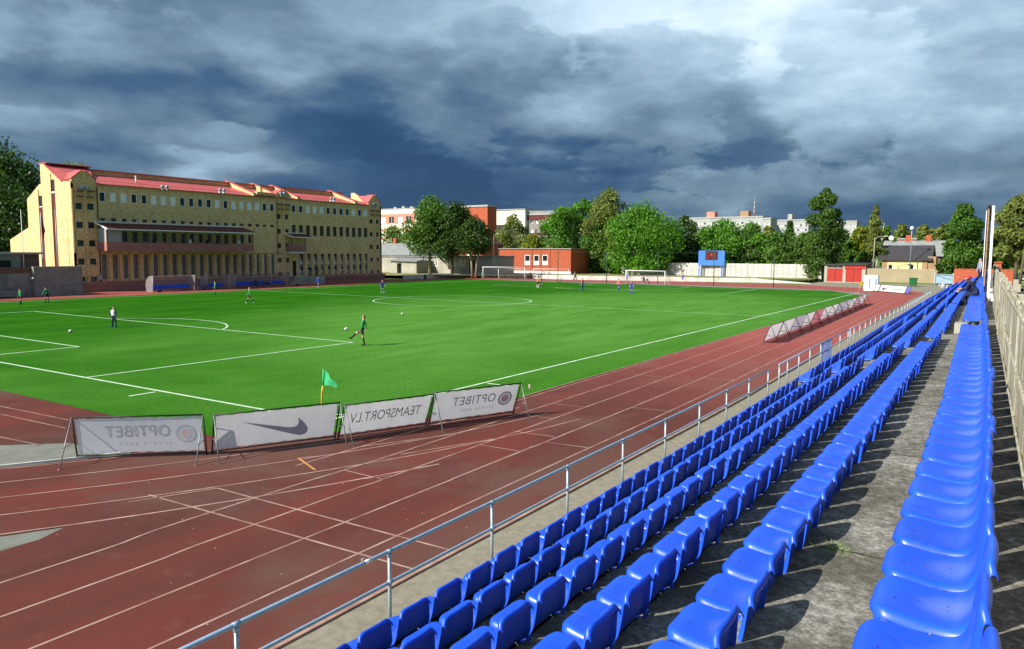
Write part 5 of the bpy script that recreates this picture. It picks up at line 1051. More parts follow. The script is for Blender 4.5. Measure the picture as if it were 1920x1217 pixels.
tb2 = thing('red_brick_wall', 'red brick yard wall beyond the far end of the seats', 'wall', (bw, 139.4, 0)); MB().box(0.1, 0, -.05, bw1-bw+4, .4, bz).build('brickwork', m_redbr, tb2); MB().box(0.06, -.04, bz, bw1-bw+4, .44, bz+.09).build('coping', m_redbr, tb2)
t = thing('brick_pier', 'short red brick pier behind the white hoarding', 'pier', at(1862, 540, 60)*np.array([1, 1, 0])); zz = at(1868, 493, 60)[2]
MB().box(0.0, 0, 0, .5, .9, zz).build('brickwork', m_redbr, t); MB().box(-.06, -.06, zz, .56, .96, zz+.1).build('cap', m_redbr, t)
# portable toilets
for i in range(2):
    p = on(1620.5+i*13.5, 545)
    tt = thing('portable_toilet', ['white portable toilet cabin, left of the pair at the far corner', 'white portable toilet cabin with a blue edge, right of the pair'][i], 'portable toilet', (p[0]+0.1, 104.9-0.2*i, 0), 0, 'portable toilets')
    w_, h_ = 1.02, 2.15
    b = MB().box(0, 0, .05, w_, 1.1, h_); b.build('cabin', m_white, tt); q = MB(); q.extr([(-.04, -.05, h_), (w_+.04, -.05, h_), (w_-.08, -.05, h_+.2), (.1, -.05, h_+.2)], (0, 1.2, 0)); q.build('roof', m_white, tt)
    MB().box(.12, -.03, .12, w_-.12, -.003, h_-.1).build('door', m_white, tt); MB().box(w_-.36, -.05, .5, w_-.16, -.031, h_-.25).build('blue_panel', pm('toilet_blue', (0.06, 0.30, 0.55), None, 2, .5), tt); MB().box(w_-.02, -.035, .1, w_+.02, -.004, h_-.05).build('corner_strip', m_galv, tt)
    MB().box(.2, -.06, 1.0, .28, -.031, 1.1).build('handle', m_black, tt)
p = on(1712, 537.5); wb = thing('wheeled_bin', 'green wheeled rubbish bin in front of the tan wall', 'bin', (p[0], p[1], 0))
MB().add([(-.5, -.35, .12), (.5, -.35, .12), (.5, .35, .12), (-.5, .35, .12), (-.6, -.42, 1.35), (.6, -.42, 1.35), (.6, .42, 1.35), (-.6, .42, 1.35)], [(0, 3, 2, 1), (4, 5, 6, 7), (0, 1, 5, 4), (1, 2, 6, 5), (2, 3, 7, 6), (3, 0, 4, 7)]).build('tub', m_green, wb)
MB().extr([(-.66, -.47, 1.35), (.66, -.47, 1.35), (.6, -.47, 1.50), (-.6, -.47, 1.50)], (0, .96, 0)).build('lid', m_green, wb)
for sx in (-.4, .4): MB().tube([(sx-.04, .3, .12), (sx+.04, .3, .12)], .13, 8).build('wheel', m_black, wb)
p = on(1765, 549); sk = MB()
for k in range(16): sk.ball((rnd.uniform(-.6, .6), rnd.uniform(-.4, .4), rnd.uniform(.2, .9)), rnd.uniform(.18, .34), 8, 5, (1, 1, rnd.uniform(.8, 1.5)))
tag(sk.build('white_sacks', m_panel, None, (p[0]-0.3, p[1]+8, 0)), 'heap of white sacks in front of the pale blue gate', 'sacks')

# ------------------------------------------------------------------ buildings beyond the ground
def block(name, label, pxl, pxr, ptop, pbase, Y, depth, wall_m, rows, cols, win_m, frame_m, wsize=(0.55, 0.55), bands=None, roof_m=None, side_m=None, side='R', zb=0.0, roof_h=0.3, group=None, margin=0.03, top_margin=0.06, slope=0.0):
    x0, x1 = at(pxl, pbase, Y)[0], at(pxr, pbase, Y)[0]; zt = at((pxl+pxr)/2, ptop, Y)[2]; L = x1-x0; d = np.array([math.cos(slope), math.sin(slope)]); nrm = (math.sin(slope), -math.cos(slope))
    t = thing(name, label, 'building', (x0, Y, zb), 0, group); h = zt-zb; w = Wall((0, 0, 0), d, nrm); L = L/math.cos(slope)
    ops = []; cw = L*(1-2*margin)/max(cols, 1); rh = h*(1-top_margin)/max(rows, 1)
    for r_ in range(rows):
        for c_ in range(cols):
            a = L*margin+c_*cw+cw*(1-wsize[0])/2; b = r_*rh+rh*(1-wsize[1])/2; ops.append((a, b, a+cw*wsize[0], b+rh*wsize[1]))
    mb = MB(); w.face(mb, 0, L, 0, h, ops, 0.25); q0, q1 = w.P(0, 0), w.P(L, 0); bk = np.array([-nrm[0], -nrm[1], 0])*depth
    for q in (q0, q1): q = np.array(q); mb.quad(q, q+bk, q+bk+[0, 0, h], q+[0, 0, h])
    mb.quad(np.array(q0)+bk, np.array(q1)+bk, np.array(q1)+bk+[0, 0, h], np.array(q0)+bk+[0, 0, h]); mb.build('wall', wall_m, t)
    if side_m is not None:
        sg = MB(); q = np.array(q1 if side == 'R' else q0); e = d*(0.02 if side == 'R' else -0.02); e = np.array([*e, 0]); sg.quad(q+e, q+e+bk, q+e+bk+[0, 0, h], q+e+[0, 0, h]); sg.build('side_wall', side_m, t)
    rf = MB(); rf.add([w.P(-.2, h, .25), w.P(L+.2, h, .25), tuple(np.array(w.P(L+.2, h, 0))+bk), tuple(np.array(w.P(-.2, h, 0))+bk), w.P(-.2, h+roof_h, .25), w.P(L+.2, h+roof_h, .25), tuple(np.array(w.P(L+.2, h+roof_h, 0))+bk), tuple(np.array(w.P(-.2, h+roof_h, 0))+bk)],
              [(0, 3, 2, 1), (4, 5, 6, 7), (0, 1, 5, 4), (1, 2, 6, 5), (2, 3, 7, 6), (3, 0, 4, 7)]); rf.build('roof', roof_m or m_panel, t)
    for i, o in enumerate(ops): window(w, t, o, 0.25, frame_m, win_m[i % len(win_m)] if isinstance(win_m, list) else win_m, 0.12, [('v', .5)] if cols < 20 else None, lite=(cols*rows > 60))
    if bands:
        for m_, h0, h1 in bands: q = MB(); w.slab(q, 0, h*h0, L, h*h1, 0.004, 0.10); q.build('band', m_, t)
    return t, w, L, h
t, w, L, h = block('apartment_block', 'salmon and cream panelled block right of the clubhouse, behind the trees', 708, 812, 392, 480, 175, 14, m_salmon, 4, 6, [m_blind_sky, m_glass], m_white, (.62, .50), [(m_cream, .92, 1.0), (m_cream, .68, .75), (m_cream, .44, .5)], m_panel)
for i in range(5): q = MB(); w.slab(q, L*(.2+.15*i), h+.3, L*(.2+.15*i)+1.0, h+1.0+.2*(i % 2), -4, -3); q.build('roof_vent', m_panel, t)
block('brick_block', 'plain red brick gable block rising behind the dark trees', 866, 914, 388, 480, 178, 5, m_redbr, 0, 0, m_glass, m_white, roof_m=m_panel, roof_h=.5)
block('brick_annex', 'red brick annex with white windows glimpsed between the tree trunks', 770, 905, 456, 500, 168, 8, m_redbr, 1, 9, [m_glass, m_blind_sky], m_cream, (.4, .5))
t, w, L, h = block('panel_block', 'tall block with a blank cream gable facing the pitch', 921, 984, 394, 515, 190, 40, m_cream, 0, 0, m_glass, m_white, roof_m=m_panel)
t, w, L, h = block('flats', 'shaded flats with maroon bands behind the cream gable', 980, 1046, 397, 490, 191, 10, m_greyblk, 5, 7, [m_blind_sky, m_glass], m_white, (.62, .5), [(m_maroon, .86, .95), (m_panel, .95, 1.0), (m_maroon, .6, .64)], m_panel, slope=R(10))
p = at(940, 462, 189.3); tag(MB().tube([(p[0], p[1]+.4, p[2]), (p[0], p[1], p[2])], 1.35, 24).build('wall_disc', m_steel), 'round grey disc mounted low on the cream gable', 'disc')
t, w, L, h = block('brick_pavilion', 'small bright red brick building with three windows at the track bend', 936, 1070, 467, 511, 136, 9, m_redbr, 0, 0, m_glass, m_white, roof_m=m_panel, roof_h=.15, zb=0.6, side_m=m_redbr)
opx = [(989, 478, 497), (1006, 478, 497), (1022, 478, 497)]
for i, (cx, a, b) in enumerate(opx):
    x0_, x1_ = at(cx-5, a, 136)[0]-t.location[0], at(cx+5, a, 136)[0]-t.location[0]; za, zb_ = at(cx, b, 136)[2]-.6, at(cx, a, 136)[2]-.6; zm = za+(zb_-za)*.36
    q = MB(); w.slab(q, x0_, zm, x1_, zb_, .004, .06); f = q.build('window', m_white, t); q = MB(); w.slab(q, x0_+.15, zm+.12, x1_-.12, zb_-.15, .063, .08); q.build('pane', m_glass, f); q = MB(); w.slab(q, x0_, za, x1_+.05, zm-.02, .004, .09); q.build('white_apron', m_white, t)
for cx in (998, 1014, 1031): x0_ = at(cx, 480, 136)[0]-t.location[0]; q = MB(); w.slab(q, x0_-.12, 0, x0_+.12, h-.05, .004, .12); q.build('pilaster', m_redbr, t)
q = MB(); w.slab(q, -.03, -.6, L+.1, .55, .004, .14); q.build('white_base', m_white, t)
# low grey building with trees in front
t, w, L, h = block('low_building', 'long low grey building with white windows in the shade of the trees', 700, 922, 482, 516, 121, 9, m_palepl, 0, 0, m_glass, m_white, roof_m=m_slate, roof_h=.35, zb=0.55)
for cx in (777, 798, 816, 850, 867): 
    x0_ = at(cx-4.2, 500, 121)[0]-t.location[0]; x1_ = at(cx+4.2, 500, 121)[0]-t.location[0]; z0_ = at(cx, 498, 121)[2]-.55; z1_ = at(cx, 487, 121)[2]-.55
    q = MB(); w.slab(q, x0_, z0_, x1_, z1_, .004, .03); f = q.build('window', m_glass, t); q = MB()
    for u in (0, .33, .66, 1): w.slab(q, x0_+(x1_-x0_)*u-.09, z0_, x0_+(x1_-x0_)*u+.09, z1_, .031, .06)
    w.slab(q, x0_-.15, z0_-.15, x1_+.15, z0_, .031, .07); q.build('frame', m_white, f)
x0_ = at(880, 500, 121)[0]-t.location[0]; q = MB(); w.slab(q, x0_, .1, x0_+1.6, 3.2, .004, .05); q.build('door', m_black, t)
x0_ = at(892, 500, 121)[0]-t.location[0]; q = MB(); w.slab(q, x0_, .1, L, h-.15, .004, .07); q.build('whitewashed_bay', m_panel, t)
gb = MB(); X0, X1, X2 = at(700, 480, 121)[0], at(746, 480, 121)[0], at(783, 480, 121)[0]; zr = at(730, 456, 127)[2]
gb.add([(X0-3, 120.6, h+.9), (X2, 120.6, h+.9), (X1+1.5, 127, zr), (X0-3, 127, zr), (X2, 134, h+.9)], [(0, 1, 2, 3), (1, 4, 2)]); o = gb.build('pitched_roof', m_slate, None); o.parent = t; o.location = -Vector(t.location)
q = at(742, 449, 127); o = MB().box(q[0]-.4, 126.5, zr-.8, q[0]+.5, 127.5, q[2]+.3).build('chimney', m_redbr, None); o.parent = t; o.location = -Vector(t.location)
x0_, x1_ = at(733, 510, 116)[0], at(781, 510, 116)[0]; z1_ = at(760, 488, 116)[2]
t = thing('shed', 'small pale lean-to shed with a dark doorway in front of the low building', 'shed', (x0_, 116, .6)); Wd = x1_-x0_
MB().box(0, 0, -.2, Wd*.24, 3.9, z1_-.75).box(Wd*.42, 0, -.2, Wd, 3.9, z1_-.75).box(Wd*.24, 0, z1_-1.3, Wd*.42, 3.9, z1_-.75).build('wall', m_palepl, t); MB().box(Wd*.24, .6, -.2, Wd*.42, .7, z1_-1.3).build('doorway', m_black, t)
MB().add([(-.6, -.5, z1_-.75), (Wd+.4, -.5, z1_-.95), (Wd+.4, 4.2, z1_-.2), (-.6, 4.2, z1_-.1), (-.6, -.5, z1_-.6), (Wd+.4, -.5, z1_-.8), (Wd+.4, 4.2, z1_-.05), (-.6, 4.2, z1_+.05)], [(0, 3, 2, 1), (4, 5, 6, 7), (0, 1, 5, 4), (1, 2, 6, 5), (2, 3, 7, 6), (3, 0, 4, 7)]).build('roof', m_slate, t)
# far slab blocks on the skyline
def slabs(label, pxl, pxr, ptop, Y, rows, cols, boxes):
    t, w, L, h = block('apartment_slab', label, pxl, pxr, ptop, 470, Y, 14, m_panel, rows, cols, [m_glass, m_blind_sky, m_blind_sky], m_white, (.55, .42), None, m_panel, zb=0, group='pale apartment slabs on the skyline', roof_h=.8)
    for u, m_ in boxes: q = MB(); w.slab(q, L*u, h+.8, L*u+L*.11, h+4.0, -9, -3); q.build('lift_house', m_, t)
    return t, w, L, h
t, w, L, h = slabs('longest pale apartment slab on the skyline with reddish roof boxes', 1291, 1428, 409, 420, 9, 22, [(.22, m_salmon), (.68, m_wood)])
slabs('narrow pale slab end at the right of the longest skyline block', 1428, 1443, 411, 415, 9, 2, [])
slabs('pale apartment slab left of the tall birch on the skyline', 1443, 1514, 414, 440, 9, 14, [(.42, m_panel)])
slabs('small bright apartment block right of the tall birch on the skyline', 1578, 1604, 416, 520, 10, 6, [])
p = at(1414, 400, 430); q = MB()
for i in range(6): q.tube([(p[0], 430, p[2]-6+i*2.6), (p[0], 430, p[2]-3.4+i*2.6)], [.45-.07*i, .38-.07*i], 6)
tag(q.build('mast', pm('mast_paint', (0.6, .25, .22), (0.75, .72, .7), .22, .6, detail=0)), 'red and white lattice mast on the skyline slab', 'mast')
block('white_house', 'pale wall and roof edge glimpsed behind the dark tree by the scoreboard', 1296, 1322, 455, 480, 175, 6, m_cream, 0, 0, m_glass, m_white, zb=.5)
block('ochre_house', 'ochre house with one white window half hidden under the trees', 1096, 1190, 474, 505, 152, 7, pm('ochre', (0.36, 0.20, 0.08), (0.26, 0.13, 0.05), 1.2, .9), 0, 0, m_glass, m_white, zb=.5)
p = at(1117, 485, 151.9); q = MB().box(p[0]-.75, 151.75, p[2]-1.0, p[0]+.75, 151.9, p[2]+.9); q.cur = 1; q.box(p[0]-.5, 151.7, p[2]-.75, p[0]+.5, 151.749, p[2]+.65); tag(q.build('wall_window', [m_white, m_glass]), 'small white framed window on the ochre house under the trees', 'window')
def gable_house(name, label, pxl, pxr, pridge, peave, pbase, Y, depth, wall_m, roof_m, zb=0.0, over=.35, wins=(), gable_m=None):
    x0, x1 = at(pxl, pbase, Y)[0], at(pxr, pbase, Y)[0]; ze = at((pxl+pxr)/2, peave, Y)[2]; zr = at((pxl+pxr)/2, pridge, Y+depth/2)[2]; L = x1-x0
    t = thing(name, label, 'house', (x0, Y, zb)); ze -= zb; zr -= zb
    w = Wall((0, 0, 0), (1, 0), (0, -1)); ops = []
    for a, b, c, d in wins: ops.append((at(a, 480, Y)[0]-x0, at(a, d, Y)[2]-zb, at(c, 480, Y)[0]-x0, at(a, b, Y)[2]-zb))
    mb = MB(); w.face(mb, 0, L, 0, ze, ops, .2); mb.extr([(0, 0.003, 0), (0, depth, 0), (0, depth, ze), (0, depth/2, zr), (0, 0.003, ze)], (.2, 0, 0)); mb.extr([(L-.2, 0.003, 0), (L-.2, depth, 0), (L-.2, depth, ze), (L-.2, depth/2, zr), (L-.2, 0.003, ze)], (.2, 0, 0)); mb.build('wall', wall_m, t)
    k = (zr-ze)/(depth/2); e = .5
    rf = MB(); rf.extr([(-over, -e, ze-e*k), (-over, depth/2, zr), (-over, depth+e, ze-e*k), (-over, depth+e, ze-e*k+.18), (-over, depth/2, zr+.2), (-over, -e, ze-e*k+.18)], (L+2*over, 0, 0)); rf.build('roof', roof_m, t)
    for o in ops:
        q = MB(); w.slab(q, o[0]-.22, o[1]-.2, o[2]+.22, o[3]+.2, .004, .05) if False else None
        window(w, t, o, .18, m_white, m_glass, .10, None)
    return t, w, L, ze, zr
t, w, L, ze, zr = gable_house('yellow_house', 'low yellow house with a big dark tiled roof and two windows', 1653, 1738, 462, 485.5, 512, 148, 8.5, m_yel, m_dkroof, 0.2, .8, [(1666, 496, 1675, 506), (1705, 496, 1715, 506)])
for a in (0, L-.9): q = MB(); w.slab(q, a, 0, a+.9, ze-.05, .004, .06); q.build('corner_boards', m_wood, t)
q = MB(); w.slab(q, L+.02, 0, L+1.4, ze+.5, -4, -.1); q.build('porch', m_wood, t)
t, w, L, ze, zr = gable_house('grey_roofed_house', 'grey roofed house standing behind the yellow house', 1655, 1762, 453, 478, 505, 164, 10, m_darkbr, m_slate, .5, .6)
for u in (.34, .70): q = MB().box(L*u, 4.5, zr-.8, L*u+1.0, 5.5, zr+1.4); q.build('chimney', m_redbr, t)
q = MB(); q.tube([(.9, 4, zr-.2), (.9, 4, zr+1.1)], .05, 5); q.add([(.9+.5*math.cos(a), 3.8, zr+.8+.5*math.sin(a)) for a in np.arange(0, 6.28, .52)], [list(range(13))]); q.build('dish', m_white, t)
t, w, L, ze, zr = gable_house('distant_house', 'distant pale house with green gable trim above the grey roof', 1716, 1762, 443, 452, 480, 230, 14, m_cream, m_cream, 0, 1.2)
q = MB(); q.extr([(L*.15, -.7, ze-.5), (L*.5, -.7, ze+3.2), (L*.85, -.7, ze-.5), (L*.78, -.7, ze-.5), (L*.5, -.7, ze+2.4), (L*.22, -.7, ze-.5)], (0, .2, 0)); q.build('gable_trim', m_netp, t)
for u in (.3, .8): q = MB().box(L*u, 4, zr-2, L*u+1.6, 5.5, zr+.2); q.build('chimney', m_redbr, t)
block('brick_range', 'long reddish roof line behind the grey roofed house', 1683, 1716, 449, 480, 200, 8, m_redbr, 0, 0, m_glass, m_white)

# ---- lamps
def lamp(px, ptop, pbase, Y, label, arm=1.2, rad=.08, m_=m_steel, ball_=False):
    b = at(px, pbase, Y); z = at(px, ptop, Y)[2]; b[2] = max(b[2], -.02); t = thing('street_lamp', label, 'street lamp', b, 0, 'street lamps'); H_ = z-b[2]
    MB().tube([(0, 0, 0), (0, 0, H_*.8), (0, 0, H_)], [rad*1.3, rad, rad*.7], 7).build('pole', m_, t)
    if ball_: MB().ball((0, 0, H_+.2), .38, 10, 6).build('lamp_globe', m_white, t)
    else: MB().tube([(0, 0, H_), (arm*.5, 0, H_+.35), (arm, 0, H_+.4)], .045, 5).build('arm', m_, t); MB().ball((arm+.3, 0, H_+.38), .42, 8, 5, (1, .5, .3)).build('lamp_head', m_panel if arm < 0 or True else m_, t)
lamp(926, 441, 500, 140, 'street lamp with a short arm before the cream gable', 0.9); lamp(1637, 447, 512, 141.5, 'street lamp with a long arm left of the yellow house', 1.7, .09, m_palepl); lamp(1706, 430, 505, 146, 'tall lamp pole topped by a white globe before the yellow house', 0, .07, m_galv2, True)
lamp(1622, 446, 500, 150, 'dark lamp pole behind the garages among birches', -1.2, .07, m_black)
p = on(1893, 530); zt = at(1897, 455, 118)[2]; t = thing('utility_pole', 'leaning dark pole on the verge right of the seats', 'pole', (19.2, 118, 0)); MB().tube([(0, 0, -.1), (.5, 0, zt)], [.2, .15], 8).build('pole', m_bark, t)
# concrete bollards and rendered wall outside the fence
for i, (px, y) in enumerate(((1908, 22), (1902, 30), (1899, 40))):
    b = at(px, 560, y); zz = at(px, [548, 533, 524][i], y)[2]; tag(MB().box(-.14, -.14, 0, .14, .14, zz).build('concrete_post', m_palepl, None, (b[0]+.1, y, 0)), 'square concrete post outside the slatted fence, %s nearest' % ['the', 'second', 'third'][i], 'post', 'concrete posts outside the fence')
pw0 = at(1912, 560, 26); tag(MB().box(pw0[0]+.25, 26, 0, pw0[0]+7, 34, at(1915, 553, 26)[2]).build('peach_wall', pm('peach_render', (.62, .40, .22), (.55, .35, .19), .5, .9)), 'peach rendered wall outside the slatted fence at the right edge', 'wall')
# ---- van
m_van = pm('silver_paint', (0.62, .63, .64), (.58, .59, .60), 1, .25, .5, metal=.3)
p = at(1893.5, 527, 150); v = thing('van', 'silver van parked on the road beyond the right edge of the stand', 'van', (p[0], 150, 0.55)); ov = 4.9
side = [(0.02, .35), (0.0, .75), (.1, .95), (.95, 1.22), (1.75, 1.88), (2.2, 1.98), (4.85, 1.95), (4.9, .4), (4.5, .32), (.4, .3)]
b = MB(); b.extr([(x, 0, z) for x, z in side], (0, 1.85, 0)); b.build('body', m_van, v)
MB().add([(1.12, -.006, 1.24), (1.82, -.006, 1.82), (2.35, -.006, 1.86), (2.35, -.006, 1.22)], [(0, 1, 2, 3)]).build('front_window', m_glass, v); MB().add([(2.45, -.006, 1.22), (2.45, -.006, 1.86), (3.5, -.006, 1.86), (3.5, -.006, 1.22)], [(3, 2, 1, 0)]).build('side_window', m_glass, v)
MB().add([(.94, .15, 1.235), (.94, 1.7, 1.235), (1.71, 1.6, 1.885), (1.71, .25, 1.885)], [(0, 1, 2, 3)]).build('windscreen', m_glass, v)
for x in (.95, 4.0):
    for y_ in (0.02, 1.6): wq = MB().tube([(x, y_-.03, .33), (x, y_+.2, .33)], .33, 16).build('wheel', m_black, v); MB().tube([(x, y_-.045, .33), (x, y_-.031, .33)], .2, 12).build('rim', m_galv2, wq)
MB().box(-.03, .1, .68, .05, .45, .88).build('headlight', m_white, v); MB().box(-.03, 1.4, .68, .05, 1.75, .88).build('headlight', m_white, v); MB().box(-.06, .05, .34, .3, 1.8, .55).build('bumper', m_steel, v)
MB().box(1.15, -.2, 1.2, 1.3, -.007, 1.38).build('mirror', m_van, v)

# ------------------------------------------------------------------ trees
def leaves(mb_name, clumps, n, size, mat, flat=0.35, droop=0.0):
    n = int(n*1.5); size *= 1.22
    cs = np.array([c[:3] for c in clumps]); rs = np.array([c[3] for c in clumps]); tt = nr.uniform(0, .58, len(clumps)); wgt = rs**2; wgt /= wgt.sum()
    k = nr.choice(len(clumps), n, p=wgt); u = nr.normal(size=(n, 3)); u /= np.linalg.norm(u, axis=1)[:, None]
    rad = rs[k]*(nr.uniform(0.25, 1.0, n)**0.5)*nr.uniform(.85, 1.18, n); c = cs[k]+u*rad[:, None]*np.array([1, 1, .82]); c[:, 2] -= droop*nr.uniform(0, 1, n)*rs[k]
    nm = u*0.8+nr.normal(size=(n, 3))*.75+np.array([0, 0, flat]); nm /= np.linalg.norm(nm, axis=1)[:, None]
    a = np.cross(nm, nr.normal(size=(n, 3))); a /= np.linalg.norm(a, axis=1)[:, None]; b = np.cross(nm, a); s = size*nr.uniform(.6, 1.35, n)[:, None]
    V = np.stack([c-a*s*.5, c-b*s*.36+a*s*.1, c+a*s*.62, c+b*s*.36+a*s*.1], 1).reshape(-1, 3)
    me = bpy.data.meshes.new(mb_name); me.vertices.add(4*n); me.vertices.foreach_set('co', V.astype(np.float32).ravel()); me.loops.add(4*n); me.loops.foreach_set('vertex_index', np.arange(4*n, dtype=np.int32))
    me.polygons.add(n); me.polygons.foreach_set('loop_start', np.arange(0, 4*n, 4, dtype=np.int32)); me.update(calc_edges=True)
    tint = np.clip(tt[k]+nr.uniform(0, .42, n), 0, 1); tint = np.where(nr.random(n) < .004, 1.0, np.minimum(tint, .95))
    at_ = me.attributes.new('tint', 'FLOAT', 'FACE'); at_.data.foreach_set('value', tint.astype(np.float32)); me.materials.append(mat); return me
def crown(kind, H, Wd, z0):
    """clumps filling a crown from height z0 to H, full width Wd"""
    out = []; hh = H-z0; N = {'round': 34, 'oval': 40, 'poplar': 42, 'birch': 46, 'conifer': 40, 'bush': 16, 'open': 26}[kind]
    for i in range(N):
        f = rnd.random(); a = rnd.uniform(0, 6.2832)
        pr = {'round': math.sqrt(max(0, 1-((f-.46)/.56)**2)), 'oval': math.sqrt(max(0, 1-((f-.40)/.62)**2))*.95, 'poplar': min(1, 1.1*math.sin(math.pi*min(1, f*.84+.13))**.45), 'birch': (1-f)**.55*.95+.07, 'conifer': (1-f)*.95+.06, 'bush': math.sqrt(max(0, 1-f*f)), 'open': math.sqrt(max(0, 1-((f-.55)/.5)**2))}[kind]
        r = Wd*rnd.uniform(.15, .26)*(.5+.5*pr)*{'birch': .75, 'conifer': .7, 'poplar': 1.0, 'open': .8}.get(kind, 1.0)
        rr = max(0, Wd/2*pr-r*.75)*(rnd.uniform(.12, 1.0)**.5)*rnd.uniform(.8, 1.08)
        out.append((rr*math.cos(a), rr*math.sin(a), z0+hh*(f*.90+.03), r))
    out.append((rnd.uniform(-.03, .03)*Wd, 0, H-Wd*.08, Wd*.09)); return out
def tree(px, ptop, pbase, wpx, Y, kind, lm, label, n=4200, size=.42, bark=m_bark, zb=None, clear=.22, trunks=1, group='trees around the ground', tw=None, lean=0.0):
    b = at(px, pbase, Y); zt = at(px, ptop, Y)[2]; wd = at(px+wpx/2, pbase, Y)[0]-at(px-wpx/2, pbase, Y)[0]; z = b[2] if zb is None else zb; z = min(z, 1.2) if Y < 220 else min(z, 3); H_ = zt-z
    t = thing('tree' if kind != 'bush' else 'bush', label, 'tree' if kind != 'bush' else 'bush', (b[0], Y, z), 0, group); cl = crown(kind, H_, wd*1.18, H_*clear)
    tr = MB(); r0 = tw or max(.10, H_*.020)
    for k in range(trunks):
        ox = (k-(trunks-1)/2)*wd*.22; top = H_*(.74 if kind in ('poplar', 'birch', 'conifer') else .62); bx = rnd.uniform(-.04, .04)*wd+ox*.6+lean
        pts = [(ox*.5, 0, -1.0), (ox*.6+bx*.3, 0, H_*.18), (ox+bx*.7, .1, H_*.42), (ox+bx, 0, top)]; tr.tube(pts, [r0*1.25, r0, r0*.7, r0*.2], 8)
        for c_ in rnd.sample(cl, min(len(cl), 9)):
            zz = max(H_*clear*.8, min(top*.92, c_[2]-c_[3]*1.2-wd*.12)); p0 = Vector((ox+bx*.7*min(1, zz/(H_*.42)), 0, zz)); p1 = Vector(c_[:3]); md = (p0+p1)/2+Vector((0, 0, -.05*H_*rnd.random())); tr.tube([p0, md, p1], [r0*.42, r0*.26, r0*.08], 5, False)
    tr.build('trunk', bark, t); link('crown', leaves('crown', cl, n, size, lm, droop=.5 if kind == 'birch' else .12), t); return t
tree(2, 274, 470, 128, 62, 'oval', L_deep, 'big dark tree at the left edge behind the clubhouse gable', 15000, .62, clear=.04); tree(-55, 300, 500, 170, 55, 'oval', L_deep, 'dark tree cut by the left edge of the picture', 9000, .62, clear=.05); tree(8, 330, 540, 100, 56, 'oval', L_deep, 'lower dark tree filling in beside the stepped gable', 9000, .55, clear=.03)
tree(150, 297, 440, 60, 130, 'oval', L_olive, 'pale tree top peeping over the ridge of the clubhouse roof', 1800, .6)
tree(736, 425, 512, 52, 150, 'round', L_mid, 'light green tree between clubhouse and salmon block', 2600, .5, clear=.1)
tree(806, 373, 512, 84, 113, 'oval', L_mid, 'leafy tree with pale trunk, left of the three before the low building', 8000, .40, m_pale, clear=.30); tree(848, 376, 511, 76, 114, 'oval', L_deep, 'shaded middle tree of the three before the low building', 8000, .40, clear=.26); tree(889, 407, 509, 56, 113, 'round', L_deep, 'darkest of the three trees, with a forked pale trunk on the right', 6000, .36, m_pale, clear=.36, trunks=2)
tree(962, 399, 490, 52, 160, 'open', L_olive, 'pale olive tree before the cream gable', 2600, .45, clear=.12); tree(998, 440, 480, 52, 150, 'bush', L_yel, 'rounded yellow green shrub above the red brick building', 2200, .40, clear=0.0)
tree(1020, 418, 490, 46, 152, 'round', L_dark, 'dark tree right of the yellow shrub', 2400, .42, clear=.1); tree(1052, 385, 500, 66, 150, 'round', L_bright, 'bright green tree rising behind the red brick building', 4200, .45, clear=.12); tree(1033, 455, 492, 40, 146, 'bush', L_olive, 'greyish bush directly above the red brick building', 1300, .4, clear=0)
tree(1092, 370, 500, 48, 156, 'open', L_bright, 'loose light green tree top left of the tallest olive tree', 2200, .45, clear=.5); tree(1138, 352, 508, 82, 148, 'oval', L_olive, 'tallest olive toned tree behind the white fence', 8500, .42, clear=.12); tree(1118, 415, 505, 60, 146, 'round', L_mid, 'mid green tree under the tallest olive tree', 3200, .42, clear=.05)
tree(1203, 385, 513, 126, 141.5, 'round', L_bright, 'broad bright green tree behind the far goal', 11000, .40, clear=.10); tree(1141, 468, 512, 34, 142.2, 'bush', L_mid, 'green bush growing beside a net post by the white fence', 1500, .35, clear=0.05); tree(1220, 462, 510, 60, 140.5, 'bush', L_bright, 'leafy low branches spilling over the white fence by the goal', 2400, .35, clear=.1)
tree(1283, 402, 505, 54, 150, 'oval', L_dark, 'dark narrow tree left of the scoreboard', 4600, .42, clear=.06); tree(1318, 425, 500, 34, 165, 'oval', L_mid, 'grey green tree behind the scoreboard', 1500, .45)
tree(1354, 411, 505, 88, 150, 'round', L_bright, 'round bright tree behind the scoreboard', 6500, .42, clear=.05); tree(1405, 415, 505, 66, 160, 'oval', L_mid, 'mid green tree right of the scoreboard', 3600, .45, clear=.05); tree(1438, 425, 505, 60, 158, 'round', L_olive, 'pale olive tree in the wood behind the white fence', 2600, .45, clear=.05)
tree(1462, 438, 508, 74, 150, 'round', L_mid, 'low round tree behind the right half of the white fence', 4200, .42, clear=.04); tree(1478, 412, 505, 56, 160, 'conifer', L_dark, 'dark spiky conifer left of the tall birch', 3400, .42, clear=.08); tree(1505, 435, 508, 60, 152, 'round', L_mid, 'green tree tucked against the tall birch', 3200, .42, clear=.04)
tree(1543, 351, 520, 70, 143.5, 'poplar', L_dark, 'tall dark birch towering beside the red garages', 12000, .36, m_birch, clear=.10); tree(1530, 440, 524, 62, 142.4, 'oval', L_dark, 'dense dark lower growth of leaves under the tall birch', 6500, .36, clear=.02)
tree(1612, 424, 500, 50, 172, 'round', L_yel, 'yellowish round tree right of the tall birch', 2600, .5, clear=.2); tree(1637, 383, 500, 46, 150, 'birch', L_olive, 'slender birch with white trunks above the garages', 4600, .32, m_birch, clear=.22, trunks=2, tw=.16, lean=.9)
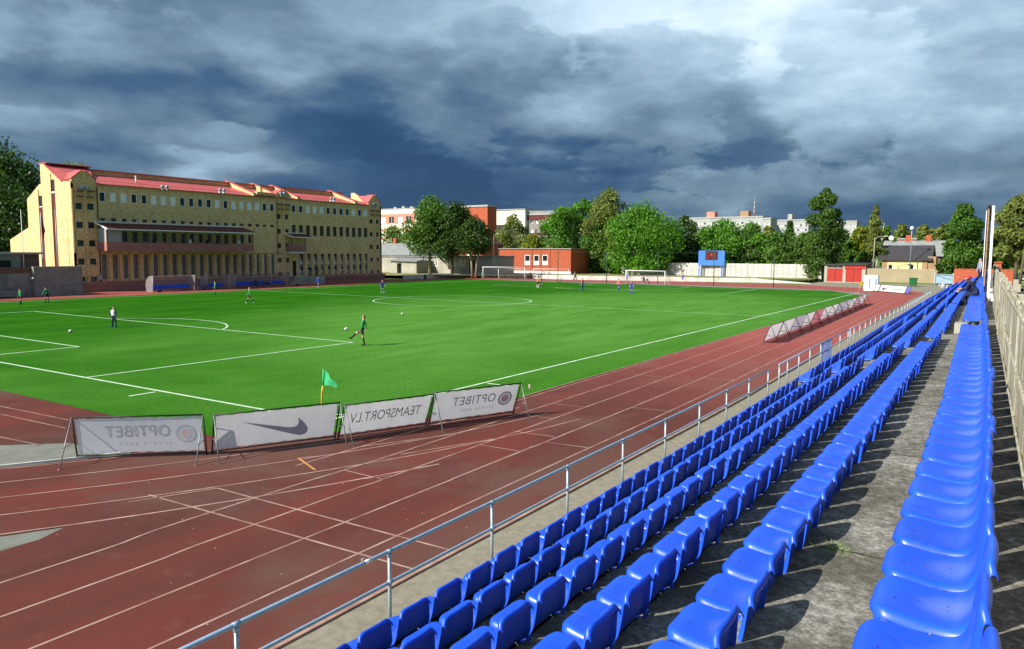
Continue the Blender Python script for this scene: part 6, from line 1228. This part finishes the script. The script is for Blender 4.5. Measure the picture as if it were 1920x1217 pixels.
tree(1690, 418, 470, 46, 215, 'round', L_olive, 'tree behind the yellow house, left one', 2000, .7, clear=.1); tree(1733, 420, 470, 46, 225, 'round', L_olive, 'tree behind the yellow house, right one', 2000, .7, clear=.1); tree(1660, 422, 470, 40, 230, 'oval', L_mid, 'distant tree between birch and yellow house', 1500, .7, clear=.05); tree(1765, 418, 470, 40, 220, 'round', L_olive, 'distant tree right of the pale gabled house', 1600, .7)
tree(1803, 381, 505, 84, 142, 'oval', L_mid, 'large leafy tree behind the red brick wall', 9000, .42, clear=.16); tree(1832, 455, 510, 60, 143, 'bush', L_dark, 'dark bush behind the red brick wall beside the hoarding', 3200, .38, clear=0.02); tree(1778, 478, 512, 50, 144, 'bush', L_dark, 'dark bush behind the blue gate', 2400, .38, clear=.02)
tree(1905, 366, 500, 90, 130, 'oval', L_olive, 'large tree at the right edge above the parked van', 9000, .42, clear=.24); tree(1868, 440, 510, 50, 146, 'round', L_dark, 'dark tree between the hoarding and the right edge tree', 3000, .4, clear=.05); tree(1904, 462, 508, 46, 165, 'round', L_mid, 'small round tree on the lawn behind the van', 2600, .4, clear=.28)
tree(1586, 440, 505, 36, 168, 'oval', L_mid, 'green tree filling the gap right of the tall birch', 1800, .45, clear=.02); tree(1570, 470, 512, 40, 160, 'bush', L_mid, 'bush behind the garage roofs', 1400, .42, clear=0); tree(1618, 470, 512, 46, 158, 'bush', L_mid, 'dark hedge bush between garages and birch', 1600, .42, clear=0)
tree(1330, 438, 500, 50, 160, 'round', L_mid, 'small tree glimpsed behind the right edge of the scoreboard', 2600, .42, clear=.05); tree(1424, 436, 505, 60, 152, 'round', L_bright, 'bright low tree in the wood above the middle of the white fence', 3200, .42, clear=.03); tree(1384, 430, 505, 56, 163, 'oval', L_olive, 'olive tree rising behind the bright scoreboard tree', 2600, .45, clear=.05); tree(1496, 446, 508, 60, 147, 'bush', L_dark, 'dark shrub at the right end of the white fence wood', 2600, .40, clear=.0); tree(1262, 440, 505, 50, 153, 'round', L_mid, 'mid green tree between the goal tree and the dark narrow tree', 2600, .42, clear=.04)
tree(1245, 415, 505, 60, 156, 'round', L_mid, 'tree filling the gap right of the broad bright tree', 3000, .42, clear=.03); tree(1075, 425, 505, 60, 158, 'round', L_mid, 'shaded tree between the bright tree and the olive tree', 2800, .42, clear=.03); tree(1170, 420, 505, 60, 155, 'oval', L_dark, 'dark tree in the gap between olive and broad bright trees', 3000, .42, clear=.03); tree(1316, 446, 505, 52, 154, 'round', L_dark, 'dark low tree close left of the scoreboard', 2600, .42, clear=.02); tree(1410, 446, 508, 56, 150, 'bush', L_dark, 'dark shrub above the fence right of the scoreboard', 2400, .40, clear=.0)
hg = []
for i in range(60): p = at(1100+i*7.4, 500, 149+rnd.uniform(-1, 8)); hg.append((p[0], p[1], rnd.uniform(.8, 3.6), rnd.uniform(1.2, 2.2)))
tag(link('undergrowth', leaves('undergrowth', hg, 9000, .42, L_dark)), 'dark undergrowth filling in below the trees behind the white fence', 'undergrowth', kind='stuff')
hz = []
for i in range(90): p = at(rnd.uniform(-200, 2100), 470, rnd.uniform(300, 480)); hz.append((p[0], p[1], rnd.uniform(2, 7), rnd.uniform(4, 7.5)))
tag(link('far_woods', leaves('far_woods', hz, 9000, 1.3, L_mid)), 'far tree line closing the horizon behind the town', 'woods', kind='stuff')

# ------------------------------------------------------------------ people
SKIN = pm('skin', (0.55, 0.33, 0.24), (0.48, 0.28, 0.20), 6, .55); HAIRB = pm('hair_brown', (0.10, .05, .025), None, 9, .6); HAIRG = pm('hair_ginger', (0.32, .12, .035), None, 9, .6); HAIRD = pm('hair_dark', (.02, .015, .012), None, 9, .6); HAIRL = pm('hair_fair', (.45, .32, .16), None, 9, .6)
def cloth(n, c): return pm('cloth_'+n, c, tuple(x*.72 for x in c), 7, .8)
GREEN, BLACK, BLUE, WHITE, SALMON, YEL, NAVY, SKY, GREY, RED = cloth('green', (0.02, .34, .10)), cloth('black', (.015, .015, .017)), cloth('blue', (.035, .05, .48)), cloth('white', (.80, .80, .86)), cloth('salmon', (.80, .22, .20)), cloth('yellow', (.72, .42, .02)), cloth('navy', (.012, .018, .055)), cloth('sky', (.25, .48, .80)), cloth('grey', (.30, .34, .40)), cloth('red', (.62, .04, .04))
POSES = {   # joint angles in degrees: hip flex, hip spread, knee flex (left, right); shoulder flex, spread, elbow flex (left, right); trunk lean
    'stand': dict(L=(2, 4, 2), Rr=(-2, 4, 2), AL=(4, 10, 12), AR=(2, 10, 14), lean=2), 'walk': dict(L=(24, 2, 6), Rr=(-20, 2, 20), AL=(-20, 8, 15), AR=(24, 8, 22), lean=4),
    'kick': dict(L=(-6, 3, 6), Rr=(58, 4, 12), AL=(8, 14, 14), AR=(-14, 16, 10), lean=-9), 'run': dict(L=(48, 2, 40), Rr=(-28, 2, 50), AL=(-32, 10, 70), AR=(36, 10, 80), lean=12),
    'apart': dict(L=(4, 12, 2), Rr=(2, 13, 3), AL=(2, 16, 8), AR=(6, 26, 14), lean=2), 'look': dict(L=(6, 6, 8), Rr=(0, 5, 3), AL=(10, 12, 40), AR=(8, 12, 30), lean=14),
    'sit': dict(L=(84, 6, 82), Rr=(80, 8, 78), AL=(34, 8, 48), AR=(30, 10, 55), lean=10), 'hunch': dict(L=(74, 9, 64), Rr=(88, 10, 92), AL=(14, 10, 62), AR=(20, 8, 70), lean=34), 'crouch': dict(L=(108, 10, 125), Rr=(100, 12, 120), AL=(50, 10, 40), AR=(46, 10, 36), lean=28), 'ready': dict(L=(24, 10, 28), Rr=(22, 10, 26), AL=(20, 22, 30), AR=(20, 22, 30), lean=20)}
def rotx(v, a): c, s = math.cos(a), math.sin(a); return Vector((v.x, v.y*c-v.z*s, v.y*s+v.z*c))
def person(label, loc, face, H_=1.75, pose='stand', shirt=GREEN, short=BLACK, sock=BLACK, shoe=BLACK, hair=HAIRB, sleeves=True, longs=False, bib=None, cap=None, group='players on the pitch', sit_z=None, hood=None, base=None):
    s = H_/1.78; P = POSES[pose]; ln = R(P['lean']); J = {}
    J['pel'] = Vector((0, 0, .94)); up = lambda d, f=0.0: J['pel']+rotx(Vector((0, f, d)), -ln)
    J['wst'] = up(.14); J['chest'] = up(.36, .01); J['nk'] = up(.53); hd_ = R(P['lean']*.6); J['hd'] = J['nk']+rotx(Vector((0, .02, .14)), -hd_); J['tp'] = J['nk']+rotx(Vector((0, .02, .21)), -hd_)
    for sd, sx in (('L', -1), ('R', 1)):
        a = P['L' if sd == 'L' else 'Rr']; J['hip'+sd] = J['pel']+Vector((sx*.092, 0, -.03)); f, sp, kn = R(a[0]), R(a[1]), R(a[2])
        d1 = Vector((sx*math.sin(sp), math.sin(f)*math.cos(sp), -math.cos(f)*math.cos(sp))); d2 = Vector((sx*math.sin(sp)*.6, math.sin(f-kn), -math.cos(f-kn))).normalized()
        J['kn'+sd] = J['hip'+sd]+d1*.44; J['an'+sd] = J['kn'+sd]+d2*.43; ft = (Vector((sx*.15, 1, 0))-d2*(-.0)).normalized(); tilt = (f-kn)
        J['to'+sd] = J['an'+sd]+rotx(Vector((sx*.03, .17, -.055)), tilt*.6); J['he'+sd] = J['an'+sd]+rotx(Vector((0, -.05, -.06)), tilt*.6)
        a = P['A'+sd]; f, sp, e = R(a[0]), R(a[1]), R(a[2]); J['sh'+sd] = up(.47)+Vector((sx*.185, 0, 0))
        d1 = Vector((sx*math.sin(sp), math.sin(f)*math.cos(sp), -math.cos(f)*math.cos(sp))); d2 = Vector((sx*math.sin(sp)*.5, math.sin(f+e), -math.cos(f+e))).normalized()
        J['el'+sd] = J['sh'+sd]+d1*.29; J['wr'+sd] = J['el'+sd]+d2*.25; J['ha'+sd] = J['wr'+sd]+d2*.075
    low = min(J[k].z for k in ('toL', 'toR', 'heL', 'heR')) - .03
    if sit_z is not None: low = J['pel'].z-.10-sit_z/s
    for k in J: J[k] = Vector((J[k].x, J[k].y, J[k].z-low))*s
    names = list(J); ix = {k: i for i, k in enumerate(names)}
    E_ = [('pel', 'wst'), ('wst', 'chest'), ('chest', 'nk'), ('nk', 'hd'), ('hd', 'tp')]+[(a+sd if b != 'c' else a, c+sd) for sd in 'LR' for a, b, c in (('pel', 'c', 'hip'), ('hip', '', 'kn'), ('kn', '', 'an'), ('an', '', 'to'), ('an', '', 'he'), ('chest', 'c', 'sh'), ('sh', '', 'el'), ('el', '', 'wr'), ('wr', '', 'ha'))]
    RD = dict(pel=.135, wst=.118, chest=.14, nk=.058, hd=.098, tp=.07, hip=.10, kn=.062, an=.042, to=.036, he=.036, sh=.068, el=.045, wr=.030, ha=.034)
    if longs: RD.update(kn=.075, an=.058, hip=.11)
    if shirt in (NAVY, GREY) or hood: RD.update(chest=.165, wst=.15, sh=.085, el=.065, wr=.045)
    me = bpy.data.meshes.new('p'); me.from_pydata([J[k] for k in names], [(ix[a], ix[b]) for a, b in E_], []); o = bpy.data.objects.new('p', me); C.objects.link(o)
    sk_ = o.modifiers.new('s', 'SKIN'); sk_.use_smooth_shade = True
    for k in names:
        r_ = RD[k if k in RD else k[:-1]]*s; sv_ = me.skin_vertices[0].data[ix[k]]; sv_.radius = (r_, r_*(.78 if k in ('chest', 'wst', 'pel') else 1)); sv_.use_root = (k == 'pel')
    su = o.modifiers.new('u', 'SUBSURF'); su.levels = 1
    body = bake(o); bpy.data.objects.remove(o)
    mats = [SKIN, shirt, short, sock, shoe]; body.materials.clear(); [body.materials.append(m_) for m_ in mats]
    segs = [(J[a], J[b], a, b) for a, b in E_]; pi = []
    for p_ in body.polygons:
        c_ = p_.center; best = (9, '', '', 0)
        for a, b, na, nb in segs:
            ab = b-a; u = max(0, min(1, (c_-a).dot(ab)/ab.length_squared)); d = (c_-(a+ab*u)).length/max(.03, RD[nb if nb in RD else nb[:-1]])
            if d < best[0]: best = (d, na, nb, u)
        _, na, nb, u = best; b_ = nb.rstrip('LR') if nb not in ('hd',) else nb
        if nb in ('hd', 'tp'): m_ = 0
        elif nb == 'nk': m_ = 1 if u < .85 else 0
        elif nb in ('wst', 'chest'): m_ = 1 if not (nb == 'wst' and u < .25) else 2
        elif b_ == 'hip': m_ = 2
        elif b_ == 'kn': m_ = 2 if (longs or u < .72) else 0
        elif b_ == 'an': m_ = 2 if longs else (3 if u > .18 else 0)
        elif b_ in ('to', 'he'): m_ = 4
        elif b_ == 'sh': m_ = 1
        elif b_ == 'el': m_ = 1 if (sleeves or u < .6) else 0
        elif b_ == 'wr': m_ = 1 if (sleeves and u < .93) else 0
        else: m_ = 0
        pi.append(m_)
    body.polygons.foreach_set('material_index', pi)
    # fingers and facial features joined to the body mesh
    x = MB()
    for sd, sx in (('L', -1), ('R', 1)):
        w_, h_ = J['wr'+sd], J['ha'+sd]; d = (h_-w_).normalized(); sdv = d.cross(Vector((1, 0, 0))).normalized()
        for k in range(4):
            o_ = sdv*(k-1.5)*.018*s; l = (.062, .074, .07, .054)[k]*s; b0 = h_+o_*.9; b1 = b0+d*l*.55+Vector((-sx*.008*s, 0, 0)); x.tube([b0-d*.02*s, b1, b1+d*l*.45+Vector((-sx*.018*s, 0, 0))], [.0095*s, .0085*s, .006*s], 5)
        b0 = w_+d*.035*s+sdv*.03*s; x.tube([b0-sdv*.015*s, b0+sdv*.02*s+d*.025*s, b0+sdv*.022*s+d*.055*s], [.011*s, .010*s, .007*s], 5)
    hd = J['hd']; fw = rotx(Vector((0, 1, 0)), -hd_); uu = rotx(Vector((0, 0, 1)), -hd_)
    x.add([hd+fw*.088*s+uu*.02*s, hd+fw*.085*s-uu*.025*s+Vector((-.016*s, 0, 0)), hd+fw*.085*s-uu*.025*s+Vector((.016*s, 0, 0)), hd+fw*.118*s-uu*.022*s], [(0, 1, 3), (0, 3, 2), (1, 2, 3)])
    for sx in (-1, 1): x.ball(hd+Vector((sx*.098*s, 0, 0))-uu*.01*s, .026*s, 6, 4, (.45, .8, 1.2))
    f = MB()
    for sx in (-1, 1): f.ball(hd+fw*.086*s+Vector((sx*.034*s, 0, 0))+uu*.018*s, .011*s, 6, 4)
    f.obox(hd+fw*.083*s-uu*.052*s-Vector((.024*s, 0, 0)), Vector((.048*s, 0, 0)), fw*.012*s, uu*.008*s)
    bm = bmesh.new(); bm.from_mesh(body); bm.from_mesh(x.mesh('x', SKIN)); n0 = len(bm.faces); bm.to_mesh(body); bm.free()
    body.name = 'person'; root = thing('person', label, 'person', loc, face, group)
    link('body', body, root); f.build('face', HAIRD, root)
    hm = MB(); c_ = hd+uu*.035*s-fw*.018*s; hm.ball(c_, .108*s, 12, 8, (.95, 1.0, .95))
    hm.f, hm.mi, hm.sm = map(list, zip(*[(fc, a, b) for fc, a, b in zip(hm.f, hm.mi, hm.sm) if (np.mean([np.dot(np.array(hm.v[i])-np.array(c_), np.array(uu*.85-fw*.62)) for i in fc]) > -.012*s)]))
    hm.build('hair' if not (cap or hood) else ('cap' if cap else 'hood'), cap or hood or hair, root)
    if bib:
        b = MB(); b.smooth = True; rr = []
        for j, (k, dz, ra, rb) in enumerate((('wst', -.10, .235, .20), ('wst', .0, .225, .19), ('chest', -.06, .245, .205), ('chest', .04, .25, .205), ('chest', .12, .19, .17))):
            c0 = J[k]+Vector((0, 0, dz*s)); rr += [(c0.x+ra*s*math.cos(t), c0.y+rb*s*math.sin(t), c0.z) for t in np.linspace(0, 2*math.pi, 16, endpoint=False)]
        b.add(rr, [(j*16+i, j*16+(i+1) % 16, (j+1)*16+(i+1) % 16, (j+1)*16+i) for j in range(4) for i in range(16)]); b.build('bib', bib, root)
    return root
def pz(px, py, z=0.0): return on(px, py, z)
person('person in green shirt and black shorts kicking a ball near the penalty area corner', on(680, 648.5), R(122), 1.80, 'kick', GREEN, BLACK, BLACK, BLACK, HAIRG)
person('goalkeeper in a white bib over navy, standing on the grass at the left', on(215, 614), R(190), 1.52, 'apart', NAVY, NAVY, NAVY, BLUE, HAIRB, longs=True, bib=WHITE)
person('person in green, leftmost on the pitch, standing upright under the flying ball', on(39, 571), R(185), 1.62, 'stand', GREEN, BLACK, BLACK, BLACK, HAIRD); person('person in green bending forward beside the leftmost player', on(89, 568), R(100), 1.70, 'look', GREEN, BLACK, BLACK, BLACK, HAIRD)
person('person in green standing in front of the middle dugout', on(404, 552.5), R(150), 1.68, 'apart', GREEN, BLACK, BLACK, BLACK, HAIRG); person('person in green with fair hair walking on the far side of the pitch', on(469, 569), R(140), 1.72, 'walk', GREEN, BLACK, BLACK, WHITE, HAIRL)
person('person in blue kit walking on the track edge before the entrance steps', on(597, 539), R(200), 1.70, 'walk', BLUE, BLUE, BLUE, WHITE, HAIRB); person('person in blue kit looking down at a dark ball near mid field', on(717, 549), R(235), 1.70, 'look', BLUE, BLUE, BLUE, WHITE, HAIRL)
person('person in a salmon bib standing beside a yellow bib, far left of the goal', on(1008.5, 540.5), R(20), 1.78, 'stand', SALMON, BLACK, WHITE, SALMON, HAIRB, False); person('person in a yellow bib stepping behind the salmon bibbed player', on(1014, 538.5), R(250), 1.72, 'walk', YEL, BLACK, BLACK, BLACK, HAIRD, False)
person('person in white and black crouching near the far penalty area', on(1052, 530.5), R(200), 1.7, 'crouch', WHITE, BLACK, BLACK, BLACK, HAIRD); person('person in grey walking along the low white wall', on(1078, 524.5), R(80), 1.75, 'walk', GREY, BLACK, BLACK, BLACK, HAIRB, longs=True, group='people around the ground')
person('person in a salmon bib and blue trousers, alone left of the far goal', on(1092, 544), R(260), 1.75, 'stand', SALMON, BLUE, BLUE, BLUE, HAIRB, longs=True); person('person in a salmon bib and blue shorts near the left goal post', on(1160, 545.5), R(170), 1.75, 'walk', SALMON, BLUE, BLUE, BLUE, HAIRB, False)
person('person in full blue kit with hands on hips facing the stand', on(1184, 551.5), R(190), 1.75, 'stand', BLUE, BLUE, BLUE, BLUE, HAIRL, False); person('goalkeeper in black standing in the far goal', on(1207, 535.5), R(180), 1.75, 'ready', BLACK, BLACK, GREEN, BLACK, HAIRD); person('person in white top and dark trousers running behind the far goalkeeper', on(1212.5, 532.5), R(270), 1.72, 'run', WHITE, BLACK, BLACK, BLACK, HAIRD, longs=True)
person('person in sky blue behind the left post of the far goal', on(1175.5, 527.5), R(200), 1.7, 'stand', SKY, BLUE, BLUE, WHITE, HAIRB, group='people around the ground'); person('child in blue by the track right of the far goal', on(1280, 529), R(200), 1.45, 'stand', BLUE, BLUE, WHITE, WHITE, HAIRB, group='people around the ground')
person('person in navy seated on the bench of the largest dugout', (-78.85, 58.3, 0), R(-90), 1.75, 'sit', NAVY, NAVY, WHITE, WHITE, HAIRD, longs=True, sit_z=.47, group='people around the ground'); person('person in red and navy seated in the largest dugout', (-78.85, 60.4, 0), R(-90), 1.7, 'sit', RED, NAVY, WHITE, WHITE, HAIRB, longs=True, sit_z=.47, group='people around the ground')
q = wf.P(38.6, 1.3, 1.6); person('person in black leaning by the clubhouse steps, left of the two', q, R(-90), 1.75, 'stand', BLACK, BLACK, BLACK, BLACK, HAIRD, longs=True, group='people around the ground'); q = wf.P(40.0, 1.3, 1.6); person('person in black standing by the clubhouse steps, right of the two', q, R(-70), 1.75, 'look', BLACK, BLACK, BLACK, BLACK, HAIRD, longs=True, group='people around the ground')
for px, sh, lb in ((868, NAVY, 'person in dark clothes sitting on the grass under the right hand tree'), (876, WHITE, 'person in white sitting on the grass beside the forked tree trunk')): p = on(px, 513, .62); person(lb, p, R(180), 1.7, 'crouch', sh, NAVY, WHITE, BLACK, HAIRD, longs=True, group='people around the ground')
# spectators on the terrace
py_ = 18.2; person('spectator in navy tracksuit and red cap hunched over on the back row', (rx(6, py_)-.22, py_, tz(6, py_)), R(80), 1.70, 'hunch', NAVY, NAVY, NAVY, BLACK, HAIRL, longs=True, sit_z=.44, cap=RED, group='spectators on the terrace')
py_ = 50.0; person('spectator in grey hooded top standing far along the terrace', (rx(5, py_)+.26, py_, floor_z(6, py_)), R(120), 1.82, 'stand', GREY, NAVY, BLACK, BLACK, HAIRB, longs=True, hood=GREY, group='spectators on the terrace')
for o in [o for o in bpy.data.objects if o.type == 'CAMERA']: pass
bpy.context.view_layer.update()
